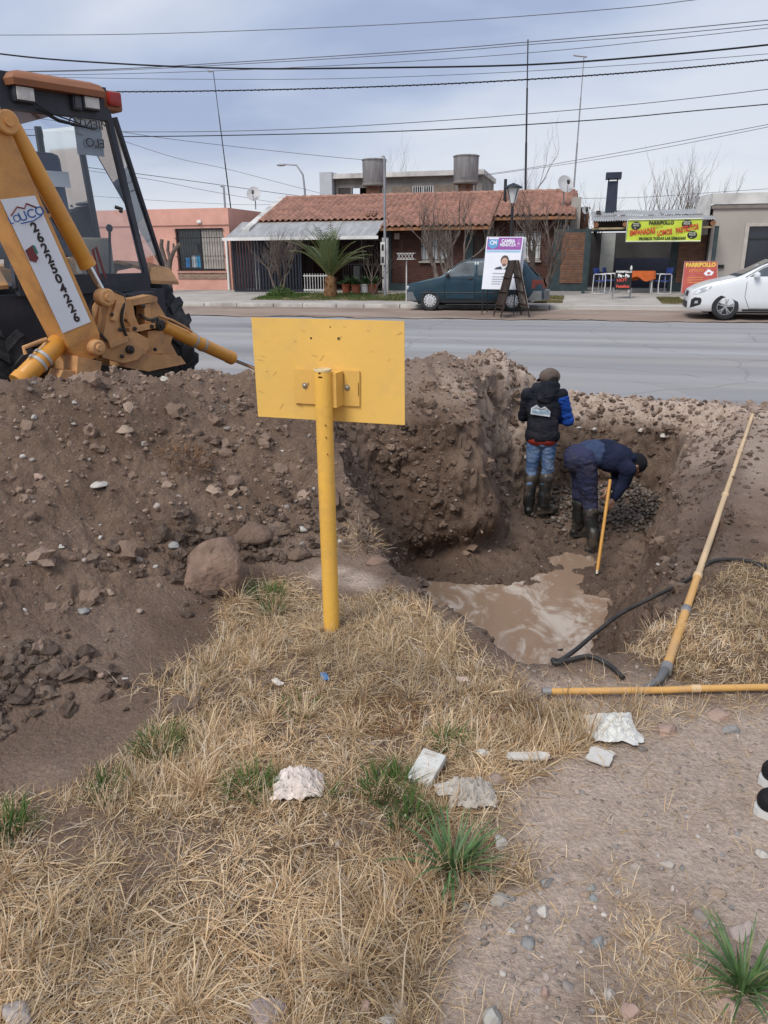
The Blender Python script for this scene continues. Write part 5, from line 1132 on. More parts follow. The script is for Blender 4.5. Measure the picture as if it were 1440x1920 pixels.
o = MB().tube(catmull(hp), .0100, 10).build('rubber_hose', M_HOSE); tag(recentre(o), 'black rubber hose winding from the muddy trench bank under the long pipe', 'hose')
q_ = [hit(px, py-6)[0]+Vector((0, 0, .02)) for px, py in ((1026, 1240), (1050, 1234), (1075, 1226))]
o = MB().tube(q_, [.022, .028, .026], 12).build('hose_stub', M_HOSE); tag(recentre(o), 'thick black hose end half buried in mud at the pit corner', 'hose')
# ================================================================ cars
M_TEAL_P = mat('dark_teal_paint', (.018, .052, .078), .22, .25, .12, 2, spec=.6, dirt=(.07, .075, .08), dscale=2.5, damt=.35)
M_WHITE_P = mat('white_car_paint', (.74, .76, .78), .2, 0, .03, 2, spec=.6)
M_PLAST = mat('grey_bumper_plastic', (.16, .17, .18), .65, 0, .15, 5)
M_DPLAST = mat('black_plastic', (.02, .021, .023), .5, 0, .2, 5)
M_CARGL = mat('car_window_glass', (.10, .115, .125), .06, 0, .4, 2.5, spec=.9)
M_HUB = mat('silver_hubcap', (.62, .63, .65), .35, .4, .1, 5)
M_ALLOY = mat('alloy_wheel', (.42, .42, .43), .35, .6, .15, 5)
M_HEADL = mat('headlamp_lens', (.45, .47, .50), .08, .1, .25, 12, spec=.8)
M_SEAM = mat('panel_gap', (.006, .006, .007), .8)
def bool_cut(obj, cutters):
    for c in cutters:
        md = obj.modifiers.new('b', 'BOOLEAN'); md.operation = 'DIFFERENCE'; md.object = c; md.solver = 'EXACT'
    dg = bpy.context.evaluated_depsgraph_get(); me = bpy.data.meshes.new_from_object(obj.evaluated_get(dg))
    obj.modifiers.clear(); old = obj.data; obj.data = me; bpy.data.meshes.remove(old)
    for c in cutters: m_ = c.data; bpy.data.objects.remove(c); bpy.data.meshes.remove(m_)
class Car:
    """side view in x (nose at 0, tail at +L) and z; width across y, street side at -y"""
    def __init__(s, root, top, belt_w, sill_z, roof_w, belt):
        s.root, s.top, s.bw, s.sill, s.rw, s.belt = root, top, belt_w, sill_z, roof_w, belt
    def zt(s, x): return float(np.interp(x, [p[0] for p in s.top], [p[1] for p in s.top]))
    def w_belt(s, x): return float(np.interp(x, [p[0] for p in s.bw], [p[1] for p in s.bw]))
    def zbelt(s, x): return float(np.interp(x, [p[0] for p in s.belt], [p[1] for p in s.belt]))
    def zsill(s, x): return float(np.interp(x, [p[0] for p in s.sill], [p[1] for p in s.sill]))
    def half(s, x, z):
        """half width of the skin at x, z"""
        wb = s.w_belt(x); zb = min(s.zbelt(x), s.zt(x)-.03); zs = s.zsill(x)
        if z <= zb:
            f = (z-zs)/max(zb-zs, .01); return wb*(.955+.06*math.sin(min(max(f, 0), 1)*2.3)-.012*f)
        f = (z-zb)/max(s.zt(x)-zb, .01); w0 = s.half(x, zb)
        return w0+(w0*s.rw-w0)*min(f, 1)*min(1, (s.zt(x)-zb)/.45)
    def body(s, xs, mat_):
        secs = []
        for x in xs:
            zt_, zs = s.zt(x), s.zsill(x); zb = min(s.zbelt(x), zt_-.03); L_ = []
            for f in (0, .12, .35, .6, .85, 1): z = zs+(zb-zs)*f; L_.append((s.half(x, z)*(.93 if f == 0 else 1), z))
            for f in (.3, .62, .86, .96): z = zb+(zt_-zb)*f; w = s.half(x, z); L_.append((w*(1 if f < .9 else .96), z))
            L_.append((L_[-1][0]*.86, zt_-.004)); L_.append((L_[-1][0]*.5, zt_+.008))
            pts = [(x, -w, z) for w, z in L_]+[(x, 0, zt_+.012)]+[(x, w, z) for w, z in L_[::-1]]
            secs.append(pts)
        n = len(secs[0]); mb = MB(); vs = [p for q in secs for p in q]; fs = []
        for i in range(len(secs)-1):
            for j in range(n-1): fs.append((i*n+j, i*n+j+1, i*n+n+j+1, i*n+n+j))
            fs.append((i*n+n-1, i*n, i*n+n, i*n+n+n-1))
        fs += [list(range(n))[::-1], [(len(secs)-1)*n+j for j in range(n)]]
        mb.add(vs, fs, True); return mb.build('body', mat_, s.root)
    def panel(s, poly, m, name, par, off=.004, side=-1, th=.006):
        """sheet on the flank from a side-view outline"""
        n = len(poly); cx = sum(p[0] for p in poly)/n; cz = sum(p[1] for p in poly)/n
        def pt(x, z, o): return Vector((x, side*(s.half(x, z)+o), z))
        mb = MB(); pts = []
        for k in range(n):
            a, b = poly[k], poly[(k+1) % n]
            for f in (0, .33, .67): pts.append((a[0]+(b[0]-a[0])*f, a[1]+(b[1]-a[1])*f))
        m_ = len(pts); vs = [pt(x, z, off) for x, z in pts]+[pt(x, z, off-th) for x, z in pts]+[pt(cx, cz, off)]
        fs = [[k, (k+1) % m_, 2*m_] for k in range(m_)]+[[k, m_+k, m_+(k+1) % m_, (k+1) % m_] for k in range(m_)]
        if side > 0: fs = [f[::-1] for f in fs]
        mb.add(vs, fs, True); return mb.build(name, m, par)
    def strip(s, pts, w, m, name, par, off=.004, side=-1):
        P = []
        for a, b in zip(pts[:-1], pts[1:]):
            for f in (0, .25, .5, .75): x, z = a[0]+(b[0]-a[0])*f, a[1]+(b[1]-a[1])*f; P.append(Vector((x, side*(s.half(x, z)+off), z)))
        x, z = pts[-1]; P.append(Vector((x, side*(s.half(x, z)+off), z)))
        return MB().tube(P, w, 5).build(name, m, par)
def car_wheel(root, x, y, r, w, style, side):
    e_ = bpy.data.objects.new('wheel', None); COL.objects.link(e_); e_.parent = root; e_.location = (x, y, r)
    rr_ = r*.64
    MB().lathe([(rr_, -w*.42), (rr_+.02, -w*.5), (r*.93, -w*.48), (r, -w*.36), (r, w*.36), (r*.93, w*.48), (rr_+.02, w*.5), (rr_, w*.42)], n=40, axis='Y').build('tyre', M_RUB, e_)
    s = side
    if style == 'hub':
        h = MB().lathe([(.01, s*w*.50), (rr_*.35, s*w*.50), (rr_*.9, s*w*.46), (rr_*1.0, s*w*.43), (rr_, -s*w*.3)], n=36, axis='Y').build('hubcap', M_HUB, e_)
        mb = MB()
        for k in range(12):
            a = 2*pi*k/12; c, q = cos(a), sin(a); M_ = Matrix.Rotation(-a, 3, 'Y')
            MB().box((rr_*.80*c, s*w*.475, rr_*.80*q), (rr_*.2, .012, rr_*.13), M_).build('hub_slot', M_SEAM, h)
        for k in range(4):
            a = 2*pi*k/4+.3; MB().cyl((rr_*.25*cos(a), s*w*.49, rr_*.25*sin(a)), (rr_*.25*cos(a), s*w*.515, rr_*.25*sin(a)), rr_*.07, n=8).build('hub_hole', M_SEAM, h)
    else:
        h = MB().lathe([(rr_*1.0, s*w*.45), (rr_*.93, s*w*.46), (rr_*.90, s*w*.30), (rr_*.90, -s*w*.3)], n=36, axis='Y', cap=False).build('rim', M_ALLOY, e_)
        MB().lathe([(.004, s*w*.1), (rr_*.88, s*w*.1), (rr_*.88, s*w*.05), (.004, s*w*.05)], n=24, axis='Y').build('brake_disc', M_SEAM, h)
        for k in range(5):
            for d_ in (-.17, .17):
                a = 2*pi*k/5+.2; p0 = Vector((rr_*.16*cos(a), s*w*.40, rr_*.16*sin(a))); p1 = Vector((rr_*.92*cos(a+d_), s*w*.44, rr_*.92*sin(a+d_)))
                MB().bar(p0, p1, rr_*.11, .03, (0, 1, 0)).build('spoke', M_ALLOY, h)
        MB().lathe([(rr_*.22, s*w*.36), (rr_*.2, s*w*.46), (.004, s*w*.47)], n=16, axis='Y').build('hub_cap', M_ALLOY, h)
    return e_
def arch_cutter(x, r, y0, y1, z):
    return MB().cyl((x, y0, z), (x, y1, z), r, n=36).build('cut', M_SEAM)
# ---- teal hatchback (nose towards -x), 3.69 m
ux = -4.24-.71; uy = 22.62+.0
zg = .045+float(shz(0, 22.6))*.5
UNO = thing('hatchback_car', 'old dark teal three-door hatchback parked at the far kerb', 'car', (ux, uy+.78, zg), radians(.5))
top = [(0,.62),(.02,.70),(.06,.745),(.45,.83),(.86,.92),(.98,.945),(1.10,1.02),(1.50,1.33),(1.62,1.385),(1.80,1.415),(2.4,1.425),(2.95,1.41),(3.25,1.385),(3.33,1.36),(3.40,1.28),(3.58,.93),(3.63,.85),(3.66,.6),(3.67,.5)]
U = Car(UNO, top, [(0,.64),(.05,.70),(.3,.745),(1.0,.77),(2.9,.77),(3.4,.75),(3.67,.70)], [(0,.30),(.25,.22),(3.3,.22),(3.67,.33)], .80, [(0,.66),(.5,.80),(1.0,.905),(2.0,.93),(3.67,.95)])
body = U.body([0,.02,.06,.15,.3,.45,.65,.86,.98,1.1,1.2,1.35,1.5,1.62,1.8,2.1,2.4,2.7,2.95,3.15,3.25,3.33,3.4,3.5,3.58,3.63,3.66,3.67], M_TEAL_P)
wf, wr, wz, WR = .71, 3.07, .27, .285
bool_cut(body, [arch_cutter(wf, .335, -1, -.42, .27), arch_cutter(wr, .335, -1, -.42, .27), arch_cutter(wf, .335, .42, 1, .27), arch_cutter(wr, .335, .42, 1, .27)])
body.data.set_sharp_from_angle(angle=radians(35)); 
for side in (-1, 1):
    for xx in (wf, wr): car_wheel(UNO, xx, side*.68, WR, .17, 'hub', side)
    g = U.panel([(1.17,.945),(1.96,.965),(1.96,1.335),(1.62,1.33),(1.52,1.285)], M_CARGL, 'door_window', UNO, .004, side)
    U.panel([(2.08,.97),(2.72,.985),(2.72,1.325),(2.08,1.335)], M_CARGL, 'rear_side_window', UNO, .004, side)
    U.panel([(2.80,.99),(3.36,1.0),(3.16,1.305),(2.80,1.32)], M_CARGL, 'quarter_window', UNO, .004, side)
    dr = U.panel([(1.16,.34),(1.98,.34),(1.98,.93),(1.16,.915)], M_TEAL_P, 'door', UNO, .004, side)
    U.strip([(1.14,.93),(1.14,.33),(2.0,.33),(2.0,.955)], .006, M_SEAM, 'door_gap', dr, .001, side)
    U.strip([(1.12,.94),(1.51,1.30),(1.62,1.355),(2.02,1.36),(2.02,.96)], .011, M_DPLAST, 'window_seal', UNO, .002, side)
    U.strip([(2.02,1.36),(3.2,1.345),(3.4,.985),(2.76,.965),(2.02,.955)], .009, M_DPLAST, 'window_seal', UNO, .002, side)
    MB().box((1.86, side*(U.half(1.86, .885)+.012), .885), (.15, .02, .045), None, .006).build('door_handle', M_DPLAST, dr)
    U.strip([(.40,.50),(1.1,.50),(2.0,.505),(2.74,.505)], .011, M_DPLAST, 'rub_strip', UNO, .003, side)
    MB().box((1.22, side*(U.half(1.22, .96)+.07), .985), (.09, .14, .10), None, .025).build('mirror', M_DPLAST, UNO)
    U.panel([(1.05,.225),(2.74,.225),(2.74,.30),(1.05,.30)], M_DPLAST, 'sill_trim', UNO, .003, side)
    tl = MB().add([(3.50, side*(U.half(3.5,.8)+.006), .62), (3.665, side*(U.half(3.66,.6)+.003), .62), (3.62, side*(U.half(3.6,.8)+.003), .86), (3.50, side*(U.half(3.5,.86)+.006), .86), (3.69, side*.48, .62), (3.645, side*.50, .86)], [(0,1,2,3),(1,4,5,2)] if side < 0 else [(3,2,1,0),(2,5,4,1)]).build('tail_lamp', mat('dark_red_lens', (.16, .03, .025), .25, 0, .3, 9), UNO)
    MB().box((-.004, side*.50, .635), (.04, .2, .115), None, .012).build('headlamp', M_HEADL, UNO)
    MB().box((.055, side*.675, .635), (.09, .05, .10), None, .012).build('indicator_lamp', M_HEADL, UNO)
def bumper(x0, x1, w, z0, z1, nose, m, name='bumper'):
    mb = MB(); ou = []
    for k in range(13):
        f = k/12*2-1; a = abs(f); bx = (x0 if nose else x1); dx = (.10*a**3)*(1 if nose else -1); ou.append((bx+dx, f*w))
    inn = [(x1 if nose else x0, w-.03), (x1 if nose else x0, -w+.03)]
    poly = ou+inn
    if not nose: poly = poly[::-1]
    mb.prism(poly[::-1], z0, z1); return mb.build(name, m, UNO)
bumper(-.055, .42, .745, .28, .52, True, M_PLAST); bumper(3.25, 3.735, .735, .30, .56, False, M_PLAST)
MB().box((-.006, 0, .63), (.03, .62, .10), None, .01).build('grille', M_DPLAST, UNO)
MB().add([(1.14,-.58,1.0),(1.14,.58,1.0),(1.52,.50,1.33),(1.52,-.50,1.33)], [(0,1,2,3)]).build('windscreen', M_CARGL, UNO).location = (-.012, 0, .012)
MB().add([(3.42,.5,1.25),(3.42,-.5,1.25),(3.575,-.58,.96),(3.575,.58,.96)], [(0,1,2,3)]).build('rear_window', M_CARGL, UNO).location = (.014, 0, .008)
for xx in (1.85, 2.75):
    MB().tube([(xx, -.60, 1.40), (xx, -.60, 1.455), (xx, .6, 1.455), (xx, .60, 1.40)], .014, 8).build('roof_rack_bar', M_DPLAST, UNO)
MB().b2((.3, -.5, .17), (3.3, .5, .24)).build('underbody', M_SEAM, UNO)
MB().tube([(3.35, .3, .2), (3.7, .3, .2)], .02, 8).build('exhaust', M_RUST, UNO)
def stretch(o):
    if o.type == 'MESH' and o.name.split('.')[0] not in ('roof_rack_bar',):
        for v in o.data.vertices:
            if v.co.x > 3.42: v.co.x += (v.co.x-3.42)*1.05
        o.data.update()
for o in list(UNO.children):
    if o.type == 'MESH': stretch(o)
# ---- white car (nose towards -x), only its front in view
nose = atz(1277, 585, .35); wh = atz(1350, 598, .06)
wx0 = aty(1277, 560, 21.15).x+.2
zg2 = .02+float(shz(0, 21.1))
WC = thing('white_car', 'white modern car with dark alloy wheels cut off by the picture edge', 'car', (wx0, 21.05+.86, zg2), radians(-1.0))
top = [(0,.58),(.02,.66),(.06,.70),(.25,.80),(.55,.90),(.85,.965),(1.02,1.0),(1.2,1.07),(1.6,1.28),(1.85,1.385),(2.1,1.455),(2.6,1.495),(3.1,1.47),(3.6,1.36),(3.95,1.18),(4.12,1.06),(4.3,1.02),(4.38,.9),(4.42,.5)]
Wc = Car(WC, top, [(0,.52),(.05,.62),(.18,.74),(.4,.81),(.9,.845),(3.4,.845),(4.1,.80),(4.42,.66)], [(0,.22),(.3,.19),(4.1,.2),(4.42,.32)], .74, [(0,.62),(.3,.74),(1.0,.93),(2.0,.985),(4.42,1.03)])
body = Wc.body([0,.02,.06,.12,.18,.25,.4,.55,.7,.85,1.02,1.1,1.2,1.4,1.6,1.85,2.1,2.35,2.6,2.85,3.1,3.35,3.6,3.8,3.95,4.12,4.3,4.38,4.42], M_WHITE_P)
wf, wr = .86, 3.46
bool_cut(body, [arch_cutter(wf, .365, -1.2, -.48, .31), arch_cutter(wr, .365, -1.2, -.48, .31), arch_cutter(wf, .365, .48, 1.2, .31), arch_cutter(wr, .365, .48, 1.2, .31)])
body.data.set_sharp_from_angle(angle=radians(35))
for side in (-1, 1):
    for xx in (wf, wr): car_wheel(WC, xx, side*.74, .315, .205, 'alloy', side)
    Wc.panel([(1.32,1.02),(2.28,1.045),(2.28,1.40),(1.95,1.36),(1.6,1.21)], M_CARGL, 'front_window', WC, .004, side); Wc.panel([(2.38,1.05),(3.2,1.07),(3.5,1.13),(3.2,1.33),(2.7,1.41),(2.38,1.41)], M_CARGL, 'rear_window', WC, .004, side)
    Wc.strip([(1.28,1.0),(1.27,.55),(1.40,.27),(2.30,.27),(2.33,1.03)], .005, M_SEAM, 'door_gap', WC, .001, side)
    Wc.strip([(1.24,1.01),(1.6,1.235),(1.95,1.385),(2.33,1.425),(2.7,1.43),(3.2,1.355),(3.55,1.13)], .010, M_DPLAST, 'window_seal', WC, .002, side)
    MB().box((1.47, side*(Wc.half(1.47, 1.03)+.10), 1.065), (.13, .20, .13), None, .045).build('mirror', M_WHITE_P, WC)
    MB().box((2.12, side*(Wc.half(2.12, .94)+.014), .93), (.19, .025, .035), None, .008).build('door_handle', M_WHITE_P, WC)
    Wc.panel([(.09,.60),(.16,.70),(.36,.79),(.50,.82),(.47,.74),(.32,.655),(.18,.60)], M_HEADL, 'headlamp', WC, .006, side)
    Wc.panel([(.055,.27),(.065,.47),(.14,.53),(.27,.52),(.30,.45),(.28,.36),(.16,.31)], M_DPLAST, 'fog_lamp_surround', WC, .006, side); f_ = Wc.panel([(.14,.38),(.15,.44),(.21,.45),(.22,.39)], M_HEADL, 'fog_lamp', WC, .012, side)
    Wc.panel([(1.25,.205),(3.05,.205),(3.05,.255),(1.25,.255)], M_DPLAST, 'sill_trim', WC, .003, side)
MB().box((.02, 0, .60), (.06, .85, .13), None, .02).build('grille', M_DPLAST, WC); MB().box((.005, 0, .34), (.05, .9, .16), None, .02).build('air_intake', M_DPLAST, WC)
MB().box((-.02, 0, .62), (.02, .14, .09), None, .01).build('badge', M_HUB, WC)
MB().add([(1.18,-.62,1.05),(1.18,.62,1.05),(1.88,.52,1.40),(1.88,-.52,1.40)], [(0,1,2,3)]).build('windscreen', M_CARGL, WC).location = (-.02, 0, .02)
MB().add([(1.06,-.66,1.015),(1.06,.66,1.015),(1.18,.62,1.07),(1.18,-.62,1.07)], [(0,1,2,3)]).build('wiper_cowl', M_DPLAST, WC).location = (0, 0, .014)
MB().b2((.4, -.55, .15), (4.0, .55, .21)).build('underbody', M_SEAM, WC)
# ================================================================ street furniture, signs
M_GALV = mat('galvanised_steel', (.30, .31, .33), .5, .4, .15, 5)
M_DKPOLE = mat('black_lamp_paint', (.02, .022, .025), .5, .2, .2, 5)
M_DISH = mat('dish_grey', (.45, .45, .46), .55, 0, .1, 4)
def sw(y): return float(swz(0, y))
# ---- street poles and lamps
p = atz(722, 556, sw(27.2)); px_ = aty(722, 520, 27.2).x; ptop = aty(721, 295, 27.2)
t = thing('street_pole', 'tall thin grey metal pole with a small meter box beside the porch', 'pole', (px_, 27.2, sw(27.2)))
h = ptop.z-sw(27.2); MB().tube([(0, 0, 0), (0, 0, 2.2), (0, 0, h)], [.05, .045, .035], 10).build('shaft', M_GALV, t); MB().tube([(0, 0, h), (-.03, 0, h+.05), (-.10, 0, h+.03)], .03, 8).build('bent_head', M_GALV, t)
MB().box((-.05, -.07, 1.42), (.16, .10, .75), None, .01).build('number_plate', M_OFFW, t)
for k, z in enumerate((1.62, 1.22)): MB().box((-.05, -.125, z), (.08, .012, .20), None, .004).build('meter_window', M_DKPOLE, t)
MB().tube([(0, 0, 2.6), (.12, 0, 2.55), (.14, 0, 2.4)], .012, 6).build('cable', M_DKPOLE, t)
def lamp_arm(px, pyb, pxh, pyh, Y, label):
    b = aty(px, pyb, Y); hd = aty(pxh, pyh, Y); t = thing('street_lamp', label, 'street lamp', (b.x, Y, 0))
    z1 = hd.z; w = hd.x-b.x
    MB().tube([(0, 0, 0), (0, 0, z1*.8), (w*.05, 0, z1*.93), (w*.3, 0, z1*1.01), (w*.8, 0, z1*1.02)], [.08, .06, .05, .045, .04], 10).build('column', M_GALV, t)
    MB().ell((w*.92, 0, z1*1.015), (abs(w)*.2, .12, .07)).build('lamp_head', M_GALV, t)
lamp_arm(572, 372, 524, 313, 45.0, 'curved grey street lamp rising behind the tiled house')
b = aty(422, 388, 36.0); t = thing('vent_pipe', 'short grey pipe with a bent top standing on the pink house roof', 'vent pipe', (b.x, 36.0, 2.9)); MB().tube([(0, 0, 0), (0, 0, aty(420, 350, 36.0).z-2.9), (-.05, 0, aty(420, 347, 36.0).z-2.9), (-.14, 0, aty(420, 350, 36.0).z-2.9)], .05, 8).build('pipe', M_GALV, t)
# lantern by the hatchback
Yl = 26.0; b = aty(954, 545, Yl); hz_ = aty(957, 352, Yl).z
t = thing('park_lantern', 'black lantern post with a glass lamp behind the election poster', 'street lamp', (b.x, Yl, sw(Yl)))
hh = hz_-sw(Yl)
MB().tube([(0, 0, 0), (0, 0, .3), (0, 0, .31), (0, 0, hh-.55)], [.09, .085, .055, .045], 10).build('column', M_DKPOLE, t)
for k in range(4):
    a = pi/4+k*pi/2; MB().tube([(0, 0, hh-.58), (.07*cos(a), .07*sin(a), hh-.45), (.24*cos(a), .24*sin(a), hh-.02)], .012, 6).build('arm', M_DKPOLE, t)
MB().lathe([(.08, hh-.45), (.19, hh-.06), (.20, hh-.02)], n=18, cap=False).build('glass_shade', mat('frosted_glass', (.66, .68, .68), .3, 0, .05, 4), t)
MB().lathe([(.29, hh-.02), (.28, hh+.02), (.14, hh+.09), (.05, hh+.12), (.01, hh+.14)], n=20).build('hood', M_DKPOLE, t)
b2 = aty(943, 340, 31.0); t = thing('flue_pipe', 'short black flue pipe on the tile roof beside the lantern', 'flue', (b2.x, 32.0, ridge-.5)); MB().cyl((0, 0, 0), (0, 0, aty(943, 336, 32.0).z-ridge+.5), .06, n=10).build('pipe', M_DKPOLE, t)
# ---- TV masts
def mast(pxb, pyb, pxt, pyt, Y, label, r=.025, head='none'):
    b, tp = aty(pxb, pyb, Y), aty(pxt, pyt, Y); t = thing('antenna_mast', label, 'antenna mast', (b.x, Y, b.z)); v = tp-b
    MB().tube([(0, 0, 0), v*.35, v*.351, v*.7, v*.701, v], [r*1.25, r*1.25, r, r, r*.7, r*.7], 7).build('mast', M_DKPOLE if head != 'yagi' else M_GALV, t)
    if head == 'grid':
        MB().box(v+Vector((-.12, 0, .02)), (.22, .1, .03)).build('antenna', M_GALV, t); MB().tube([v+Vector((-.3, 0, .1)), v+Vector((.0, 0, .0))], .01, 5).build('antenna_arm', M_GALV, t)
    if head == 'yagi': MB().tube([v+Vector((-.38, 0, .06)), v+Vector((.12, 0, -.02))], .03, 6).build('antenna', M_GALV, t)
    if head == 'base': MB().ell((0, 0, .05), (.2, .1, .1)).build('mast_base', M_DKPOLE, t)
mast(433, 392, 400, 135, 34.0, 'thin leaning antenna mast over the pink house', .022, 'grid')
mast(985, 366, 990, 74, 33.5, 'tall dark straight antenna mast on the tile roof ridge', .035, 'base')
mast(1076, 352, 1095, 106, 33.0, 'tall pale antenna mast leaning beside the roof dish', .026, 'yagi')
# ---- satellite dishes
def dish(px, py, Y, r, label, yaw=.5, foot=.5):
    c = aty(px, py, Y); t = thing('satellite_dish', label, 'satellite dish', (c.x, c.y, c.z-foot))
    R = Matrix.Rotation(yaw, 3, 'Z') @ Matrix.Rotation(radians(62), 3, 'X')
    MB().lathe([(.02*r, .0), (.35*r, .025*r), (.7*r, .11*r), (1.0*r, .24*r), (1.02*r, .25*r), (1.0*r, .26*r), (.7*r, .13*r), (.35*r, .045*r), (.02*r, .02)], (0, 0, foot), n=28, M=R @ Matrix.Diagonal((.92, 1.05, 1))).build('reflector', M_DISH, t)
    f = R @ Vector((0, -.2*r, .95*r))+Vector((0, 0, foot)); e_ = R @ Vector((0, -1.0*r, .24*r))+Vector((0, 0, foot))
    MB().tube([e_, f], .016, 6).build('feed_arm', M_GALV, t); MB().box(f, (.09, .14, .09), R, .02).build('receiver', M_DKPOLE, t)
    pb = R @ Vector((0, 0, -.04))+Vector((0, 0, foot)); MB().tube([(pb.x, pb.y+.1, 0), (pb.x, pb.y+.1, foot*.8), pb], .025, 8).build('mount', M_GALV, t)
dish(476, 365, 31.5, .30, 'grey satellite dish on the wall between the pink house and the tiled house', .25, .55)
dish(1059, 347, 31.0, .32, 'grey satellite dish at the end of the tile roof', .45, .9)
dish(1098, 395, 31.2, .15, 'small grey satellite dish low beside the grill shop roof', .3, .35)
t = thing('rooftop_stub', 'broken brick chimney stub between tile roof and grill shop', 'chimney', (FX(1088, 32.0), 32.0, 2.4)); MB().b2((-.22, -.22, -.9), (.22, .22, aty(1088, 392, 32.0).z-2.4)).build('stack', M_BRK_O, t); MB().b2((-.25, -.25, aty(1088, 392, 32.0).z-2.4), (.25, .25, aty(1088, 389, 32.0).z-2.4)).build('cap', M_CONCG, t)
t = thing('rooftop_parapet', 'plastered chimney block at the end of the tile roof below the dish', 'chimney', (FX(1068, 31.6), 31.6, 2.4)); MB().prism([(-.05, -.6), (.30, -.6), (.20, .6), (-.05, .6)], .0, aty(1065, 372, 31.6).z-2.4).build('stack', M_CONC, t)
# ---- litter basket on a stand
Yk = 25.2; b = aty(762, 556, Yk); zt_ = aty(762, 486, Yk).z; t = thing('bin_stand', 'white lattice litter basket on a thin post at the kerb', 'litter basket', (b.x, Yk, sw(Yk))); hh = zt_-sw(Yk)
MB().cyl((0, 0, 0), (0, 0, hh-.03), .022, n=8).build('post', M_OFFW, t); bk = MB().b2((-.28, -.16, hh-.01), (.28, .16, hh+.01)).b2((-.28, -.16, hh+.17), (-.26, .16, hh+.19)).b2((.26, -.16, hh+.17), (.28, .16, hh+.19)).b2((-.26, -.16, hh+.17), (.26, -.14, hh+.19)).b2((-.26, .14, hh+.17), (.26, .16, hh+.19)).build('basket', M_OFFW, t)
for k in range(5):
    x_ = -.26+k*.104
    for a, c in ((x_, x_+.104), (x_+.104, x_)): MB().bar((a, -.15, hh), (c, -.15, hh+.18), .014, .014).build('lattice_bar', M_OFFW, bk)
# ---- sandwich boards by the hatchback
def board_prism(pts3, th, n):  # quad sheet with thickness along n
    n = Vector(n).normalized()*th; return MB().add([Vector(p) for p in pts3]+[Vector(p)+n for p in pts3], [(3,2,1,0),(4,5,6,7),(0,1,5,4),(1,2,6,5),(2,3,7,6),(3,0,4,7)])
M_POST_W = mat('poster_white', (.74, .76, .82), .4, 0, .03, 2); M_PURP = mat('poster_purple', (.27, .06, .33), .45, 0, .06, 3); M_CYAN = mat('poster_blue', (.08, .30, .55), .45); M_LBLUE = mat('poster_light_blue', (.30, .50, .70), .45)
M_SKIN_P = mat('printed_skin', (.50, .30, .22), .5, 0, .1, 6); M_HAIR_P = mat('printed_hair', (.05, .035, .03), .5); M_SUIT_P = mat('printed_suit', (.03, .035, .06), .5); M_GREYINK = mat('grey_ink', (.35, .37, .42), .6); M_SHIRT_P = mat('printed_shirt', (.6, .62, .65), .5)
Ye = 21.9
q4 = [aty(913, 444, Ye+.22), aty(982, 444, Ye+.22), aty(968, 543, Ye-.08), aty(903, 542, Ye-.08)]
zb_ = float(shz(0, 21.9))+.02
t = thing('election_poster', 'white and purple election poster board leaning in front of the hatchback', 'poster board', ((q4[2].x+q4[3].x)/2, Ye, zb_))
inv = wm(t).inverted(); Q = [inv @ p for p in q4]
TL, TR_, BR_, BL = Q; ux_ = (TR_-TL).normalized(); vz = (TL-BL).normalized(); nz = ux_.cross(vz).normalized(); nz = -nz if nz.y > 0 else nz
board_prism([TL, TR_, BR_, BL], .03, -nz).build('panel', M_POST_W, t)
# rear leaf and legs that carry it
back = [p+Vector((.08, .45, 0)) if i > 1 else p+Vector((.06, .05, -.01)) for i, p in enumerate(Q)]
board_prism(back, .03, (0, 1, 0)).build('back_panel', M_POST_W, t)
for P_, D_ in ((BL, -.0), (BR_, 0.)):
    MB().tube([P_+Vector((.04 if P_ is BL else -.04, .05, .02)), Vector((P_.x+(.04 if P_ is BL else -.04), P_.y-.08, 0))], .016, 6).build('leg', M_DKPOLE, t); MB().tube([P_+Vector((.1, .48, .1)), Vector((P_.x+.1, P_.y+.6, 0))], .016, 6).build('leg', M_DKPOLE, t)
W_ = (TR_-TL).length; Hh = (TL-BL).length
def pp(u, v, o=.003): return TL.lerp(TR_, u)*(1-v)+BL.lerp(BR_, u)*v+nz*o
def pquad(u0, u1, v0, v1, m, name, o=.003): return MB().add([pp(u0, v1, o), pp(u1, v1, o), pp(u1, v0, o), pp(u0, v0, o)], [(0,1,2,3)]).build(name, m, t)
Rp = basis(ux_, vz)
hd = pquad(.03, .97, .015, .245, M_PURP, 'poster_header'); pquad(.03, .97, .255, .295, M_LBLUE, 'poster_band')
MB().add([pp(a, b_, .005) for a, b_ in ((.06,.05),(.33,.05),(.33,.18),(.195,.235),(.06,.18))], [(4,3,2,1,0)]).build('poster_shield', M_CYAN, t); pquad(.06, .33, .02, .045, M_POST_W, 'poster_stripe', .005)
text('CM', .15, M_POST_W, t, pp(.195, .115, .008), Rp, 'lettering', bold=.004, sx=.85); text('CAMBIA', .125, M_POST_W, t, pp(.60, .085, .007), Rp, 'lettering', bold=.005, sx=.80); text('MENDOZA', .115, M_POST_W, t, pp(.60, .155, .007), Rp, 'lettering', bold=.004, sx=.74)
pquad(.84, .93, .04, .20, mat('poster_violet', (.36, .12, .42), .5), 'poster_box', .005); text('A', .09, M_POST_W, t, pp(.885, .13, .008), Rp, 'lettering')
def pell(u, v, ru, rv, m, name, o): return MB().add([pp(u+ru*cos(2*pi*k/20), v+rv*sin(2*pi*k/20), o) for k in range(20)], [list(range(20))[::-1]]).build(name, m, t)
MB().add([pp(a, b_, .004) for a, b_ in ((.30,.62),(.34,.585),(.46,.56),(.66,.56),(.74,.585),(.80,.62))], [(5,4,3,2,1,0)][::-1]).build('portrait_jacket', M_SUIT_P, t)
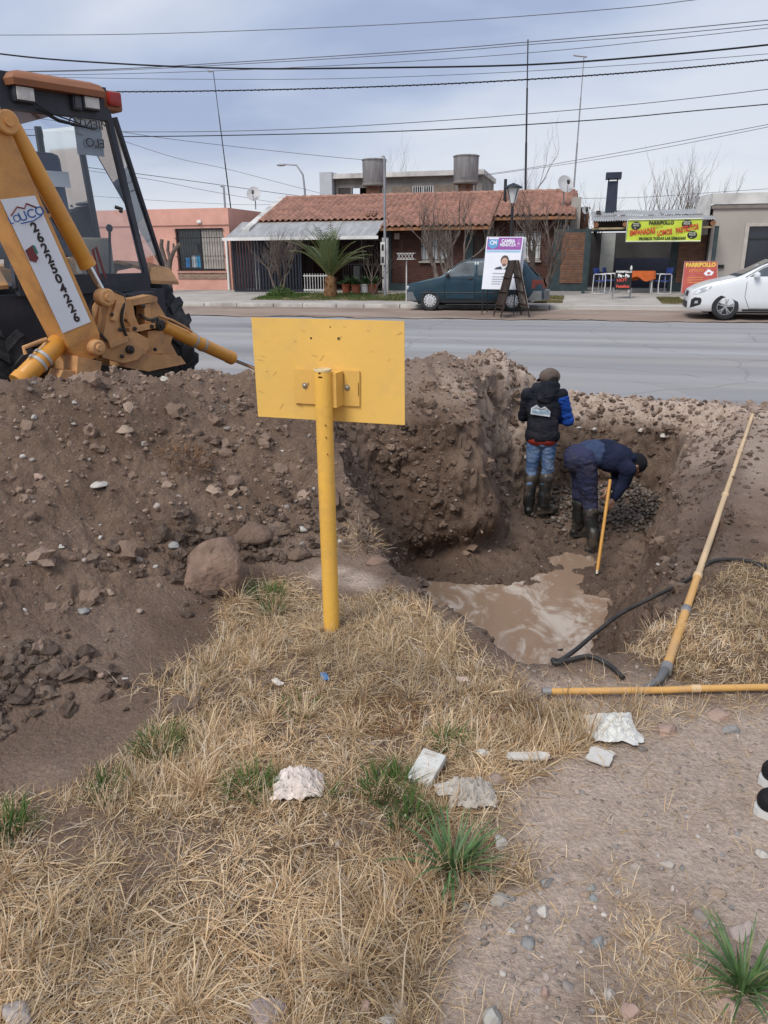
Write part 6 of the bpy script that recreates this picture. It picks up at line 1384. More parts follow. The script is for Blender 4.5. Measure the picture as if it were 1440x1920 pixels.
MB().add([pp(a, b_, .005) for a, b_ in ((.47,.555),(.65,.555),(.57,.62),(.53,.62))], [(3,2,1,0)]).build('portrait_shirt', M_SHIRT_P, t)
pell(.565, .445, .115, .095, M_HAIR_P, 'portrait_hair', .0055); pell(.565, .475, .088, .078, M_SKIN_P, 'portrait_face', .0065); pell(.565, .533, .06, .028, mat('printed_beard', (.16, .10, .08), .6), 'portrait_beard', .0075)
for du in (-.035, .035): pell(.565+du, .462, .016, .006, M_HAIR_P, 'portrait_eye', .0075)
for v, u1, s_ in ((.70, .66, .075), (.765, .60, .05), (.81, .62, .05), (.855, .55, .05), (.90, .52, .045)): pquad(.27, u1, v-.011, v+.006, M_GREYINK, 'print_line', .004)
# weathered A-frame standing in front of it
Ya = 21.3; zb_ = float(shz(0, Ya))+.015
ap = aty(963, 488, Ya); f1, f2 = aty(931, 590, Ya), aty(987, 590, Ya)
t = thing('wooden_trestle', 'dark weathered wooden A-frame trestle in front of the election poster', 'trestle', (ap.x, Ya, zb_)); A_ = wm(t).inverted() @ ap
M_DKW = mat('dark_weathered_wood', (.045, .032, .026), .85, 0, .4, 6, .3, 40); M_PALEW = mat('peeling_painted_wood', (.32, .28, .25), .8, 0, .3, 5, dirt=(.07, .055, .05), dscale=6, damt=1.0)
for s, fx, m_ in ((-1, f1.x-ap.x, M_DKW), (1, f2.x-ap.x, M_PALEW)):
    tp = Vector((.0+.04*s, 0, A_.z)); ft = Vector((fx, 0, 0)); br = ft.lerp(tp, .16); 
    d3 = (tp-ft).normalized(); n3 = Vector((0, -1, 0)); sd = d3.cross(n3).normalized()
    leaf = board_prism([br+Vector((0, -.3, 0)), tp+Vector((0, -.24, 0)), tp+Vector((0, .24, 0)), br+Vector((0, .3, 0))], .035, sd).build('board', m_, t)
    for dy in (-.29, .29): MB().tube([ft+Vector((0, dy*1.05, 0)), br.lerp(tp, .1)+Vector((0, dy, 0)), tp+Vector((0, dy*.82, 0))], .021, 5).build('leg', M_DKW, t)
    for f in (.22, .45, .7): c_ = ft.lerp(tp, f); MB().bar(c_+Vector((0, -.29, 0))-sd*.02, c_+Vector((0, .29, 0))-sd*.02, .05, .03, d3).build('slat', M_DKW, t)
t.rotation_euler = (0, 0, radians(24))
# ---- banner
bz = [aty(1177, 413, 28.75), aty(1317, 410, 28.75), aty(1313, 452, 28.70), aty(1173, 453, 28.70)]
M_BAN = mat('banner_lime', (.50, .62, .04), .5, 0, .07, 2, dirt=(.62, .66, .12), dscale=2, damt=.5); M_BANE = mat('banner_edge', (.66, .70, .52), .5); M_REDI = mat('red_ink', (.55, .06, .03), .5); M_BLKI = mat('banner_black', (.02, .022, .02), .5)
t = thing('shop_banner', 'lime yellow banner with red and black lettering hung under the sheet roof', 'banner', ((bz[0].x+bz[1].x)/2, 28.75, bz[3].z)); inv = wm(t).inverted(); Q = [inv @ p for p in bz]
nxb, nyb = 24, 8; vs = []; 
for j in range(nyb+1):
    for i in range(nxb+1):
        u, v = i/nxb, j/nyb; p = Q[0].lerp(Q[1], u)*(1-v)+Q[3].lerp(Q[2], u)*v; vs.append(p+Vector((0, .018*sin(u*17+v*3)*v, 0)))
fs = [(j*(nxb+1)+i, (j+1)*(nxb+1)+i, (j+1)*(nxb+1)+i+1, j*(nxb+1)+i+1) for j in range(nyb) for i in range(nxb)]
MB().add(vs, fs, True).build('cloth', M_BAN, t)
def bp_(u, v, o=.026): return Q[0].lerp(Q[1], u)*(1-v)+Q[3].lerp(Q[2], u)*v+Vector((0, -o, 0))
MB().tube([bp_(0, 0, .02), bp_(1, 0, .02), bp_(1, 1, .02), bp_(0, 1, .02), bp_(0, 0, .02)], .022, 4).build('hem', M_BANE, t)
ub = (Q[1]-Q[0]).normalized(); vb = Vector((0, 0, 1)); Rb_ = basis(ub, vb)
def rot_b(a): return Rb_ @ Matrix.Rotation(a, 3, 'Z')
text('PARRIPOLLO', .15, M_BLKI, t, bp_(.46, .155), Rb_, 'lettering', bold=.006, sx=.92); text('propio', .15, mat('gold_ink', (.45, .36, .03), .5), t, bp_(.40, .30), rot_b(.08), 'lettering')
text('EMPANADAS', .235, M_REDI, t, bp_(.215, .56, .03), rot_b(.10), 'lettering', bold=.010, sx=.60); text('LOMOS', .235, M_REDI, t, bp_(.515, .60, .03), rot_b(.12), 'lettering', bold=.010, sx=.60); text('PASTELITOS', .235, M_REDI, t, bp_(.81, .44, .03), rot_b(.19), 'lettering', bold=.010, sx=.56)
text('PROMOS TODAS LAS SEMANAS', .12, M_BLKI, t, bp_(.49, .87), Rb_, 'lettering', bold=.005, sx=.88)
for u, v in ((.12, .26), (.80, .22), (.885, .72)):
    c_ = bp_(u, v, .028); MB().add([c_+ub*(.155*cos(2*pi*k/24))+vb*(.125*sin(2*pi*k/24)) for k in range(24)], [list(range(24))]).build('round_seal', M_BLKI, t)
    for dz in (.06, .0): text('POLLOS', .055, M_BANE, t, c_+Vector((0, -.004, dz)), Rb_, 'lettering', bold=.002)
    MB().add([c_+Vector((a, -.004, b_)) for a, b_ in ((-.05,-.09),(-.02,-.05),(0,-.08))], [(0,2,1)]).build('seal_mark', M_BANE, t)
# ---- red sign board leaning on the shop
M_REDS = mat('red_sign_paint', (.42, .06, .045), .5, 0, .1, 3, dirt=(.5, .16, .12), dscale=3, damt=.4); M_YLET = mat('yellow_ink', (.72, .55, .06), .5)
rq = [aty(1284, 491, 28.2), aty(1345, 490, 28.2), aty(1345, 549, 27.9), aty(1277, 549, 27.9)]
t = thing('red_sign', 'red grill shop sign board with yellow lettering leaning beside the white car', 'sign board', ((rq[0].x+rq[1].x)/2, 28.1, rq[3].z)); inv = wm(t).inverted(); Q = [inv @ p for p in rq]
nzr = (Q[1]-Q[0]).cross(Q[0]-Q[3]).normalized(); nzr = -nzr if nzr.y > 0 else nzr
board_prism(Q, .03, -nzr).build('panel', M_REDS, t)
def rp_(u, v, o=.004): return Q[0].lerp(Q[1], u)*(1-v)+Q[3].lerp(Q[2], u)*v+nzr*o
MB().tube([rp_(0, 1), rp_(0, 0), rp_(1, 0), rp_(1, 1)], .014, 4).build('frame', mat('pink_frame', (.6, .38, .36), .6), t)
Rr = basis(Q[1]-Q[0], Q[0]-Q[3]); text('PARRIPOLLO', .19, M_YLET, t, rp_(.5, .11), Rr, 'lettering', bold=.007, sx=.84); text('propio', .17, mat('orange_ink', (.62, .25, .04), .5), t, rp_(.38, .27), Rr, 'lettering')
MB().add([rp_(a, b_) for a, b_ in ((.60,.38),(.68,.30),(.74,.24),(.82,.30),(.90,.34),(.84,.44),(.66,.45))], [list(range(7))[::-1]]).build('chef_logo', M_POST_W, t)
MB().add([rp_(a, b_, .006) for a, b_ in ((.70,.35),(.80,.34),(.79,.41),(.71,.42))], [(3,2,1,0)]).build('chef_logo', M_REDS, t)
for v in (.5, .58, .66): MB().add([rp_(a, b_) for a, b_ in ((.14,v),(.58,v-.01),(.58,v+.012),(.14,v+.02))], [(3,2,1,0)]).build('print_line', MATS['orange_ink'], t)
# ---- chalkboard on the pavement
cq = [aty(1155, 506, 27.0), aty(1186, 506, 27.0), aty(1183, 543, 26.75), aty(1151, 543, 26.75)]
t = thing('chalkboard', 'black chalkboard sandwich sign with white and red lettering outside the grill shop', 'chalkboard', ((cq[0].x+cq[1].x)/2, 26.8, sw(26.8))); inv = wm(t).inverted(); Q = [inv @ p for p in cq]
M_CHK = mat('chalkboard_black', (.02, .02, .022), .8, 0, .3, 6); nzr = Vector((0, -1, .1)).normalized()
board_prism(Q, .02, -nzr).build('panel', M_CHK, t); board_prism([p+Vector((0, .03, 0)) if i < 2 else p+Vector((0, .5, 0)) for i, p in enumerate(Q)], .02, (0, 1, 0)).build('back_panel', M_CHK, t)
for i, p in ((3, Q[3]), (2, Q[2])):
    for dy, ty in ((-.05, -.02), (.6, .5)): MB().tube([Vector((p.x, p.y+ty, p.z+.05)), Vector((p.x+(-.02 if i == 3 else .02), p.y+dy, 0))], .016, 6).build('leg', M_GALV, t)
def cp_(u, v, o=.005): return Q[0].lerp(Q[1], u)*(1-v)+Q[3].lerp(Q[2], u)*v+nzr*o
Rc = basis(Q[1]-Q[0], Q[0]-Q[3]); M_CHW = mat('chalk_white', (.72, .72, .70), .8); M_CHR = mat('chalk_red', (.55, .08, .06), .8)
text('PARRIPOLLO', .085, M_CHW, t, cp_(.5, .10), Rc, 'lettering', bold=.004); text('Pio - Pio', .145, M_CHW, t, cp_(.5, .30), Rc, 'lettering', bold=.008, sx=.72); text('HOY', .15, M_CHR, t, cp_(.42, .52), Rc @ Matrix.Rotation(.12, 3, 'Z'), 'lettering', bold=.004); text('Pastelitos', .125, M_CHR, t, cp_(.5, .84), Rc, 'lettering', bold=.006, sx=.85)
MB().lathe([(.03, 0), (.04, .02), (.03, .08), (.02, .12), (.005, .13)], Q[1].lerp(Q[0], .08)+Vector((0, .02, 0)), n=12).build('white_top', M_CHW, t)
# ---- table and chairs
M_ORC = mat('orange_tablecloth', (.55, .13, .035), .8, 0, .12, 6); M_CHF = mat('white_tube', (.66, .66, .65), .4, .1, .1, 5); M_BLUS = mat('blue_seat', (.02, .045, .20), .6, 0, .2, 6)
b = aty(1200, 546, 29.0); t = thing('shop_table', 'table with an orange cloth inside the grill shop opening', 'table', (b.x, 29.3, sw(29.3)))
MB().b2((-.42, -.35, .70), (.42, .35, .73)).build('table_top', M_WHITE, t)
for sx in (-.36, .36):
    for sy in (-.3, .3): MB().cyl((sx, sy, 0), (sx, sy, .70), .02, n=8).build('leg', M_CHF, t)
r8 = random.Random(8); vs = []; rim = []
for k in range(40):
    a = 2*pi*k/40; c_, s_ = cos(a), sin(a); m_ = max(abs(c_)/.45, abs(s_)/.38); rim.append((c_/m_, s_/m_))
vs = [(x, y, .736) for x, y in rim]+[(x*(1.04+.03*sin(k*1.3)), y*(1.04+.03*cos(k*1.7)), .736-.26-.08*sin(k*.63)-.06*(abs(x) > .4 and abs(y) > .3)) for k, (x, y) in enumerate(rim)]
MB().add(vs, [list(range(40))]+[(k, 40+k, 40+(k+1) % 40, (k+1) % 40) for k in range(40)], True).build('tablecloth', M_ORC, t)
def chair(px, Y, rz, label, first=None):
    b = aty(px, 546, Y); t = thing('folding_chair', label, 'chair', (b.x, Y, sw(min(Y, 29.9))), rz, 'blue chairs in front of the grill shop')
    for s in (-1, 1):
        MB().tube([(s*.24, -.22, .02), (s*.24, -.24, .30), (s*.24, -.22, .62), (s*.24, -.18, .65), (s*.24, .16, .65), (s*.24, .2, .62), (s*.24, .22, .02), (s*.24, .18, .012), (s*.24, -.18, .012), (s*.24, -.22, .02)], .016, 7).build('side_frame', M_CHF, t)
        MB().tube([(s*.22, .16, .42), (s*.22, .24, .86)], .014, 7).build('back_post', M_BLUS, t)
    MB().box((0, 0, .42), (.44, .40, .035), None, .012).build('seat', M_BLUS, t); MB().box((0, .22, .75), (.44, .03, .2), Matrix.Rotation(-.18, 3, 'X'), .01).build('backrest', M_BLUS, t); MB().cyl((-.24, 0, .40), (.24, 0, .40), .013, n=6).build('stretcher', M_CHF, t)
chair(1127, 28.9, radians(65), 'blue chair with white tube frame nearest the brick pier left of the chalkboard'); chair(1142, 29.35, radians(75), 'blue chair tucked behind another chair left of the chalkboard'); chair(1240, 28.9, radians(-70), 'blue chair with white tube frame alone at the other side of the orange table')
# ================================================================ trees, palm, verge, cables
M_BARK = mat('grey_bark', (.145, .115, .098), .95, 0, .3, 6, .4, 40)
M_BARK2 = mat('far_bark', (.16, .135, .12), .95, 0, .2, 4)
def tree_mesh(rnd, base_pts, r0, levels, spread, up, len0, dec=.72, nchild=(2, 3), seglen=.22, knob=0.0, n0=7):
    """branching tubes; returns (trunk MB, crown MB)"""
    trunk, crown = MB(), MB()
    def branch(p, d, L_, r, lev):
        m = max(2, int(L_/seglen)); pts = [p]; rad = [r]; q = p.copy(); dd = d.copy()
        for i in range(m):
            dd = (dd+Vector((rnd.gauss(0, .16), rnd.gauss(0, .16), rnd.gauss(0, .08)+up*.12))).normalized(); q = q+dd*(L_/m); pts.append(q.copy())
            rad.append(r*(1-(i+1)/m*.42)*(1+knob*rnd.random()))
        if lev == levels: rad[-1] *= .4
        (trunk if lev == 0 else crown).tube(pts, rad, max(3, n0-lev*1), cap=True)
        if lev < levels:
            k = rnd.randint(*nchild)+(1 if lev == 0 else 0)
            for c in range(k):
                f = 1.0 if c == 0 else rnd.uniform(.45, 1.0); i = min(m, max(1, int(f*m))); 
                a = rnd.uniform(0, 2*pi); perp = dd.orthogonal().normalized(); perp = Matrix.Rotation(a, 3, dd) @ perp
                nd = (dd*cos(spread)+perp*sin(spread)*rnd.uniform(.6, 1.2)); nd.z += up*.35; nd.normalize()
                branch(pts[i], nd, L_*dec*rnd.uniform(.7, 1.15), rad[i]*(.78 if c == 0 else .6), lev+1)
    for p, d, L_ in base_pts: branch(Vector(p), Vector(d).normalized(), L_, r0, 0)
    return trunk, crown
def bare_tree(px, py, Y, label, seed, base, r0, levels=5, spread=.5, up=.5, len0=1.0, dec=.72, nchild=(2, 3), m=None, z=None, knob=0.0, group=None, n0=7, name='bare_tree'):
    b = aty(px, py, Y); zz0 = sw(Y) if z is None else z
    t = thing(name, label, 'tree', (b.x, Y, zz0-.03), 0, group); tr, cr = tree_mesh(random.Random(seed), base, r0, levels, spread, up, len0, dec, nchild, knob=knob, n0=n0)
    tr.build('trunk', m or M_BARK, t); cr.build('crown', m or M_BARK, t); return t
bare_tree(829, 545, 27.3, 'pollarded bare tree with upswept grey limbs behind the hatchback bonnet', 21, [((0,0,0),(.15,0,1),1.35),((.05,0,0),(-.42,0,1),1.45),((-.05,.05,0),(.55,.1,1),1.4)], .095, 5, .42, .75, dec=.74, knob=.15, nchild=(3, 3), n0=6)
bare_tree(1012, 545, 27.6, 'bare tree with forked grey trunk behind the hatchback tail', 33, [((0,0,0),(.12,0,1),1.5),((.03,0,0),(.5,0,1),1.25)], .095, 5, .45, .6, dec=.76, knob=.12, nchild=(3, 3), n0=6)
bare_tree(524, 547, 27.0, 'bare twiggy shrub-like tree in front of the dark carport gate', 44, [((0,0,0),(-.4,0,1),1.05),((0,0,0),(.5,.05,1),1.1),((0,0,0),(.05,0,1),.95)], .055, 5, .52, .35, dec=.74, nchild=(3, 4), n0=5)
bare_tree(700, 547, 27.6, 'thin bare sapling beside the tall metal street pole', 51, [((0,0,0),(.4,0,1),.85),((0,0,0),(-.35,0,1),.8)], .032, 5, .5, .35, dec=.75, n0=5)
def stump_tree():
    b = aty(318, 533, 28.4); t = thing('pruned_tree', 'hard-pruned leafless tree with stubby limbs at the pink house window', 'tree', (b.x, 28.4, sw(28.4)-.03)); rnd = random.Random(5)
    MB().tube([(0, 0, 0), (-.02, 0, .5), (.03, 0, .95)], [.13, .11, .12], 9).build('trunk', M_BARK, t)
    for pts, r in (([(.03,0,.9),(-.12,0,1.3),(-.22,.02,1.75),(-.16,0,2.0)], .075), ([(.03,0,.9),(.12,0,1.25),(.3,0,1.55),(.5,-.02,1.75),(.62,0,1.82)], .085), ([(.12,0,1.25),(.05,0,1.6),(.12,0,1.95)], .055), ([(-.15,0,1.4),(-.35,0,1.6),(-.4,0,1.9)], .045), ([(.3,0,1.55),(.32,0,1.85)], .04)):
        MB().tube(pts, [r*(1-.25*i/len(pts))*(1+.25*rnd.random()) for i in range(len(pts))], 8).build('limb', M_BARK, t)
stump_tree()
for px, Y, s, lab, h in ((1000, 44, 61, 'bare tree top showing above the tile roof beside the dark mast', 7.4), (1092, 46, 62, 'bare tree behind the gap between tile roof and grill shop', 5.6), (742, 52, 63, 'faint bare twig top above the house between the water tanks', 9.0)):
    bare_tree(px, 480, Y, lab, s, [((0,0,0),(.05,0,1),h*.45),((.2,0,0),(-.3,0,1),h*.4)], .07, 5, .38, .7, dec=.68, m=M_BARK2, z=0, n0=5)
for k, (px, h) in enumerate(((1232, 5.0), (1255, 5.6), (1280, 6.0), (1300, 5.4))):
    bare_tree(px, 480, 42+k*.7, ['bare brushy tree above the sheet roof, nearest the chimney', 'second bare brushy tree from the chimney above the sheet roof', 'tallest bare brushy tree above the sheet roof', 'bare brushy tree above the sheet roof, nearest the grey building'][k], 70+k, [((0,0,0),(.05,0,1),h*.5),((.2,0,0),(-.35,0,1),h*.45),((-.2,0,0),(.35,0,1),h*.45)], .07, 5, .3, .9, dec=.66, m=M_BARK2, z=0, n0=5, group='bare trees behind the grill shop')
# ---- palm
b = aty(620, 557, 26.6); t = thing('palm', 'small green feather palm with a shaggy trunk on the verge', 'palm tree', (b.x, 26.6, sw(26.6)-.03))
rnd = random.Random(12); M_PTR = mat('palm_trunk_husk', (.20, .11, .055), .95, 0, .35, 9, .5, 30); M_FR = mat('palm_leaf', (.105, .15, .055), .55, 0, .35, 2.5); M_FRD = mat('palm_leaf_stem', (.16, .16, .06), .6)
mb = MB().lathe([(.20, 0), (.24, .12), (.22, .3), (.19, .5), (.2, .62), (.14, .75)], n=14); mb.build('trunk', M_PTR, t)
for k in range(34):
    a = rnd.uniform(0, 2*pi); z = rnd.uniform(.05, .62); MB().add([(.19*cos(a-.22), .19*sin(a-.22), z), (.19*cos(a+.22), .19*sin(a+.22), z), (.29*cos(a), .29*sin(a), z+.16)], [(0,1,2)]).build('husk', M_PTR, t)
for k in range(30):
    a = 2*pi*k/30*1.0+rnd.uniform(-.12, .12)+k*2.4; el = rnd.uniform(.7, 1.54); L_ = rnd.uniform(1.5, 2.05); mb = MB(); stem = MB()
    h0 = Vector((cos(a), sin(a), 0)); pts = []
    for i in range(13):
        f = i/12; e_ = el-.95*f*f*(1.25-.55*el/1.4); pts.append((pts[-1] if pts else Vector((0, 0, .68)))+(h0*cos(e_)+Vector((0, 0, 1))*sin(e_))*(L_/12 if i else 0))
    stem.tube(pts, [.018*(1-i/13)+.004 for i in range(13)], 4)
    for i in range(2, 13):
        f = i/12; tg = (pts[i]-pts[i-1]).normalized(); sd = tg.cross(Vector((0, 0, 1))); sd = sd.normalized() if sd.length > .05 else Vector((1, 0, 0)); nrm = sd.cross(tg)
        for sub in (0, .5):
            bp0 = pts[i-1].lerp(pts[i], sub)
            for s in (-1, 1):
                ll = .40*sin(pi*min(1, f*.85+.14))*rnd.uniform(.85, 1.1)+.05; dv = (sd*s*.75+tg*.75+nrm*.35+Vector((0, 0, -.1))).normalized(); w_ = nrm.cross(dv)*.014
                mb.add([bp0, bp0+dv*ll*.5+w_, bp0+dv*ll+Vector((0, 0, -.05)), bp0+dv*ll*.5-w_], [(0,1,2,3)])
    fr_ = mb.build('frond', M_FR, t); stem.build('leaf_stem', M_FRD, fr_)
# ---- grass of the far verge
def verge_grass(name, zones, n, cols, hmin, hmax, seed, label):
    g = np.random.default_rng(seed); P_ = []
    for (xa, xb, ya, yb, w) in zones:
        k = int(n*w); x_ = g.uniform(xa, xb, k); y_ = g.uniform(ya, yb, k); keep = fbm(x_*1.1, y_*1.1, oct=3) > -.18; P_.append(np.stack([x_[keep], y_[keep]], -1))
    P_ = np.concatenate(P_); k = len(P_); zb_ = swz(0, P_[:, 1])+.005; a = g.uniform(0, 2*pi, k); L_ = g.uniform(hmin, hmax, k); w = .009; le = g.normal(0, .35, (k, 2))
    b0 = np.stack([P_[:, 0]-np.cos(a)*w, P_[:, 1]-np.sin(a)*w, zb_], -1); b1 = np.stack([P_[:, 0]+np.cos(a)*w, P_[:, 1]+np.sin(a)*w, zb_], -1); tp = np.stack([P_[:, 0]+le[:, 0]*L_, P_[:, 1]+le[:, 1]*L_, zb_+L_], -1)
    V = np.stack([b0, b1, tp], 1).reshape(-1, 3); o = bpy.data.objects.new(name, np_mesh(name, V, np.arange(3*k), 3, [cols], False)); COL.objects.link(o); tag(o, label, 'grass', kind='stuff')
def blade_mat(name, stops, rough=.8, transl=.25):
    m = bpy.data.materials.new(name); m.use_nodes = True; N = m.node_tree.nodes; L = m.node_tree.links; b = N['Principled BSDF']; b.inputs['Roughness'].default_value = rough; b.inputs['Specular IOR Level'].default_value = .25
    ge = N.new('ShaderNodeNewGeometry'); r = N.new('ShaderNodeValToRGB'); L.new(ge.outputs['Random Per Island'], r.inputs[0]); cr = r.color_ramp
    while len(cr.elements) < len(stops): cr.elements.new(.5)
    for e_, (p, c) in zip(cr.elements, stops): e_.position = p; e_.color = (*c, 1)
    n = N.new('ShaderNodeTexNoise'); n.inputs['Scale'].default_value = 1.7; n.inputs['Detail'].default_value = 5; L.new(ge.outputs['Position'], n.inputs['Vector'])
    mr = N.new('ShaderNodeMapRange'); mr.inputs['From Min'].default_value = .3; mr.inputs['From Max'].default_value = .7; mr.inputs['To Min'].default_value = .62; mr.inputs['To Max'].default_value = 1.22; L.new(n.outputs['Fac'], mr.inputs[0])
    mx = N.new('ShaderNodeMix'); mx.data_type = 'RGBA'; mx.blend_type = 'MULTIPLY'; mx.inputs['Factor'].default_value = 1; L.new(r.outputs[0], mx.inputs['A']); L.new(mr.outputs[0], mx.inputs['B']); L.new(mx.outputs['Result'], b.inputs['Base Color'])
    if transl:
        t_ = N.new('ShaderNodeBsdfTranslucent'); L.new(mx.outputs['Result'], t_.inputs[0]); ms = N.new('ShaderNodeMixShader'); ms.inputs[0].default_value = transl; L.new(b.outputs[0], ms.inputs[1]); L.new(t_.outputs[0], ms.inputs[2]); L.new(ms.outputs[0], N['Material Output'].inputs[0])
    MATS[name] = m; return m
M_GREENB = blade_mat('green_blades', [(0, (.05, .115, .022)), (.5, (.085, .16, .04)), (1, (.15, .19, .06))]); M_VERGE = blade_mat('verge_blades', [(0, (.07, .12, .03)), (.45, (.16, .15, .06)), (1, (.34, .25, .12))])
xa, xb = FX(488, 26.5), FX(770, 26.5)
verge_grass('verge_grass', [(xa, xb, 25.4, 28.2, .5), (FX(490, 26.5), FX(560, 26.5), 25.8, 27.6, .35)], 9000, M_GREENB, .04, .11, 3, 'green verge grass in front of the tiled house')
verge_grass('verge_grass', [(xa, xb+1, 25.3, 28.4, .6), (FX(1010, 26.5), FX(1062, 26.5), 25.0, 27.6, .25), (FX(1245, 26.0), FX(1290, 26.0), 25.0, 27.2, .2)], 9000, M_VERGE, .03, .07, 4, 'dry patchy verge grass beside the pavement')
for nm, x0_, x1_, y0_, y1_ in (('verge_soil', xa, xb+1, 25.3, 28.4), ('verge_soil', FX(1010, 26.5), FX(1062, 26.5), 24.9, 27.6), ('verge_soil', FX(1245, 26.0), FX(1290, 26.0), 24.9, 27.3)):
    sheet(nm, x0_, x1_, y0_, y1_, 0, mat('verge_earth', (.20, .16, .10), .95, 0, .3, 2, .4, 30), 40, 12, amp=.01, fn=lambda a, y: swz(a, y)+.006, sc=1.5, ragged=(.2, .2))
rnd = random.Random(77); mb = MB()
b = aty(527, 553, 26.6); t = thing('green_bush', 'low green bush at the foot of the bare tree by the carport', 'bush', (b.x, 26.6, sw(26.6)))
for k in range(700):
    a = rnd.uniform(0, 2*pi); r_k = .55*sqrt(rnd.random()); z = rnd.uniform(0, .45)*(1-r_k/.7)+.02; c_ = Vector((r_k*cos(a), r_k*sin(a)*.7, z)); d_ = Vector((rnd.gauss(0, 1), rnd.gauss(0, 1), rnd.gauss(.6, .6))).normalized()*.09; s_ = d_.orthogonal().normalized()*.018
    mb.add([c_-s_, c_+d_, c_+s_], [(0, 1, 2)])
mb.build('leaves', M_GREENB, t)

# ================================================================ overhead cables
M_CAB = mat('cable_black', (.016, .016, .018), .7); M_CABG = mat('cable_grey', (.10, .105, .12), .6)
def cable(pts, Y0, Y1, r, label, m=None, name='overhead_cable', twist=False):
    """pixel sight points along a span whose depth runs from Y0 to Y1; extended past both picture edges"""
    n = len(pts); P_ = []
    for i, (px, py) in enumerate(pts): f = i/(n-1); P_.append(aty(px, py, Y0+(Y1-Y0)*f))
    P_ = catmull(P_, 8); a = P_[0]+(P_[0]-P_[3])*1.5; b = P_[-1]+(P_[-1]-P_[-4])*1.5
    o = MB().tube([a]+P_+[b], r, 5, cap=False)
    if twist:
        Q_ = []
        tot = [a]+P_+[b]
        for i in range(len(tot)-1):
            for k in range(14):
                q = tot[i].lerp(tot[i+1], k/14); ang_ = (i*14+k)*1.25; Q_.append(q+Vector((0, cos(ang_), sin(ang_)))*r*1.1)
        o.tube(Q_, r*.55, 4, cap=False)
    o = o.build(name, m or M_CAB); tag(recentre(o), label, 'cable', 'overhead cables')
cable([(-40, 66), (250, 64), (600, 52), (900, 36), (1180, 14), (1300, 0)], 24, 24, .010, 'topmost thin overhead cable crossing the upper sky', M_CABG)
cable([(-60, 94), (120, 113), (420, 128), (720, 127), (1000, 121), (1260, 102), (1500, 78)], 17, 17, .017, 'thick black cable sagging above the twisted cable', M_CAB)
cable([(-60, 168), (220, 172), (520, 168), (820, 158), (1100, 142), (1300, 126), (1500, 106)], 17, 17, .012, 'twisted black cable passing just over the cab roof', M_CAB, twist=True)
cable([(-60, 136), (200, 130), (450, 116), (800, 94), (1000, 78), (1250, 56), (1500, 32)], 24, 24, .012, 'paired grey cable crossing the mast tops, upper strand', M_CABG)
cable([(-60, 136), (200, 132), (450, 120), (800, 99), (1000, 83), (1250, 64), (1500, 40)], 24.5, 24.5, .010, 'paired grey cable crossing the mast tops, lower strand', M_CABG)
cable([(-60, 142), (240, 138), (520, 128), (800, 113), (1050, 94), (1300, 68), (1500, 46)], 25, 25, .009, 'thin grey cable just above the thick black cable at mid sky', M_CABG)
cable([(-60, 142), (300, 148), (600, 148), (900, 138), (1200, 120), (1500, 96)], 25, 25, .008, 'thin grey cable between the two black cables', M_CABG)
cable([(-60, 240), (230, 247), (500, 244), (800, 228), (1100, 204), (1300, 184), (1500, 160)], 24, 24, .010, 'upper thin cable of the pair behind the cab window', M_CABG)
cable([(-60, 252), (230, 256), (520, 252), (800, 244), (1100, 226), (1300, 208), (1500, 190)], 24, 24, .014, 'lower black cable of the pair behind the cab window', M_CAB)
cable([(160, 236), (300, 258), (450, 276), (600, 292), (686, 300)], 26, 33, .009, 'service cable dropping from behind the cab to the water tank', M_CABG)
cable([(200, 254), (330, 296), (430, 318), (560, 352), (640, 372)], 30, 44, .009, 'faint cable slanting down towards the upper storey', M_CABG)
cable([(180, 316), (290, 330), (400, 345), (520, 362), (600, 372)], 28, 44, .012, 'lowest bundle cable slanting down behind the dish', M_CAB)
cable([(180, 322), (290, 338), (380, 356), (470, 372)], 28, 40, .009, 'short cable falling to the pink house roof', M_CABG)
cable([(180, 368), (330, 378), (480, 384), (560, 378)], 40, 46, .009, 'thin cable low above the pink house parapet', M_CABG)
cable([(890, 330), (1000, 314), (1150, 288), (1300, 260), (1500, 222)], 34, 26, .009, 'thin cable rising from the taller water tank to the picture edge', M_CABG)
cable([(960, 322), (1100, 302), (1250, 276), (1500, 226)], 34, 26, .008, 'lower of the thin cables rising behind the lantern', M_CABG)
cable([(1090, 372), (1200, 370), (1320, 362), (1500, 350)], 36, 36, .009, 'thin cable running level behind the shop chimney', M_CABG)
# ================================================================ people
M_SKIN = mat('skin', (.30, .165, .11), .55, 0, .08, 9)
M_NAVYJ = mat('navy_black_fleece', (.012, .014, .022), .9, 0, .3, 5, .4, 45, dirt=(.05, .045, .045), dscale=5, damt=.45)
M_BLUESL = mat('royal_blue_sleeve', (.012, .06, .30), .75, 0, .15, 6, .3, 40)
M_JEAN = mat('faded_jeans', (.085, .15, .29), .85, 0, .4, 4.5, .4, 60, dirt=(.26, .32, .42), dscale=4.5, damt=.8)
M_WORK = mat('navy_work_trousers', (.030, .034, .075), .9, 0, .25, 5, .4, 50, dirt=(.10, .085, .09), dscale=4, damt=.65)
M_SWEAT = mat('navy_sweater', (.012, .017, .042), .9, 0, .25, 6, .4, 60, dirt=(.04, .04, .055), dscale=4, damt=.4)
M_BOOT = mat('rubber_boot', (.018, .019, .019), .45, 0, .3, 7, .2, 40, dirt=(.14, .105, .08), dscale=5, damt=.9)
M_CAPB = mat('brown_cap', (.13, .10, .085), .85, 0, .15, 8, .3, 70); M_CAPD = mat('dark_cap', (.012, .012, .016), .9, 0, .3, 8)
M_HAIR = mat('dark_hair', (.012, .010, .009), .7, 0, .3, 20)
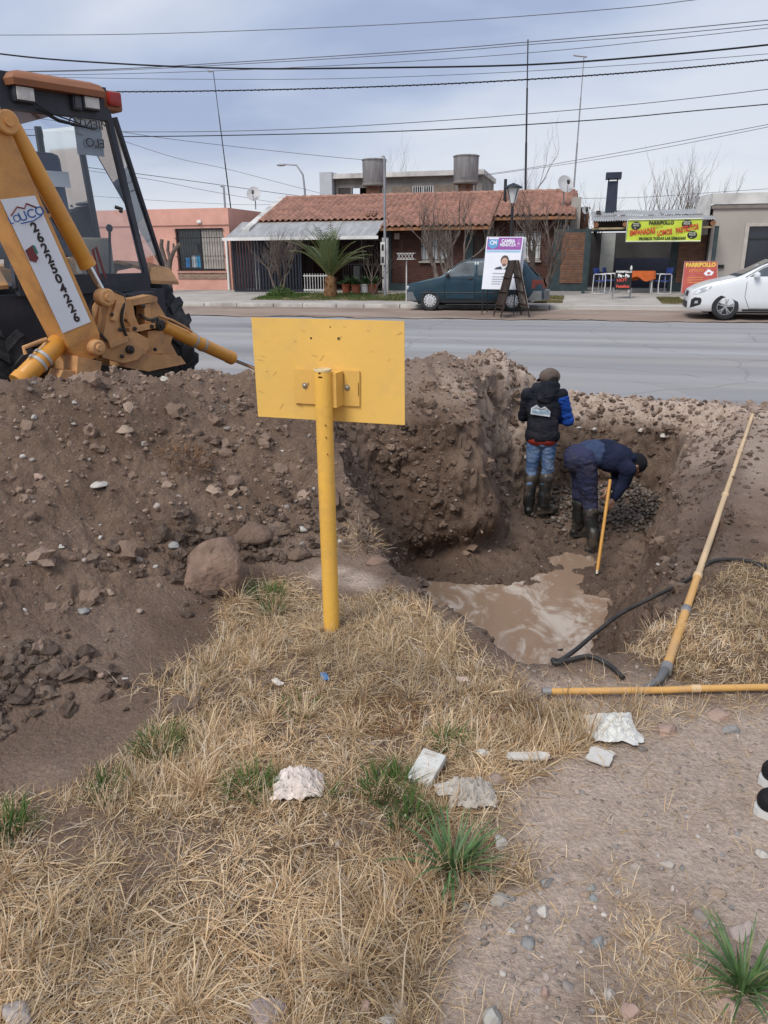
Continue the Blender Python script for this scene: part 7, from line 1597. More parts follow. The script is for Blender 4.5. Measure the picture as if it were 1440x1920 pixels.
M_REDH = mat('red_hem', (.30, .04, .025), .8); M_LIGHTB = mat('pale_blue_shirt', (.04, .06, .12), .85, 0, .2, 6, .3, 40)
def blob(name, parts, m, voxel=.012, smooth=4, wrinkle=.0, wscale=9, parent=None, inv=None, ws=(1, 1, 1)):
    """one continuous surface grown from overlapping tapered limbs and ellipsoids"""
    mb = MB()
    for p in parts:
        if p[0] == 'c':
            _, a, b, r0, r1 = p; a, b = Vector(a), Vector(b); d = (b-a); L_ = d.length; d = d/L_ if L_ > 1e-6 else Vector((0, 0, 1))
            pts, rr_ = [], []
            for k in range(5): an = -pi/2+pi/2*k/5; pts.append(a+d*(r0*sin(an))); rr_.append(max(r0*cos(an), .001))
            for k in range(5): f = k/4; pts.append(a.lerp(b, f)); rr_.append(r0+(r1-r0)*f)
            for k in range(1, 6): an = pi/2*k/5; pts.append(b+d*(r1*sin(an))); rr_.append(max(r1*cos(an), .001))
            mb.tube(pts, rr_, 16, cap=True)
        else:
            _, c, r, *R = p; mb.ell(c, r, R[0] if R else None, 18, 12)
    if inv is not None: mb.v = [inv @ v for v in mb.v]
    o = mb.build(name, m)
    md = o.modifiers.new('r', 'REMESH'); md.mode = 'VOXEL'; md.voxel_size = voxel; md.use_smooth_shade = True
    sm = o.modifiers.new('s', 'SMOOTH'); sm.factor = .5; sm.iterations = smooth
    dg = bpy.context.evaluated_depsgraph_get(); me = bpy.data.meshes.new_from_object(o.evaluated_get(dg)); o.modifiers.clear(); old = o.data; o.data = me; bpy.data.meshes.remove(old); me.name = name
    if wrinkle:
        n = len(me.vertices); co = np.empty(n*3, np.float32); me.vertices.foreach_get('co', co); co = co.reshape(-1, 3); no = np.empty(n*3, np.float32); me.vertices.foreach_get('normal', no); no = no.reshape(-1, 3)
        q = co*np.array(ws, np.float32)*wscale; f = fbm(q[:, 0]+5, q[:, 1]+3, q[:, 2]+.01, oct=3); f2 = np.abs(perlin(q[:, 0]*1.7, q[:, 1]*1.7, q[:, 2]*2.2+.01))
        me.vertices.foreach_set('co', (co+no*((f*1.2-f2*.9)*wrinkle)[:, None]).ravel()); me.update()
    me.materials.clear(); me.materials.append(m); me.polygons.foreach_set('use_smooth', [True]*len(me.polygons))
    if parent is not None: o.parent = parent
    return o
V3 = lambda *a: Vector(a)
def hand_parts(w, d, up, curl=.6, s=1.0):
    """palm and five bent fingers at wrist w pointing along d; up = back of the hand"""
    d = Vector(d).normalized(); up = Vector(up); up = (up-d*up.dot(d)).normalized(); sd = d.cross(up); out_ = []
    pc = w+d*.045*s
    out_ += [('c', w, pc+sd*.018*s, .026*s, .024*s), ('c', w, pc-sd*.018*s, .026*s, .022*s), ('c', w+d*.03*s+sd*.026*s, w+d*.085*s+sd*.024*s, .017*s, .013*s), ('c', w+d*.03*s-sd*.022*s, w+d*.085*s-sd*.022*s, .017*s, .013*s), ('c', w+d*.085*s+sd*.025*s, w+d*.085*s-sd*.025*s, .013*s, .013*s)]
    for k, (o_, L_) in enumerate(((.030, .062), (.010, .072), (-.010, .068), (-.029, .052))):
        a = w+d*.09*s+sd*o_*s; d1 = (d*cos(curl)-up*sin(curl)); b = a+d1*L_*.5*s; d2 = (d*cos(curl*2.2)-up*sin(curl*2.2)); c = b+d2*L_*.55*s
        out_ += [('c', a, b, .0095*s, .0088*s), ('c', b, c, .0088*s, .0075*s)]
    a = w+d*.03*s+sd*.03*s; b = a+(d*.6+sd*.7-up*.3).normalized()*.04*s; c = b+(d*.9+sd*.1-up*.5).normalized()*.032*s
    return out_+[('c', a, b, .013*s, .0105*s), ('c', b, c, .0105*s, .008*s)]
def head_parts(c, R):
    """head with brow, nose, chin and ears; R columns = right, forward, up"""
    P_ = lambda x, y, z: Vector(c)+R @ Vector((x, y, z))
    return [('e', P_(0, 0, .02), (.076, .095, .098), R), ('e', P_(0, .018, -.05), (.060, .072, .068), R), ('e', P_(0, .045, -.09), (.034, .034, .03), R), ('c', P_(0, .085, .012), P_(0, .106, -.028), .011, .015), ('e', P_(-.078, -.005, -.015), (.012, .022, .034), R), ('e', P_(.078, -.005, -.015), (.012, .022, .034), R), ('c', P_(-.03, .084, .022), P_(.03, .084, .022), .014, .014), ('c', P_(-.02, .085, -.058), P_(.02, .085, -.058), .009, .009)]
def face_marks(person, c, R):
    P_ = lambda x, y, z: Vector(c)+R @ Vector((x, y, z))
    for s in (-1, 1): MB().ell(P_(s*.03, .090, .004), (.012, .006, .007), R, 8, 6).build('eye', mat('eye_dark', (.03, .025, .02), .2), person)
    MB().tube([P_(-.022, .096, -.060), P_(0, .101, -.058), P_(.022, .096, -.060)], .003, 5).build('mouth', mat('lips', (.22, .09, .075), .5), person)
def boot_parts(ankle, knee, toe, top=.72, s=1.0):
    a, k = Vector(ankle), Vector(knee); t = Vector(toe); d = (t-a); d.z = 0; d.normalize(); g = V3(a.x, a.y, a.z-.075)
    tp = a.lerp(k, top)
    return [('c', a, tp, .060*s, .074*s), ('c', tp-(k-a).normalized()*.02, tp, .078*s, .079*s), ('c', a+V3(0, 0, -.01), a+V3(0, 0, .10), .062*s, .062*s), ('c', g-d*.045, g+d*.12, .038*s, .044*s), ('c', g+d*.02+V3(0, 0, .035), g+d*.13+V3(0, 0, .01), .046*s, .042*s), ('c', g+d*.10, g+d*.165, .044*s, .036*s)]
def sole(person, ankle, toe, m, s=1.0):
    a = Vector(ankle); d = Vector(toe)-a; d.z = 0; d.normalize(); sd = d.cross(V3(0, 0, 1)); g = V3(a.x, a.y, a.z-.118); pts = []
    for k in range(20):
        th = 2*pi*k/20; pts.append(g+d*(.06+.145*cos(th)*s)+sd*(.052*sin(th)*(1+.12*cos(th))*s))
    return MB().add(pts+[p+V3(0, 0, .026) for p in pts], [list(range(20))[::-1], list(range(20, 40))]+[[k, (k+1) % 20, 20+(k+1) % 20, 20+k] for k in range(20)]).build('sole', m, person)

# ---------------- worker standing with his back to us
fp = atz(1008, 962, -1.22); fz = gz(fp.x, fp.y)+.0
fp = atz(1008, 960, fz)
per = MB(); rz_ = .06
def man1():
    hipL, hipR = V3(-.085, 0, .90), V3(.085, 0, .90); kL, kR = V3(-.095, .03, .49), V3(.085, .04, .49); aL, aR = V3(-.11, -.02, .115), V3(.055, .0, .115)
    tL, tR = V3(-.11, .2, 0), V3(.28, .10, 0)
    Rh = (Matrix.Rotation(.75, 3, 'Z') @ Matrix.Rotation(-.35, 3, 'X') @ Matrix.Rotation(.10, 3, 'Y')); hc = V3(.045, .055, 1.555)
    shL, shR = V3(-.185, .0, 1.385), V3(.185, .0, 1.385); eL, eR = V3(-.22, .10, 1.11), V3(.275, .06, 1.10); wL, wR = V3(-.06, .29, 1.08), V3(.13, .27, 1.06)
    body = [('c', hipL, kL, .07, .05), ('c', kL, aL, .05, .04), ('c', hipR, kR, .07, .05), ('c', kR, aR, .05, .04), ('c', aL-V3(0, 0, .06), aL+V3(0, .10, -.075), .028, .022), ('c', aR-V3(0, 0, .06), aR+V3(.09, .035, -.075), .028, .022),
            ('e', (0, 0, .96), (.14, .10, .12)), ('c', (0, 0, .98), (0, .0, 1.30), .115, .125), ('c', shL, shR, .06, .06), ('c', (0, 0, 1.38), hc+V3(0, 0, -.08), .055, .05),
            ('c', shL, eL, .042, .035), ('c', eL, wL, .034, .026), ('c', shR, eR, .042, .035), ('c', eR, wR, .034, .026)]+head_parts(hc, Rh)+hand_parts(wL, (.6, .6, 0), (0, .3, 1), .7)+hand_parts(wR, (-.6, .6, 0), (0, .3, 1), .7)
    p = blob('person', body, M_SKIN, .009, 3); p.location = fp; p.rotation_euler = (0, 0, rz_); p.scale = (.95, .95, .95)
    tag(p, 'standing worker in black hooded jacket with blue sleeve, jeans and rubber boots, back turned', 'person', 'workers in the pit')
    face_marks(p, hc, Rh)
    blob('jeans', [('c', hipL, kL, .092, .070), ('c', kL, aL+V3(0, 0, .24), .069, .048), ('c', hipR, kR, .092, .070), ('c', kR, aR+V3(0, 0, .24), .069, .048), ('e', (0, -.006, .875), (.150, .104, .105))], M_JEAN, .011, 3, .012, 10, p, ws=(1, 1, 1.8))
    for a, k, t in ((aL, kL, tL), (aR, kR, tR)):
        b = blob('boot', boot_parts(a, k, t, .80, 1.1), M_BOOT, .010, 3, .006, 9, p); sole(b, a, t, M_BOOT)
    j = blob('jacket', [('e', (0, .0, 1.24), (.205, .14, .20)), ('e', (0, -.01, 1.05), (.185, .135, .20)), ('c', (-.07, -.005, .935), (.07, -.005, .935), .128, .128), ('c', shL, shR, .082, .082), ('c', (-.08, -.01, 1.38), (.08, -.01, 1.38), .10, .10), ('c', shL, eL, .078, .064), ('c', eL, wL, .062, .046)], M_NAVYJ, .011, 4, .012, 8, p, ws=(1, 1, 1.3))
    s = blob('sleeve', [('c', shR+V3(.01, .0, -.03), eR, .079, .068), ('c', eR, wR, .066, .046), ('e', eR+V3(.005, -.005, 0), (.07, .07, .075))], M_BLUESL, .010, 3, .012, 11, p, ws=(1, 1, 2)); s['label'] = 'royal blue jacket sleeve'
    blob('hem', [('c', (-.07, -.008, .905), (.07, -.008, .905), .114, .114)], M_REDH, .012, 2, .003, 12, p)
    blob('hood', [('c', (-.09, -.02, 1.445), (.09, -.02, 1.445), .075, .075), ('c', (-.10, .04, 1.46), (.02, -.10, 1.41), .06, .075), ('c', (.11, .05, 1.48), (.03, -.10, 1.41), .06, .075), ('e', (.01, -.10, 1.38), (.10, .055, .085)), ('e', (.04, .0, 1.50), (.10, .10, .075))], M_NAVYJ, .010, 3, .016, 11, p)
    P_ = lambda x, y, z: hc+Rh @ V3(x, y, z)
    cap = blob('cap', [('e', P_(0, -.005, .045), (.086, .108, .084), Rh), ('c', P_(-.05, -.01, .03), P_(.05, -.01, .03), .082, .082)], M_CAPB, .009, 4, .003, 12, p)
    mb = MB(); n = 12; top_ = []
    for k in range(n+1):
        a = pi*k/n; top_.append(P_(-.075*cos(a), .075+.105*sin(a), .035-.012*sin(a)))
    mb.add(top_+[q+Rh @ V3(0, 0, -.008) for q in top_], [list(range(n+1)), list(range(n+1, 2*n+2))[::-1]]+[[k, n+1+k, n+2+k, k+1] for k in range(n)]); mb.build('brim', M_CAPD, cap)
    blob('hair', [('e', P_(0, -.035, -.02), (.080, .072, .075), Rh)], M_HAIR, .010, 3, .004, 20, p)
    # back print
    W_ = basis((1, 0, -.06), (0, 0, 1)); c = V3(-.035, -.160, 1.235)
    pts = [(x*1.3, y*1.3) for x, y in ((-.082, -.035), (-.084, .018), (-.04, .05), (-.005, .022), (.03, .042), (.082, .0), (.082, -.045))]
    pr = MB().add([c+W_ @ V3(x, y, .0)+V3(0, .22*x*x*4, 0) for x, y in pts], [list(range(7))[::-1]]).build('back_print', mat('white_print', (.62, .66, .70), .6), p)
    text('VALLEUCO', .040, mat('print_blue', (.10, .30, .48), .6), pr, c+W_ @ V3(0, -.012, .0025), W_, 'lettering', bold=.0008)
    MB().tube([c+W_ @ V3(x*1.3, y*1.3, .003) for x, y in ((-.07, .008), (-.04, .038), (-.005, .010), (.03, .03), (.07, -.005))], .0025, 4).build('mountain_line', mat('print_grey', (.12, .14, .18), .6), pr)
    return p
man1()

# ---------------- worker bending over the rod
def man2():
    aN, aF = atz(1111, 1016, -1.17), atz(1084, 984, -1.17)
    aN.z = gz(aN.x, aN.y)+.105; aF.z = gz(aF.x, aF.y)+.105; aN = atz(1112, 1017, aN.z); aF = atz(1084, 984, aF.z)
    Yh = (aN.y+aF.y)/2
    hip = aty(1092, 858, Yh); fwd = V3(.93, .28, 0).normalized(); lat = V3(.28, -.93, 0).normalized()*1.0       # lat points to the near side
    hN, hF = hip+lat*.085, hip-lat*.085
    kN, kF = aty(1106, 938, aN.y+.10), aty(1088, 925, aF.y-.04)
    ch = aty(1138, 852, Yh+.06); sh = aty(1166, 868, Yh+.08); sN, sF = sh+lat*.17+V3(0, 0, -.02), sh-lat*.17+V3(0, 0, .0)
    wN = aty(1149, 937, Yh-.10); eN = aty(1170, 905, Yh-.06); wF = aty(1141, 915, Yh-.04); eF = aty(1158, 895, Yh+.12)
    hd = aty(1190, 872, Yh+.12); nk = sh.lerp(hd, .5)
    f3 = (V3(.5, .1, -.9)).normalized(); upv = fwd*1.0+V3(0, 0, .15); Rh = basis(f3.cross(upv).normalized(), f3)      # right, forward(down-right), up
    rod_dir = (atz(1119, 1076, -1.30)-aty(1143, 903, Yh-.12)).normalized()
    tN, tF = aN+fwd*.2, aF+fwd*.2
    body = [('c', hN, kN, .07, .05), ('c', kN, aN, .05, .04), ('c', hF, kF, .07, .05), ('c', kF, aF, .05, .04), ('c', aN+V3(0, 0, -.06), aN+fwd*.14+V3(0, 0, -.08), .035, .03), ('c', aF+V3(0, 0, -.06), aF+fwd*.14+V3(0, 0, -.08), .035, .03), ('c', hip, ch, .12, .12), ('c', ch, sh, .12, .10), ('c', sN, sF, .06, .06), ('c', sh, hd, .055, .05),
            ('c', sN, eN, .045, .036), ('c', eN, wN, .036, .026), ('c', sF, eF, .045, .036), ('c', eF, wF, .036, .026)]+head_parts(hd, Rh)+hand_parts(wN, rod_dir+V3(-.25, -.1, 0), lat*1.0+V3(.3, 0, 0), .75)+hand_parts(wF, rod_dir+V3(-.1, -.2, 0), V3(.5, -.5, .2), .75)
    base = V3(hip.x, hip.y, gz(hip.x, hip.y)); inv = Matrix.Translation(-base)
    p = blob('person', body, M_SKIN, .009, 3, inv=inv); p.location = base
    tag(p, 'bent-over worker in navy sweater, navy work trousers and rubber boots holding a yellow rod', 'person', 'workers in the pit')
    hl = inv @ hd; face_marks(p, hl, Rh)
    blob('trousers', [('c', hN, kN, .118, .085), ('c', kN, kN.lerp(aN, .48), .083, .060), ('c', hF, kF, .112, .085), ('c', kF, kF.lerp(aF, .45), .083, .060), ('e', hip+V3(-.03, -.02, .0), (.165, .165, .155)), ('c', hip, hip.lerp(ch, .35), .15, .145)], M_WORK, .011, 4, .014, 8, p, inv, (1, 1, 1.6))
    for a, k, t in ((aN, kN, tN), (aF, kF, tF)):
        b = blob('boot', boot_parts(a, k, t, .72, 1.06), M_BOOT, .010, 3, .007, 9, p, inv); sole(b, inv @ a, inv @ t, M_BOOT)
    up_ = V3(0, 0, 1)
    blob('shirt_tail', [('c', hip.lerp(ch, .25)+up_*.02, hip.lerp(ch, .6)+up_*.02, .150, .150)], M_LIGHTB, .011, 3, .008, 10, p, inv)
    blob('sweater', [('c', hip.lerp(ch, .72)+up_*.012, ch, .150, .158), ('e', ch.lerp(sh, .4)+up_*.0, (.20, .19, .155)), ('c', ch, sh, .155, .12), ('c', sN, sF, .088, .088), ('c', sN, eN, .080, .062), ('c', eN, wN.lerp(eN, .12), .060, .043), ('c', sF, eF, .080, .062), ('c', eF, wF.lerp(eF, .12), .060, .043), ('c', sh, nk, .085, .07)], M_SWEAT, .011, 4, .012, 8, p, inv)
    P_ = lambda x, y, z: hl+Rh @ V3(x, y, z)
    blob('wool_cap', [('e', P_(0, -.008, .04), (.088, .108, .092), Rh), ('e', P_(0, -.03, -.02), (.084, .086, .08), Rh)], M_CAPD, .009, 3, .004, 16, p)
    blob('sweater_hood', [('e', inv @ (sh.lerp(hd, .28)+up_*.07), (.11, .10, .06))], M_SWEAT, .010, 3, .01, 12, p)
    return (wN, wF, rod_dir, Yh)
wN, wF, rdir, Yh = man2()
r1 = atz(1119, 1077, gz(*atz(1119, 1077, -1.31)[:2])+.03); r0 = aty(1144, 900, Yh-.13)
t = thing('probe_rod', 'straight yellow wooden rod with a metal tip held by the bent-over worker', 'rod', (r1.x, r1.y, r1.z)); i_ = wm(t).inverted()
MB().tube([i_ @ r0, i_ @ r0.lerp(r1, .5), i_ @ r0.lerp(r1, .97)], .0165, 12).build('shaft', mat('rod_yellow', (.58, .29, .055), .5, 0, .12, 7, dirt=(.3, .18, .08), dscale=6, damt=.5), t); MB().tube([i_ @ r0.lerp(r1, .965), i_ @ r1], .020, 12).build('metal_tip', M_BOLT, t)

# ---------------- bystander whose shoe tips reach into the picture
def man3():
    g1, g2 = atz(1548, 1478, .0), atz(1546, 1535, .0); d = V3(-.97, -.1, 0).normalized(); base = (g1+g2)/2; inv = Matrix.Translation(-base)
    a1, a2 = g1+V3(0, 0, .118), g2+V3(0, 0, .118); h = base+V3(.05, 0, .0); k1, k2 = a1+V3(-.02, .0, .40), a2+V3(-.02, 0, .40); q1, q2 = h+V3(0, .08, .92), h+V3(0, -.08, .92); hd = h+V3(-.05, 0, 1.60); s1, s2 = h+V3(0, .18, 1.40), h+V3(0, -.18, 1.40)
    Rh = basis((0, 1, 0), (-1, 0, 0)); e1, e2 = s1+V3(.02, .06, -.3), s2+V3(.02, -.06, -.3); w1_, w2_ = e1+V3(-.06, 0, -.26), e2+V3(-.06, 0, -.26)
    p = blob('person', [('c', q1, k1, .07, .05), ('c', k1, a1, .05, .04), ('c', q2, k2, .07, .05), ('c', k2, a2, .05, .04), ('c', a1-V3(0, 0, .07), a1+d*.12-V3(0, 0, .08), .03, .03), ('c', a2-V3(0, 0, .07), a2+d*.12-V3(0, 0, .08), .03, .03), ('c', h+V3(0, 0, .95), h+V3(0, 0, 1.3), .12, .12), ('c', s1, s2, .06, .06), ('c', h+V3(0, 0, 1.38), hd, .055, .05), ('c', s1, e1, .045, .036), ('c', e1, w1_, .036, .026), ('c', s2, e2, .045, .036), ('c', e2, w2_, .036, .026)]+head_parts(hd, Rh)+hand_parts(w1_, (0, 0, -1), (0, 1, 0), .3)+hand_parts(w2_, (0, 0, -1), (0, -1, 0), .3), M_SKIN, .011, 3, inv=inv); p.location = base
    tag(p, 'bystander at the picture edge of whom only black and white sneaker tips show', 'person'); face_marks(p, inv @ hd, Rh)
    blob('trousers', [('c', q1, k1, .09, .075), ('c', k1, a1+V3(0, 0, .02), .075, .07), ('c', q2, k2, .09, .075), ('c', k2, a2+V3(0, 0, .02), .075, .07), ('e', h+V3(0, 0, .95), (.13, .17, .13))], M_WORK, .014, 3, .01, 9, p, inv)
    blob('jacket', [('e', h+V3(0, 0, 1.22), (.15, .2, .24)), ('e', h+V3(0, 0, 1.0), (.14, .185, .16)), ('c', s1, s2, .085, .085), ('c', s1, e1, .075, .06), ('c', e1, w1_, .06, .045), ('c', s2, e2, .075, .06), ('c', e2, w2_, .06, .045)], M_CABIN, .014, 3, .01, 9, p, inv)
    blob('hair', [('e', inv @ (hd+V3(.02, 0, .045)), (.098, .085, .085))], M_HAIR, .012, 3, .004, 20, p)
    M_SH = mat('sneaker_black', (.014, .014, .016), .7, 0, .3, 12, .3, 60); M_SO = mat('sneaker_white', (.62, .62, .60), .6, 0, .1, 8)
    for a in (a1, a2):
        b = blob('sneaker', [('c', inv @ (a-V3(0, 0, .03)), inv @ (a+V3(0, 0, .01)), .05, .045), ('c', inv @ (a-d*.03-V3(0, 0, .06)), inv @ (a+d*.14-V3(0, 0, .07)), .044, .046), ('c', inv @ (a+d*.05-V3(0, 0, .05)), inv @ (a+d*.16-V3(0, 0, .07)), .046, .040)], M_SH, .008, 3, 0, 8, p); sole(b, inv @ a, inv @ (a+d), M_SO)
man3()
# ================================================================ water, clods, stones
def water_mat():
    m = bpy.data.materials.new('muddy_water'); m.use_nodes = True; N = m.node_tree.nodes; L = m.node_tree.links; b = N['Principled BSDF']
    ge = N.new('ShaderNodeNewGeometry'); mp = N.new('ShaderNodeMapping'); mp.inputs['Scale'].default_value = (1.5, .8, 1); mp.inputs['Rotation'].default_value = (0, 0, .5); L.new(ge.outputs['Position'], mp.inputs[0])
    w = N.new('ShaderNodeTexNoise'); w.inputs['Scale'].default_value = 1.3; w.inputs['Detail'].default_value = 3; L.new(mp.outputs[0], w.inputs['Vector'])
    n = N.new('ShaderNodeTexNoise'); n.inputs['Scale'].default_value = 2.4; n.inputs['Detail'].default_value = 9; n.inputs['Roughness'].default_value = .62; n.inputs['Distortion'].default_value = 2.6; L.new(mp.outputs[0], n.inputs['Vector'])
    ad = N.new('ShaderNodeMath'); ad.operation = 'MULTIPLY_ADD'; ad.inputs[1].default_value = .9; L.new(w.outputs['Fac'], ad.inputs[0]); L.new(n.outputs['Fac'], ad.inputs[2])
    f = N.new('ShaderNodeMapRange'); f.inputs['From Min'].default_value = .94; f.inputs['From Max'].default_value = 1.16; L.new(ad.outputs[0], f.inputs[0])
    mx = N.new('ShaderNodeMix'); mx.data_type = 'RGBA'; mx.inputs['A'].default_value = (.31, .215, .15, 1); mx.inputs['B'].default_value = (.52, .45, .385, 1); L.new(f.outputs[0], mx.inputs['Factor']); L.new(mx.outputs['Result'], b.inputs['Base Color'])
    r = N.new('ShaderNodeMapRange'); r.inputs['To Min'].default_value = .06; r.inputs['To Max'].default_value = .5; L.new(f.outputs[0], r.inputs[0]); L.new(r.outputs[0], b.inputs['Roughness']); b.inputs['IOR'].default_value = 1.33
    bp = N.new('ShaderNodeBump'); bp.inputs['Strength'].default_value = .12; bp.inputs['Distance'].default_value = .01; L.new(n.outputs['Fac'], bp.inputs['Height']); L.new(bp.outputs[0], b.inputs['Normal'])
    return m
WZ = -1.315
o = sheet('water', -1.9, 1.0, 2.95, 7.75, WZ, water_mat(), 30, 40)

def ico(sub):
    bm = bmesh.new(); bmesh.ops.create_icosphere(bm, subdivisions=sub, radius=1.0); bm.verts.ensure_lookup_table(); v = np.array([q.co[:] for q in bm.verts], np.float32); f = np.array([[q.index for q in p.verts] for p in bm.faces], np.int32); bm.free(); return v, f
ICO = {k: ico(k) for k in (1, 2, 3)}
def facet(v, seed, k=11, dmin=.55, dmax=.86):
    g = np.random.default_rng(seed); v = v.copy()
    for _ in range(k):
        n = g.normal(size=3); n /= np.linalg.norm(n); n[2] = abs(n[2]) if n[2] < -.2 else n[2]; d = g.uniform(dmin, dmax); e_ = np.maximum(v @ n-d, 0); v = v-e_[:, None]*n[None]*.94
    return v
def lumpy(v, seed, amp, freq=1.5, crumb=False):
    o_ = seed*7.31
    if crumb:
        n = fbm(v[:, 0]*freq+o_, v[:, 1]*freq+o_*.7, v[:, 2]*freq+.37, oct=2); r = np.abs(perlin(v[:, 0]*freq*2.3+o_, v[:, 1]*freq*2.3, v[:, 2]*freq*2.3+.5)); q = np.sign(v)*np.abs(v)**.8; return q*(1+amp*n-.9*r+.15)[:, None]
    o_ = seed*7.31; n = fbm(v[:, 0]*freq+o_, v[:, 1]*freq+o_*.7, v[:, 2]*freq+.37, oct=3); return v*(1+amp*n)[:, None]
def rot_batch(g, n, flat=False):
    a = g.uniform(0, 2*pi, n); b = g.normal(0, .5, n) if flat else g.uniform(0, pi, n); c = g.normal(0, .4, n) if flat else g.uniform(0, 2*pi, n)
    ca, sa, cb, sb, cc, sc = np.cos(a), np.sin(a), np.cos(b), np.sin(b), np.cos(c), np.sin(c); R = np.zeros((n, 3, 3), np.float32)
    R[:, 0, 0] = ca*cb; R[:, 0, 1] = ca*sb*sc-sa*cc; R[:, 0, 2] = ca*sb*cc+sa*sc; R[:, 1, 0] = sa*cb; R[:, 1, 1] = sa*sb*sc+ca*cc; R[:, 1, 2] = sa*sb*cc-ca*sc; R[:, 2, 0] = -sb; R[:, 2, 1] = cb*sc; R[:, 2, 2] = cb*cc
    return R
def scatter(name, pos, size, sub, amp, m, seed, flat=(.55, .9), label=None, cat=None, sink=.25, freq=1.5, crumb=False):
    g = np.random.default_rng(seed); base, F = ICO[sub]; nv = len(base); n = len(pos); K = 14; var = np.stack([lumpy(base if crumb else facet(base*1.1, seed*31+k, 8), seed+k, amp, freq, crumb) for k in range(K)])
    S = np.stack([g.uniform(.85, 1.25, n), g.uniform(.75, 1.0, n), g.uniform(*flat, n)], -1).astype(np.float32)*size[:, None]*.5
    V = var[g.integers(0, K, n)]*S[:, None, :]; R = rot_batch(g, n, True); V = np.einsum('nij,nvj->nvi', R, V)+pos[:, None, :]; V[:, :, 2] += (S[:, 2]*(1-2*sink))[:, None]
    Fa = (F[None]+(np.arange(n)*nv)[:, None, None]).reshape(-1); o_ = bpy.data.objects.new(name, np_mesh(name, V.reshape(-1, 3), Fa, 3, [m], sub > 1 and not crumb)); COL.objects.link(o_); return tag(o_, label, cat, kind='stuff')
def island_mat(name, stops, rough=.9, bump=.5, bscale=60, var=.25, spec=.3):
    m = blade_mat(name, stops, rough, 0); N = m.node_tree.nodes; L = m.node_tree.links; b = N['Principled BSDF']; b.inputs['Specular IOR Level'].default_value = spec
    ge = N.new('ShaderNodeNewGeometry'); n = N.new('ShaderNodeTexNoise'); n.inputs['Scale'].default_value = bscale; n.inputs['Detail'].default_value = 7; L.new(ge.outputs['Position'], n.inputs['Vector']); bp = N.new('ShaderNodeBump'); bp.inputs['Strength'].default_value = bump; bp.inputs['Distance'].default_value = .012; L.new(n.outputs['Fac'], bp.inputs['Height']); L.new(bp.outputs[0], b.inputs['Normal'])
    return m
M_CLOD = island_mat('soil_clod', [(0, (.15, .10, .074)), (.4, (.21, .147, .11)), (.75, (.27, .19, .145)), (1, (.33, .245, .19))], .95, .8)
M_CLODW = island_mat('wet_clod', [(0, (.075, .05, .037)), (.6, (.12, .083, .062)), (1, (.165, .12, .092))], .6, .8)
M_CLODD = island_mat('dry_clod', [(0, (.22, .155, .118)), (.5, (.32, .24, .19)), (1, (.43, .34, .28))], .95, .8)
M_CLODW2 = island_mat('wall_clod', [(0, (.11, .075, .055)), (.6, (.17, .118, .088)), (1, (.23, .165, .125))], .9, .8)
M_STONE = island_mat('stone', [(0, (.19, .135, .105)), (.25, (.27, .215, .18)), (.5, (.32, .285, .26)), (.7, (.30, .20, .155)), (.85, (.40, .37, .34)), (1, (.50, .47, .43))], .85, .35, 90)
M_STONEP = island_mat('path_stone', [(0, (.22, .19, .175)), (.3, (.33, .285, .255)), (.55, (.27, .265, .26)), (.75, (.40, .30, .255)), (1, (.52, .48, .44))], .85, .35, 90)
M_GRAV = island_mat('wet_gravel', [(0, (.055, .044, .036)), (.5, (.115, .09, .073)), (1, (.21, .17, .14))], .45, .3, 90, spec=.5)
def pick(n, x0, x1, y0, y1, prob, seed):
    g = np.random.default_rng(seed); x_ = g.uniform(x0, x1, n).astype(np.float32); y_ = g.uniform(y0, y1, n).astype(np.float32); k = g.random(n) < prob(x_, y_); return x_[k], y_[k], g
MO = moundm.astype(np.float32); LDf = LD.astype(np.float32); PTf = PITM.astype(np.float32); GDf = GD.astype(np.float32); STEEP = (np.hypot(*np.gradient(HP, GS))).astype(np.float32)
def inview(x_, y_):
    c, s = cos(YAW), sin(YAW); f = -s*x_+c*y_; r = c*x_+s*y_; return (np.abs(r) < f*.62+.5)
# crumbs and clods of the spoil heap
def p_m(x_, y_): return samp(MO, x_, y_)*(.35+.9*(fbm(x_*1.1, y_*1.1, oct=3)+.3))*inview(x_, y_)*(samp(PTf, x_, y_) < .1)
x_, y_, g = pick(34000, -6.5, 1.2, 1.6, 9.6, p_m, 101); sz = .012+.035*g.random(len(x_))**3.2; scatter('soil_crumbs', np.stack([x_, y_, ground_z(x_, y_)-.003], -1), sz, 1, .55, M_CLOD, 1, label='loose crumbs of brown soil over the spoil heap', cat='soil crumbs')
x_, y_, g = pick(5200, -6.0, 1.0, 1.7, 9.5, p_m, 102); sz = .03+.10*g.random(len(x_))**3.4; scatter('soil_clods', np.stack([x_, y_, ground_z(x_, y_)-.25*sz], -1), sz, 2, .8, M_CLOD, 2, crumb=True, label='broken clods of brown soil lying on the spoil heap', cat='soil clods', freq=1.9)
# muddy clods at the heap's foot
def p_f(x_, y_):
    z = samp(H0.astype(np.float32), x_, y_); return sstep(.0, .05, z)*sstep(.30, .12, z)*sstep(-.9, -1.5, x_)*(fbm(x_*1.7+4, y_*1.7, oct=3) > -.05)*.6
x_, y_, g = pick(7000, -3.6, -.9, 1.9, 4.4, p_f, 103); sz = .018+.055*g.random(len(x_))**2.2; scatter('mud_clods', np.stack([x_, y_, ground_z(x_, y_)-.2*sz], -1), sz*1.2, 2, .8, M_CLODW, 3, crumb=True, label='dark damp clods at the foot of the spoil heap', cat='mud clods', freq=1.9)
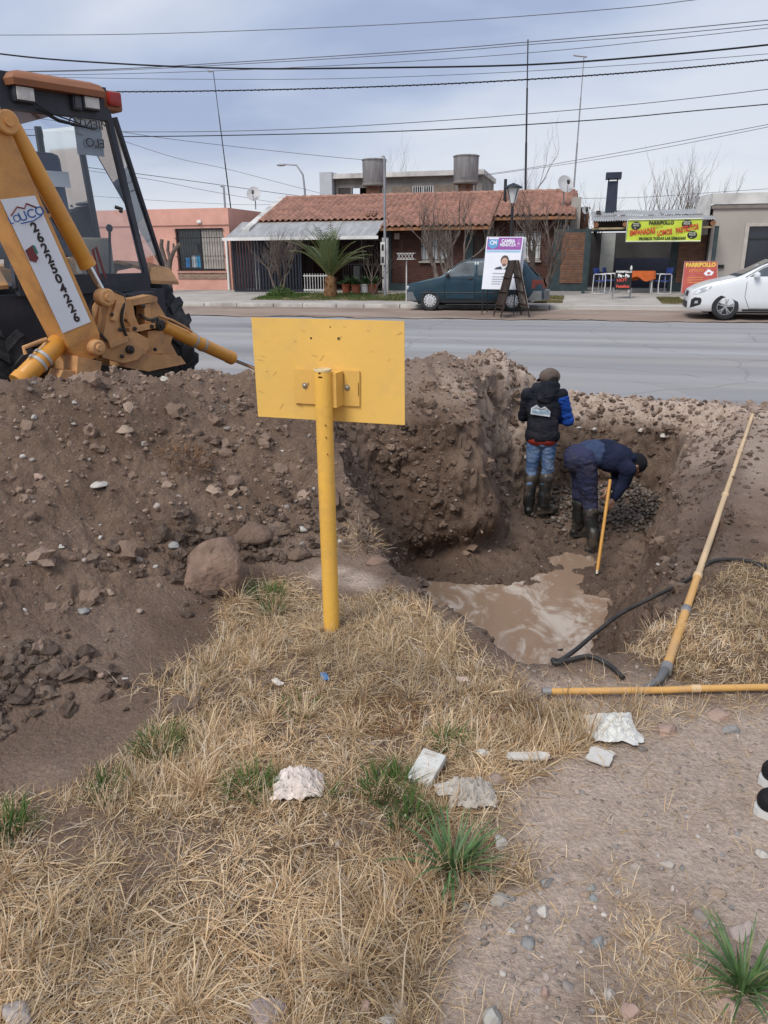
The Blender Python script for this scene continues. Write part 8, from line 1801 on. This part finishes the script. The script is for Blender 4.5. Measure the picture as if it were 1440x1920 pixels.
# rubble on the pit rim, bank and floor
def p_r(x_, y_): return ((samp(PTf, x_, y_) > .05)*(samp(STEEP, x_, y_) < 1.6)*.5+sstep(-.35, 0, samp(LDf, x_, y_))*(samp(PTf, x_, y_) < .1)*.5*(samp(GDf, x_, y_) < .4))*(y_ > 3.2)*((samp(HP, x_, y_) > WZ-.02))
x_, y_, g = pick(9000, -2.4, 2.2, 2.8, 9.5, p_r, 104); sz = .015+.055*g.random(len(x_))**2.8; scatter('mud_clods', np.stack([x_, y_, ground_z(x_, y_)-.25*sz], -1), sz, 2, .8, M_CLODW, 4, crumb=True, label='dark damp clods on the pit bank and floor', cat='mud clods', freq=1.9)
def p_far(x_, y_): return sstep(7.9, 8.6, y_)*(samp(PTf, x_, y_) < .35)*(y_ < 9.5)*.8
x_, y_, g = pick(3200, -1.2, 2.6, 7.8, 9.55, p_far, 105); sz = .012+.075*g.random(len(x_))**3.4; scatter('soil_clods', np.stack([x_, y_, ground_z(x_, y_)-.25*sz], -1), sz, 2, .8, M_CLODD, 5, crumb=True, label='dry clods along the road edge of the pit', cat='soil clods', freq=1.9)
# clods and stones sticking out of the cut walls
vp = verts[:-1]; pm_ = samp(PTf, vp[:, 0], vp[:, 1]); stp = samp(STEEP, vp[:, 0], vp[:, 1]); gw = np.random.default_rng(55)
cand = np.nonzero((stp > .9) & (pm_ > .02) & (vp[:, 2] > WZ) & (np.hypot(vp[:, 0], vp[:, 1]) < 10))[0]
idx = gw.choice(cand, 2600, replace=False); sz = .02+.075*gw.random(len(idx))**2.6; scatter('wall_clods', vp[idx]-np.array([0, 0, .3])*sz[:, None], sz, 2, .8, M_CLODW2, 11, label='clods sticking out of the cut pit walls', cat='soil clods', crumb=True, freq=1.9)
idx = gw.choice(cand, 500, replace=False); sz = .012+.03*gw.random(len(idx))**2; scatter('pebbles', vp[idx], sz, 2, .3, M_STONE, 12, (.5, .8), 'pebbles bedded in the cut pit walls', 'pebbles', .45)
# pebbles through the heap
def p_p(x_, y_): return (samp(MO, x_, y_)*.5+.18*sstep(7.9, 8.6, y_)*(samp(PTf, x_, y_) < .3)+.25*p_f(x_, y_))*inview(x_, y_)
x_, y_, g = pick(6500, -5.5, 2.2, 1.7, 9.5, p_p, 106); sz = .012+.034*g.random(len(x_))**2.2; scatter('pebbles', np.stack([x_, y_, ground_z(x_, y_)], -1), sz, 2, .3, M_STONE, 6, (.45, .8), 'small rounded pebbles scattered through the spoil heap', 'pebbles', .2)
# gravel heap in the pit
def p_g(x_, y_): return np.exp(-(((x_-.5)/.55)**2+((y_-8.55)/.42)**2)*1.3)*(samp(PTf, x_, y_) > .85)
x_, y_, g = pick(5200, -.5, 1.2, 7.6, 9.1, p_g, 107); sz = .03+.04*g.random(len(x_)); scatter('gravel', np.stack([x_, y_, ground_z(x_, y_)+.015*g.random(len(x_))], -1), sz, 2, .2, M_GRAV, 7, (.55, .8), 'wet dark gravel heaped at the far end of the pit', 'gravel', .15)
# foreground path grit and pebbles
def p_t(x_, y_): return (1-np.clip(samp(GDf, x_, y_)*1.1, 0, 1))*np.clip(.12+1.3*fbm(x_*1.6+2, y_*1.6, oct=3)+.55*samp(PATH2, x_, y_), .02, 1)*(samp(LDf, x_, y_) < -.05)*inview(x_, y_)*(samp(MO, x_, y_) < .2)
x_, y_, g = pick(9000, -1.0, 2.4, .8, 3.3, p_t, 108); sz = .005+.016*g.random(len(x_))**2.5; scatter('grit', np.stack([x_, y_, ground_z(x_, y_)], -1), sz, 1, .35, M_STONEP, 8, (.55, .9), 'grit and crumbs on the bare path', 'grit', .3)
x_, y_, g = pick(700, -.9, 2.4, .8, 3.3, p_t, 109); sz = .014+.032*g.random(len(x_))**2.4; scatter('pebbles', np.stack([x_, y_, ground_z(x_, y_)-.15*sz], -1), sz, 2, .45, M_STONEP, 9, (.5, .8), 'small pebbles on the bare path in the foreground', 'pebbles', .3)

# ---- stones one can point at
def stone(px, py, wpx, hpx, label, col, seed, name='stone', cat='stone', amp=.28, rough=.85, sub=3, group=None, sink=.25, freq=1.2, bump=.5, flatk=.8, boxy=.74):
    p, dep = hit(px, py+hpx*.30); w = wpx/FPX*dep; h = hpx/FPX*dep; v, F = ICO[sub]; v = lumpy(facet(v*1.15, seed, 14, .45, .8), seed, amp*.5, freq*1.3)
    S = np.array([w*.5, w*.42, max(h*.55, w*.22)*flatk]); V = v*S
    V[:, :2] *= (1-.16*v[:, 2:3]); V[:, 2] = np.maximum(V[:, 2], -S[2]*.6); a = YAW+random.Random(seed).uniform(-.25, .25); R = np.array([[cos(a), -sin(a), 0], [sin(a), cos(a), 0], [0, 0, 1]]); V = V @ R.T
    m = mat('%s_%d' % (name, seed), col, rough, 0, .3, 14, bump, 32 if name != 'stone' else 70, dirt=tuple(c*.7 for c in col), dscale=12, damt=.6)
    o_ = bpy.data.objects.new(name, np_mesh(name, V, F.ravel(), 3, [m])); COL.objects.link(o_); o_.location = p+Vector((0, 0, S[2]*(1-2*sink)))
    return tag(o_, label, cat, group)
TAN, GRY, PNK, PAL, BRN = (.34, .26, .20), (.29, .285, .275), (.38, .27, .225), (.50, .47, .43), (.20, .14, .108)
stone(405, 1046, 150, 150, 'large squarish block of hardened earth at the foot of the spoil heap', (.225, .152, .115), 201, 'earth_block', 'earth block', .45, sink=.27, freq=1.3, bump=1.0, flatk=1.05, boxy=.6)
stone(470, 990, 74, 62, 'lumpy clod of earth just behind the large earth block', (.19, .13, .098), 202, 'earth_clod', 'earth clod', .4, freq=1.6, bump=.9); stone(558, 1032, 46, 34, 'small dark clod of earth left of the sign post foot', (.17, .12, .09), 203, 'earth_clod', 'earth clod', .4, freq=1.6, bump=.9)
stone(520, 985, 52, 40, 'clod of earth between the earth block and the sign post', (.19, .135, .10), 204, 'earth_clod', 'earth clod', .45, freq=1.6, bump=.9)
big = [(232,803,32,20,'round tan stone high on the spoil heap',TAN),(307,708,20,15,'pale stone on the crest of the spoil heap below the backhoe',PAL),(182,906,36,13,'flat pale stone halfway up the spoil heap',PAL),(70,891,24,15,'reddish stone near the edge of the spoil heap',PNK),(568,990,18,14,'small white stone left of the sign post',PAL),
 (637,1013,13,10,'tiny white stone right behind the sign post',PAL),(704,1046,46,19,'elongated brown stone at the pit corner right of the sign post',(.27,.18,.135)),(270,830,16,12,'small grey stone right of the round tan stone',GRY),(327,1018,26,18,'grey stone above the large earth block',GRY),(115,1022,16,12,'small white stone on the dark side of the heap',PAL),
 (168,1112,24,20,'round brown stone at the heap foot, first of a row',BRN),(195,1108,24,22,'angular brown stone at the heap foot in the middle of a row',BRN),(207,1108,18,16,'smaller brown stone at the end of the row at the heap foot',TAN),(46,1142,14,12,'white pebble at the heap foot near the picture edge',PAL),(155,1143,26,10,'flat grey stone in the wet mud at the heap foot',GRY),
 (232,1270,15,11,'pair of white pebbles in the mud, upper one',PAL),(132,1318,13,11,'white pebble lowest in the mud patch',PAL),(80,1275,15,11,'white pebble among the dark mud clods',PAL),
 (938,1573,36,36,'grey-white upright stone right of the broad green weed',PAL),(1252,1363,44,36,'pinkish stone below the short ochre pipe',PNK),(1352,1336,48,28,'flat pink stone near the short ochre pipe',PNK),(1372,1364,34,26,'blue-grey stone beside the flat pink stone',GRY),(928,1457,54,30,'flat brownish stone behind the crumpled grey bag',(.33,.26,.22)),
 (1193,1621,26,32,'small upright grey stone on the bare path',(.36,.31,.27)),(1255,1618,36,26,'pale crumbly stone on the bare path',(.45,.40,.35)),(1017,1703,30,26,'speckled whitish stone on the lower path',PAL),(938,1682,52,30,'flat grey stone right below the broad green weed',(.34,.32,.29)),(873,1695,26,22,'dark grey round stone under the broad green weed',(.20,.20,.19)),
 (1118,1762,30,30,'blue-grey stone on the lower path',(.24,.25,.25)),(993,1763,32,18,'flat blue-grey stone on the lower path',(.25,.255,.25)),(955,1744,22,15,'small pale stone above the flat blue-grey stone',PAL),(919,1897,42,40,'large pale grey stone at the bottom edge of the path',(.40,.39,.36)),(1022,1855,20,46,'tall pinkish stone on the gravelly path',PNK),
 (1142,1858,26,34,'pale angular stone near the lower green weed',PAL),(752,1882,38,28,'pale stone at the edge of the dry grass',(.46,.42,.38)),(730,1910,34,26,'grey stone at the bottom picture edge beside the dry grass',(.40,.38,.36)),(497,1902,84,46,'large pinkish-grey flat stone in the dry grass at the bottom edge',(.34,.28,.265)),(28,1896,70,60,'large pale stone in the bottom corner of the dry grass',(.42,.37,.34)),
 (1400,1737,58,50,'large round pinkish stone behind the corner weed',(.40,.33,.30)),(1312,1806,48,34,'tan stone half under the corner weed',TAN),(1186,1888,40,46,'pink stone at the bottom of the right grass strip',PNK),(1370,1880,46,28,'reddish flat stone under the corner weed',PNK),(1110,1660,22,16,'little grey stone in the line of stones on the path, topmost',GRY),
 (1112,1680,20,16,'little blue-grey stone in the line of stones on the path',(.25,.27,.27)),(1098,1675,18,14,'small tan stone in the line of stones on the path',TAN),(1345,1668,30,22,'tan stone by the gravel patch on the right path',TAN),(1430,1598,26,16,'pale stone at the picture edge beside the sneakers',PAL),(1432,1805,22,26,'pale stone at the picture edge below the round pinkish stone',PAL),
 (925,1343,28,20,'reddish-brown stone in the brown straw patch',(.30,.20,.155)),(688,1880,30,22,'reddish stone among pebbles in the dry grass',PNK),(745,1860,18,14,'small round tan stone among pebbles in the dry grass',TAN),
 (1202,805,13,12,'pale round stone in the far trench edge, brightest of its row',PAL),(1243,815,15,11,'pale stone in the far trench edge, last of its row',PAL),(1115,803,11,9,'small pale stone in the far trench edge behind the workers',PAL),(1085,800,10,8,'tiny pale stone in the far trench edge above the bent worker',PAL),(1148,764,16,10,'stone at the road edge above the far trench wall',TAN),(985,855,11,9,'pale stone in the pit wall beside the standing worker',PAL)]
for i, (px, py, w, h, lab, c) in enumerate(big): stone(px, py, w, h, lab, c, 210+i, group='loose stones')

# ================================================================ grass
M_STRAW = blade_mat('straw_blades', [(0, (.27, .165, .085)), (.2, (.50, .34, .185)), (.5, (.68, .50, .295)), (.78, (.80, .63, .42)), (.92, (.70, .62, .50)), (1, (.42, .33, .23))], .75, .2)
def blade_mesh(name, x_, y_, z_, L_, tilt, az, wid, droop, m, g):
    n = len(x_); hx, hy = np.cos(az), np.sin(az); V = np.empty((n, 7, 3), np.float32); sx, sy = -hy, hx; tw = g.normal(0, .5, n); px_, py_, pz_ = x_.copy(), y_.copy(), z_.copy(); tl = tilt.copy()
    for k in range(4):
        w = wid*(1, .9, .62, 0)[k]
        cx, cy, cz = px_, py_, pz_
        if k < 3:
            V[:, 2*k, 0] = cx-sx*w*np.cos(tw); V[:, 2*k, 1] = cy-sy*w*np.cos(tw); V[:, 2*k, 2] = cz-w*np.sin(tw); V[:, 2*k+1, 0] = cx+sx*w*np.cos(tw); V[:, 2*k+1, 1] = cy+sy*w*np.cos(tw); V[:, 2*k+1, 2] = cz+w*np.sin(tw)
            s = L_/3; px_ = px_+hx*np.sin(tl)*s; py_ = py_+hy*np.sin(tl)*s; pz_ = pz_+np.cos(tl)*s; tl = tl+droop
            bend = g.normal(0, .22, n); hx, hy = hx*np.cos(bend)-hy*np.sin(bend), hx*np.sin(bend)+hy*np.cos(bend)
        else: V[:, 6, 0] = cx; V[:, 6, 1] = cy; V[:, 6, 2] = cz
    V[:, :, 2] = np.maximum(V[:, :, 2], z_[:, None]+.002)
    T = np.array([[0, 1, 3], [0, 3, 2], [2, 3, 5], [2, 5, 4], [4, 5, 6]], np.int32); Fa = (T[None]+(np.arange(n)*7)[:, None, None]).reshape(-1)
    return np_mesh(name, V.reshape(-1, 3), Fa, 3, [m], False)
def cell_centre(x_, y_, f):
    x_ = x_*f; y_ = y_*f; xi = np.floor(x_).astype(np.int32); yi = np.floor(y_).astype(np.int32); best = np.full(x_.shape, 9., np.float32); cx = x_.copy(); cy = y_.copy()
    for a in (-1, 0, 1):
        for b in (-1, 0, 1):
            j = JIT[PERM[PERM[(xi+a) & 255]+((yi+b) & 255)]]; qx = xi+a+j[..., 0]; qy = yi+b+j[..., 1]; d = (qx-x_)**2+(qy-y_)**2; m = d < best; best = np.where(m, d, best); cx = np.where(m, qx, cx); cy = np.where(m, qy, cy)
    return cx/f, cy/f
def grass_field(name, n, x0, x1, y0, y1, dens, seed, m, lmin, lmax, wid, label, stand=.35):
    g = np.random.default_rng(seed); x_ = g.uniform(x0, x1, n).astype(np.float32); y_ = g.uniform(y0, y1, n).astype(np.float32); k = (g.random(n) < dens(x_, y_)) & inview(x_, y_); x_, y_ = x_[k], y_[k]; n = len(x_)
    # gather part of the blades into tufts
    tuft = g.random(n) < .30; jx, jy = cell_centre(x_, y_, 6.3)
    pull = np.where(tuft, g.uniform(.2, .85, n), 0).astype(np.float32); x_ = (x_+(jx-x_)*pull).astype(np.float32); y_ = (y_+(jy-y_)*pull).astype(np.float32)
    hgt = .7+.9*np.clip(fbm(x_*1.9+11, y_*1.9, oct=3)+.25, -.3, .8); L_ = (lmin+(lmax-lmin)*g.random(n)**1.4)*hgt*np.where(tuft, 1.15, .9)
    flow = 2.2*pi*fbm(x_*.9+3, y_*.9+8, oct=2)+.8; az = np.where(tuft, np.arctan2(y_-jy+g.normal(0, .02, n), x_-jx+g.normal(0, .02, n)), flow+g.normal(0, .9, n)); az = np.where(g.random(n) < .35, g.uniform(0, 2*pi, n), az)
    stand = np.clip(stand+.9*fbm(x_*1.3+31, y_*1.3, oct=2), .03, .8); tilt = np.where(tuft & (g.random(n) < .25+stand), np.abs(g.normal(.55, .32, n)), np.where(g.random(n) < stand, np.abs(g.normal(.75, .35, n)), g.uniform(1.1, 1.54, n)))
    me = blade_mesh(name, x_, y_, ground_z(x_, y_).astype(np.float32)-.003, L_, tilt, az, wid*g.uniform(.6, 1.25, n), g.uniform(.05, .42, n), m, g)
    o_ = bpy.data.objects.new(name, me); COL.objects.link(o_); return tag(o_, label, 'grass', kind='stuff')
gAf, gBf, gCf, gDf = (samp_ for samp_ in (GDf*gA, GDf*gB, GDf*gC, GDf*gD))
xs_ = [p[0] for p in GRASS_A]; ys_ = [p[1] for p in GRASS_A]
grass_field('dry_grass', 320000, -2.75, .45, .75, 3.85, lambda a, b: np.clip(samp(gAf, a, b), 0, 1)*np.clip(1.25-.17*b, .5, 1), 301, M_STRAW, .035, .125, .0012, 'dry straw-coloured grass over the near ground', .24)
grass_field('dry_grass', 60000, .0, 1.9, 2.6, 4.7, lambda a, b: np.clip(samp(gBf, a, b), 0, 1)*.9, 302, M_STRAW, .035, .10, .0015, 'dry grass along the trench beside the long pipe')
grass_field('dry_grass', 100000, -.3, 1.6, .8, 2.9, lambda a, b: np.clip(1.15*samp(gCf, a, b)+.8*samp(gDf, a, b)+.09*(1-.5*samp(PATH, a, b))*np.clip(.6+2*fbm(a*3, b*3, oct=2), 0, 1), 0, 1)*(samp(LDf, a, b) < -.04)*.8, 303, M_STRAW, .035, .11, .0012, 'thin dry grass strewn over the bare path', .2)
grass_field('dead_leaf_litter', 16000, -2.75, .5, .75, 3.6, lambda a, b: np.clip(samp(gAf, a, b), 0, 1)*.8, 304, M_STRAW, .06, .17, .0026, 'broad dead blades matted over the dry grass', .02)
# ---- green tufts and weeds
def tuft(px, py, rpx, n, L0, L1, wid, label, seed, m=None, name='grass_tuft', cat='grass tuft', tlt=(.15, .9), group='green tufts'):
    p, dep = hit(px, py); r = rpx/FPX*dep; g = np.random.default_rng(seed); a = g.uniform(0, 2*pi, n); q = r*np.sqrt(g.random(n)); x_ = (p.x+q*np.cos(a)).astype(np.float32); y_ = (p.y+q*np.sin(a)).astype(np.float32)
    az = a+g.normal(0, .6, n); me = blade_mesh(name, x_-p.x, y_-p.y, (ground_z(x_, y_)-p.z).astype(np.float32), g.uniform(L0, L1, n), g.uniform(*tlt, n), az, wid*g.uniform(.6, 1.2, n), g.uniform(.1, .4, n), m or M_GREENB, g)
    o_ = bpy.data.objects.new(name, me); COL.objects.link(o_); o_.location = p; return tag(o_, label, cat, group)
for i, (px, py, r, n, L0, L1, lab) in enumerate([(300, 1410, 46, 190, .05, .11, 'green tuft at the edge of the mud in the dry grass'), (468, 1485, 44, 170, .05, .11, 'green tuft left of the crumpled pink bag'), (22, 1560, 36, 130, .06, .12, 'green tuft at the picture edge in the dry grass'), (728, 1485, 48, 200, .05, .11, 'green tuft below the white box'),
    (775, 1545, 42, 150, .05, .10, 'green tuft just above the broad green weed'), (500, 1120, 34, 150, .05, .10, 'green tuft beside the large earth block'), (512, 1150, 22, 80, .04, .08, 'small green tuft between earth block and sign post'), (848, 1400, 34, 70, .05, .10, 'thin green tuft above the white box'), (618, 1500, 14, 34, .06, .12, 'few green blades right of the crumpled pink bag'), (205, 1490, 40, 70, .05, .11, 'thin green tuft below the mud patch'), (560, 1335, 40, 50, .04, .08, 'sparse green blades in the middle of the dry grass')]):
    tuft(px, py, r, n, L0, L1, .0021, lab, 400+i)
def weed(px, py, n, L0, L1, label, seed, wid=.0042):
    p, dep = hit(px, py); rnd = random.Random(seed); t = thing('broad_weed', label, 'weed', p, 0, 'green tufts')
    MW = [mat('weed_leaf_%d' % q, c, .5, 0, .35, 20) for q, c in enumerate(((.07, .145, .04), (.10, .18, .06), (.055, .115, .035), (.20, .21, .09)))]
    for k in range(n):
        a = 2*pi*k/n*2.4+rnd.uniform(-.3, .3); tl = rnd.uniform(.12, 1.15); L_ = rnd.uniform(L0, L1); w = wid*rnd.uniform(.6, 1.3); bd = rnd.choice((.03, .08, .16, .26)); q = Vector((cos(a), sin(a), 0))*rnd.uniform(0, .02); pts = []; hd_ = Vector((cos(a), sin(a), 0))
        for i in range(7): pts.append(q.copy()); q = q+(hd_*sin(tl)+Vector((0, 0, 1))*cos(tl))*(L_/6); tl += bd*rnd.uniform(.6, 1.4)
        mb = MB(); vs = []; sd = Vector((-sin(a), cos(a), 0))
        for i, pt in enumerate(pts):
            ww = w*(.55, .85, 1, .95, .75, .45, .02)[i]; up_ = Vector((0, 0, ww*.35)); vs += [pt-sd*ww+up_, pt, pt+sd*ww+up_]
        fs = [(i*3+j, i*3+j+1, i*3+j+4, i*3+j+3) for i in range(6) for j in range(2)]; mb.add(vs, fs, True); mb.build('leaf', rnd.choice(MW[:3]) if k % 9 else MW[3], t)
weed(846, 1640, 64, .11, .23, 'broad-leaved green weed in the middle foreground', 501); weed(1392, 1860, 70, .10, .21, 'broad-leaved green weed in the lower corner', 502, .0036)
M_BRST = blade_mat('brown_straw', [(0, (.17, .085, .04)), (.5, (.27, .145, .07)), (1, (.38, .22, .11))], .8, .15)
tuft(682, 1012, 46, 260, .05, .11, .0016, 'shaggy clump of uprooted brown grass at the pit corner', 421, M_STRAW, 'sod_clump', 'sod clump', (.5, 1.5), None); tuft(350, 850, 44, 240, .06, .12, .0022, 'clump of brown roots and grass stuck in the spoil heap', 422, M_BRST, 'sod_clump', 'sod clump', (.6, 1.6), None)
tuft(985, 1352, 60, 700, .03, .08, .0013, 'patch of reddish-brown matted straw at the end of the short pipe', 423, M_BRST, 'straw_patch', 'straw', (1.1, 1.55), None); tuft(720, 1340, 60, 600, .03, .08, .0013, 'patch of dark brown straw in the middle of the dry grass', 424, M_BRST, 'straw_patch', 'straw', (1.0, 1.55), None)

# ================================================================ litter
def crumple(px, py, wpx, hpx, label, col, seed, name, cat, amp=.5, sub=4, flatk=.6, rough=.6, patch=None, depth=.6):
    p, dep = hit(px, py+hpx*.3); w = wpx/FPX*dep; h = hpx/FPX*dep; v, F = ico(sub); o_ = seed*3.7
    n = np.abs(perlin(v[:, 0]*2.1+o_, v[:, 1]*2.1, v[:, 2]*2.1+.3))+.5*np.abs(perlin(v[:, 0]*4.7, v[:, 1]*4.7+o_, v[:, 2]*4.7+.3))+.25*np.abs(perlin(v[:, 0]*10, v[:, 1]*10+o_, v[:, 2]*10+.3)); v = v*(1.15-amp*n)[:, None]
    V = v*np.array([w*.5, w*.5*depth, h*.5*flatk*1.5]); V[:, 2] = np.maximum(V[:, 2], -h*.12); a = YAW; V = V @ np.array([[cos(a), -sin(a), 0], [sin(a), cos(a), 0], [0, 0, 1]]).T
    m = mat('%s_%d' % (name, seed), col, rough, 0, .1, 20, .3, 60, dirt=patch or tuple(c*.75 for c in col), dscale=22 if patch else 14, damt=.75)
    me = np_mesh(name, V, F.ravel(), 3, [m]); me.set_sharp_from_angle(angle=radians(28)); o_ = bpy.data.objects.new(name, me); COL.objects.link(o_); o_.location = p+Vector((0, 0, h*.10)); return tag(o_, label, cat)
def drape(px, py, wpx, hpx, hgt, label, col, seed, name, cat, rough=.5):
    """thin crumpled sheet lying on the ground"""
    p, dep = hit(px, py+hpx*.1); w = wpx/FPX*dep; d_ = hpx/FPX*dep/max(.4, CAM_H/dep); n = 44; u, v = np.meshgrid(np.linspace(-1, 1, n), np.linspace(-1, 1, n)); o_ = seed*2.3
    an = np.arctan2(v, u); k = 1+.28*fbm(np.cos(an)*1.6+o_, np.sin(an)*1.6, oct=3); r = np.maximum(np.abs(u), np.abs(v)); cr = np.abs(perlin(u*2.2+o_, v*2.2))+.55*np.abs(perlin(u*4.6, v*4.6+o_))+.3*np.abs(perlin(u*9.5, v*9.5+o_))
    z = hgt*(np.clip(1-r**2, 0, 1)*.75+.2)*(1.25-1.7*cr)+.004; V = np.stack([u*k*w/2+.01*cr, v*k*d_/2, np.maximum(z, .002)], -1).reshape(-1, 3) @ np.array([[cos(YAW), sin(YAW), 0], [-sin(YAW), cos(YAW), 0], [0, 0, 1]])
    i, j = np.meshgrid(np.arange(n-1), np.arange(n-1)); q = (j*n+i).ravel(); me = np_mesh(name, V, np.stack([q, q+1, q+n+1, q+n], -1).ravel(), 4, [mat('%s_%d' % (name, seed), col, rough, 0, .08, 20, .2, 60, dirt=tuple(c*.72 for c in col), dscale=16, damt=.7)]); me.set_sharp_from_angle(angle=radians(35))
    o_ = bpy.data.objects.new(name, me); COL.objects.link(o_); o_.location = p; return tag(o_, label, cat)
def flat_piece(px, py, wpx, hpx, label, col, seed, name, cat, ang=0.0, thick=.008, bend=.01, rough=.6):
    p, dep = hit(px, py); w = wpx/FPX*dep; h = hpx/FPX*dep/max(.35, (CAM_H/dep)); rnd = random.Random(seed); mb = MB(); n = 7; top_ = []; ol = []
    for k in range(18):
        a = 2*pi*k/18; m_ = max(abs(cos(a)), abs(sin(a))); ol.append((cos(a)/m_*w/2*rnd.uniform(.86, 1.04), sin(a)/m_*h/2*rnd.uniform(.84, 1.05)))
    R = Matrix.Rotation(YAW+ang, 3, 'Z'); zf = lambda x, y: bend*sin(x/w*5+seed)*cos(y/h*4)
    vs = [R @ Vector((x, y, zf(x, y))) for x, y in ol]+[R @ Vector((x, y, zf(x, y)+thick)) for x, y in ol]+[R @ Vector((0, 0, thick+bend*.5))]
    mb.add(vs, [list(range(18))[::-1]]+[[18+k, 18+(k+1) % 18, 36] for k in range(18)]+[[k, (k+1) % 18, 18+(k+1) % 18, 18+k] for k in range(18)]); o_ = mb.build(name, mat('%s_%d' % (name, seed), col, rough, 0, .12, 25, .2, 60, dirt=tuple(c*.7 for c in col), dscale=18, damt=.6)); o_.location = p+Vector((0, 0, .012+bend)); return tag(o_, label, cat)
drape(560, 1478, 96, 46, .08, 'crumpled white and pink plastic bag in the dry grass', (.74, .66, .61), 601, 'plastic_bag', 'plastic bag')
drape(1145, 1364, 92, 52, .045, 'torn white plastic sheet below the short ochre pipe', (.66, .66, .62), 602, 'plastic_sheet', 'plastic sheet'); flat_piece(1172, 1392, 16, 34, 'narrow torn strip of white plastic hanging off the torn sheet', (.64, .63, .6), 603, 'plastic_strip', 'plastic strip', .6, .002, .006)
drape(882, 1494, 88, 46, .07, 'crumpled grey paper bag above the broad green weed', (.48, .44, .39), 604, 'paper_bag', 'paper bag', .8); flat_piece(838, 1490, 44, 26, 'flat torn piece of grey paper beside the crumpled bag', (.50, .47, .42), 605, 'paper_scrap', 'paper scrap', .3, .003, .012)
p, dep = hit(800, 1455); R = Matrix.Rotation(YAW-.55, 3, 'Z') @ Matrix.Rotation(.30, 3, 'X'); o = MB().box((0, 0, 0), (.085, .125, .026), R, .004).build('foam_block', mat('dirty_foam', (.60, .60, .57), .8, 0, .15, 25, .4, 70, dirt=(.33, .28, .22), dscale=20, damt=.8)); o.location = p+Vector((0, 0, .03)); tag(o, 'dirty white foam block lying tilted in the dry grass', 'foam block')
flat_piece(990, 1426, 82, 14, 'long thin strip of white board on the straw', (.62, .60, .55), 606, 'board_strip', 'board strip', -.02, .008, .002); flat_piece(1125, 1426, 46, 30, 'flat white tile fragment on the bare path', (.60, .58, .54), 607, 'tile_fragment', 'tile fragment', -.5, .007, .001)
crumple(903, 1408, 26, 18, 'small white paper scrap above the crumpled grey bag', (.62, .62, .6), 608, 'paper_scrap', 'paper scrap', .55, 3); flat_piece(866, 1281, 20, 10, 'pinkish scrap of plastic near the pit corner', (.58, .44, .38), 609, 'plastic_scrap', 'plastic scrap', .2, .003, .004); flat_piece(609, 1276, 12, 16, 'small bright blue scrap of plastic in the dry grass', (.05, .19, .42), 610, 'plastic_scrap', 'plastic scrap', .4, .003, .006); flat_piece(521, 1286, 14, 16, 'small white leaf-like scrap in the dry grass', (.60, .56, .5), 611, 'paper_scrap', 'paper scrap', .7, .003, .006)
crumple(772, 1642, 16, 12, 'small purple scrap left of the broad green weed', (.24, .17, .36), 612, 'plastic_scrap', 'plastic scrap', .4, 3); crumple(793, 1668, 12, 15, 'tiny purple scrap under the broad green weed', (.22, .16, .34), 613, 'plastic_scrap', 'plastic scrap', .4, 3); crumple(506, 1650, 16, 14, 'pale dry leaf scrap in the near dry grass', (.52, .42, .34), 614, 'leaf_scrap', 'leaf', .5, 3)
for i, (px, py, L_, an) in enumerate(((500, 1642, .16, -.5), (310, 1510, .14, .5), (640, 1755, .2, -.3), (300, 1735, .15, -.25))):
    p, dep = hit(px, py); o = MB().tube(catmull([Vector((-L_/2, 0, .02)), Vector((-L_/6, .01, .035)), Vector((L_/5, -.01, .03)), Vector((L_/2, .005, .012))], 4), .0022, 5).build('dry_stalk', mat('dry_stalk', (.55, .42, .28), .8, 0, .2, 20)); o.location = p; o.rotation_euler = (0, 0, YAW+an); tag(o, ['curved pale stalk below the pink bag', 'curved pale stalk above the pale leaf scrap in the near grass', 'long pale stalk in the lower dry grass', 'pale stalk at the lower edge of the dry grass'][i], 'stalk', 'dry stalks')
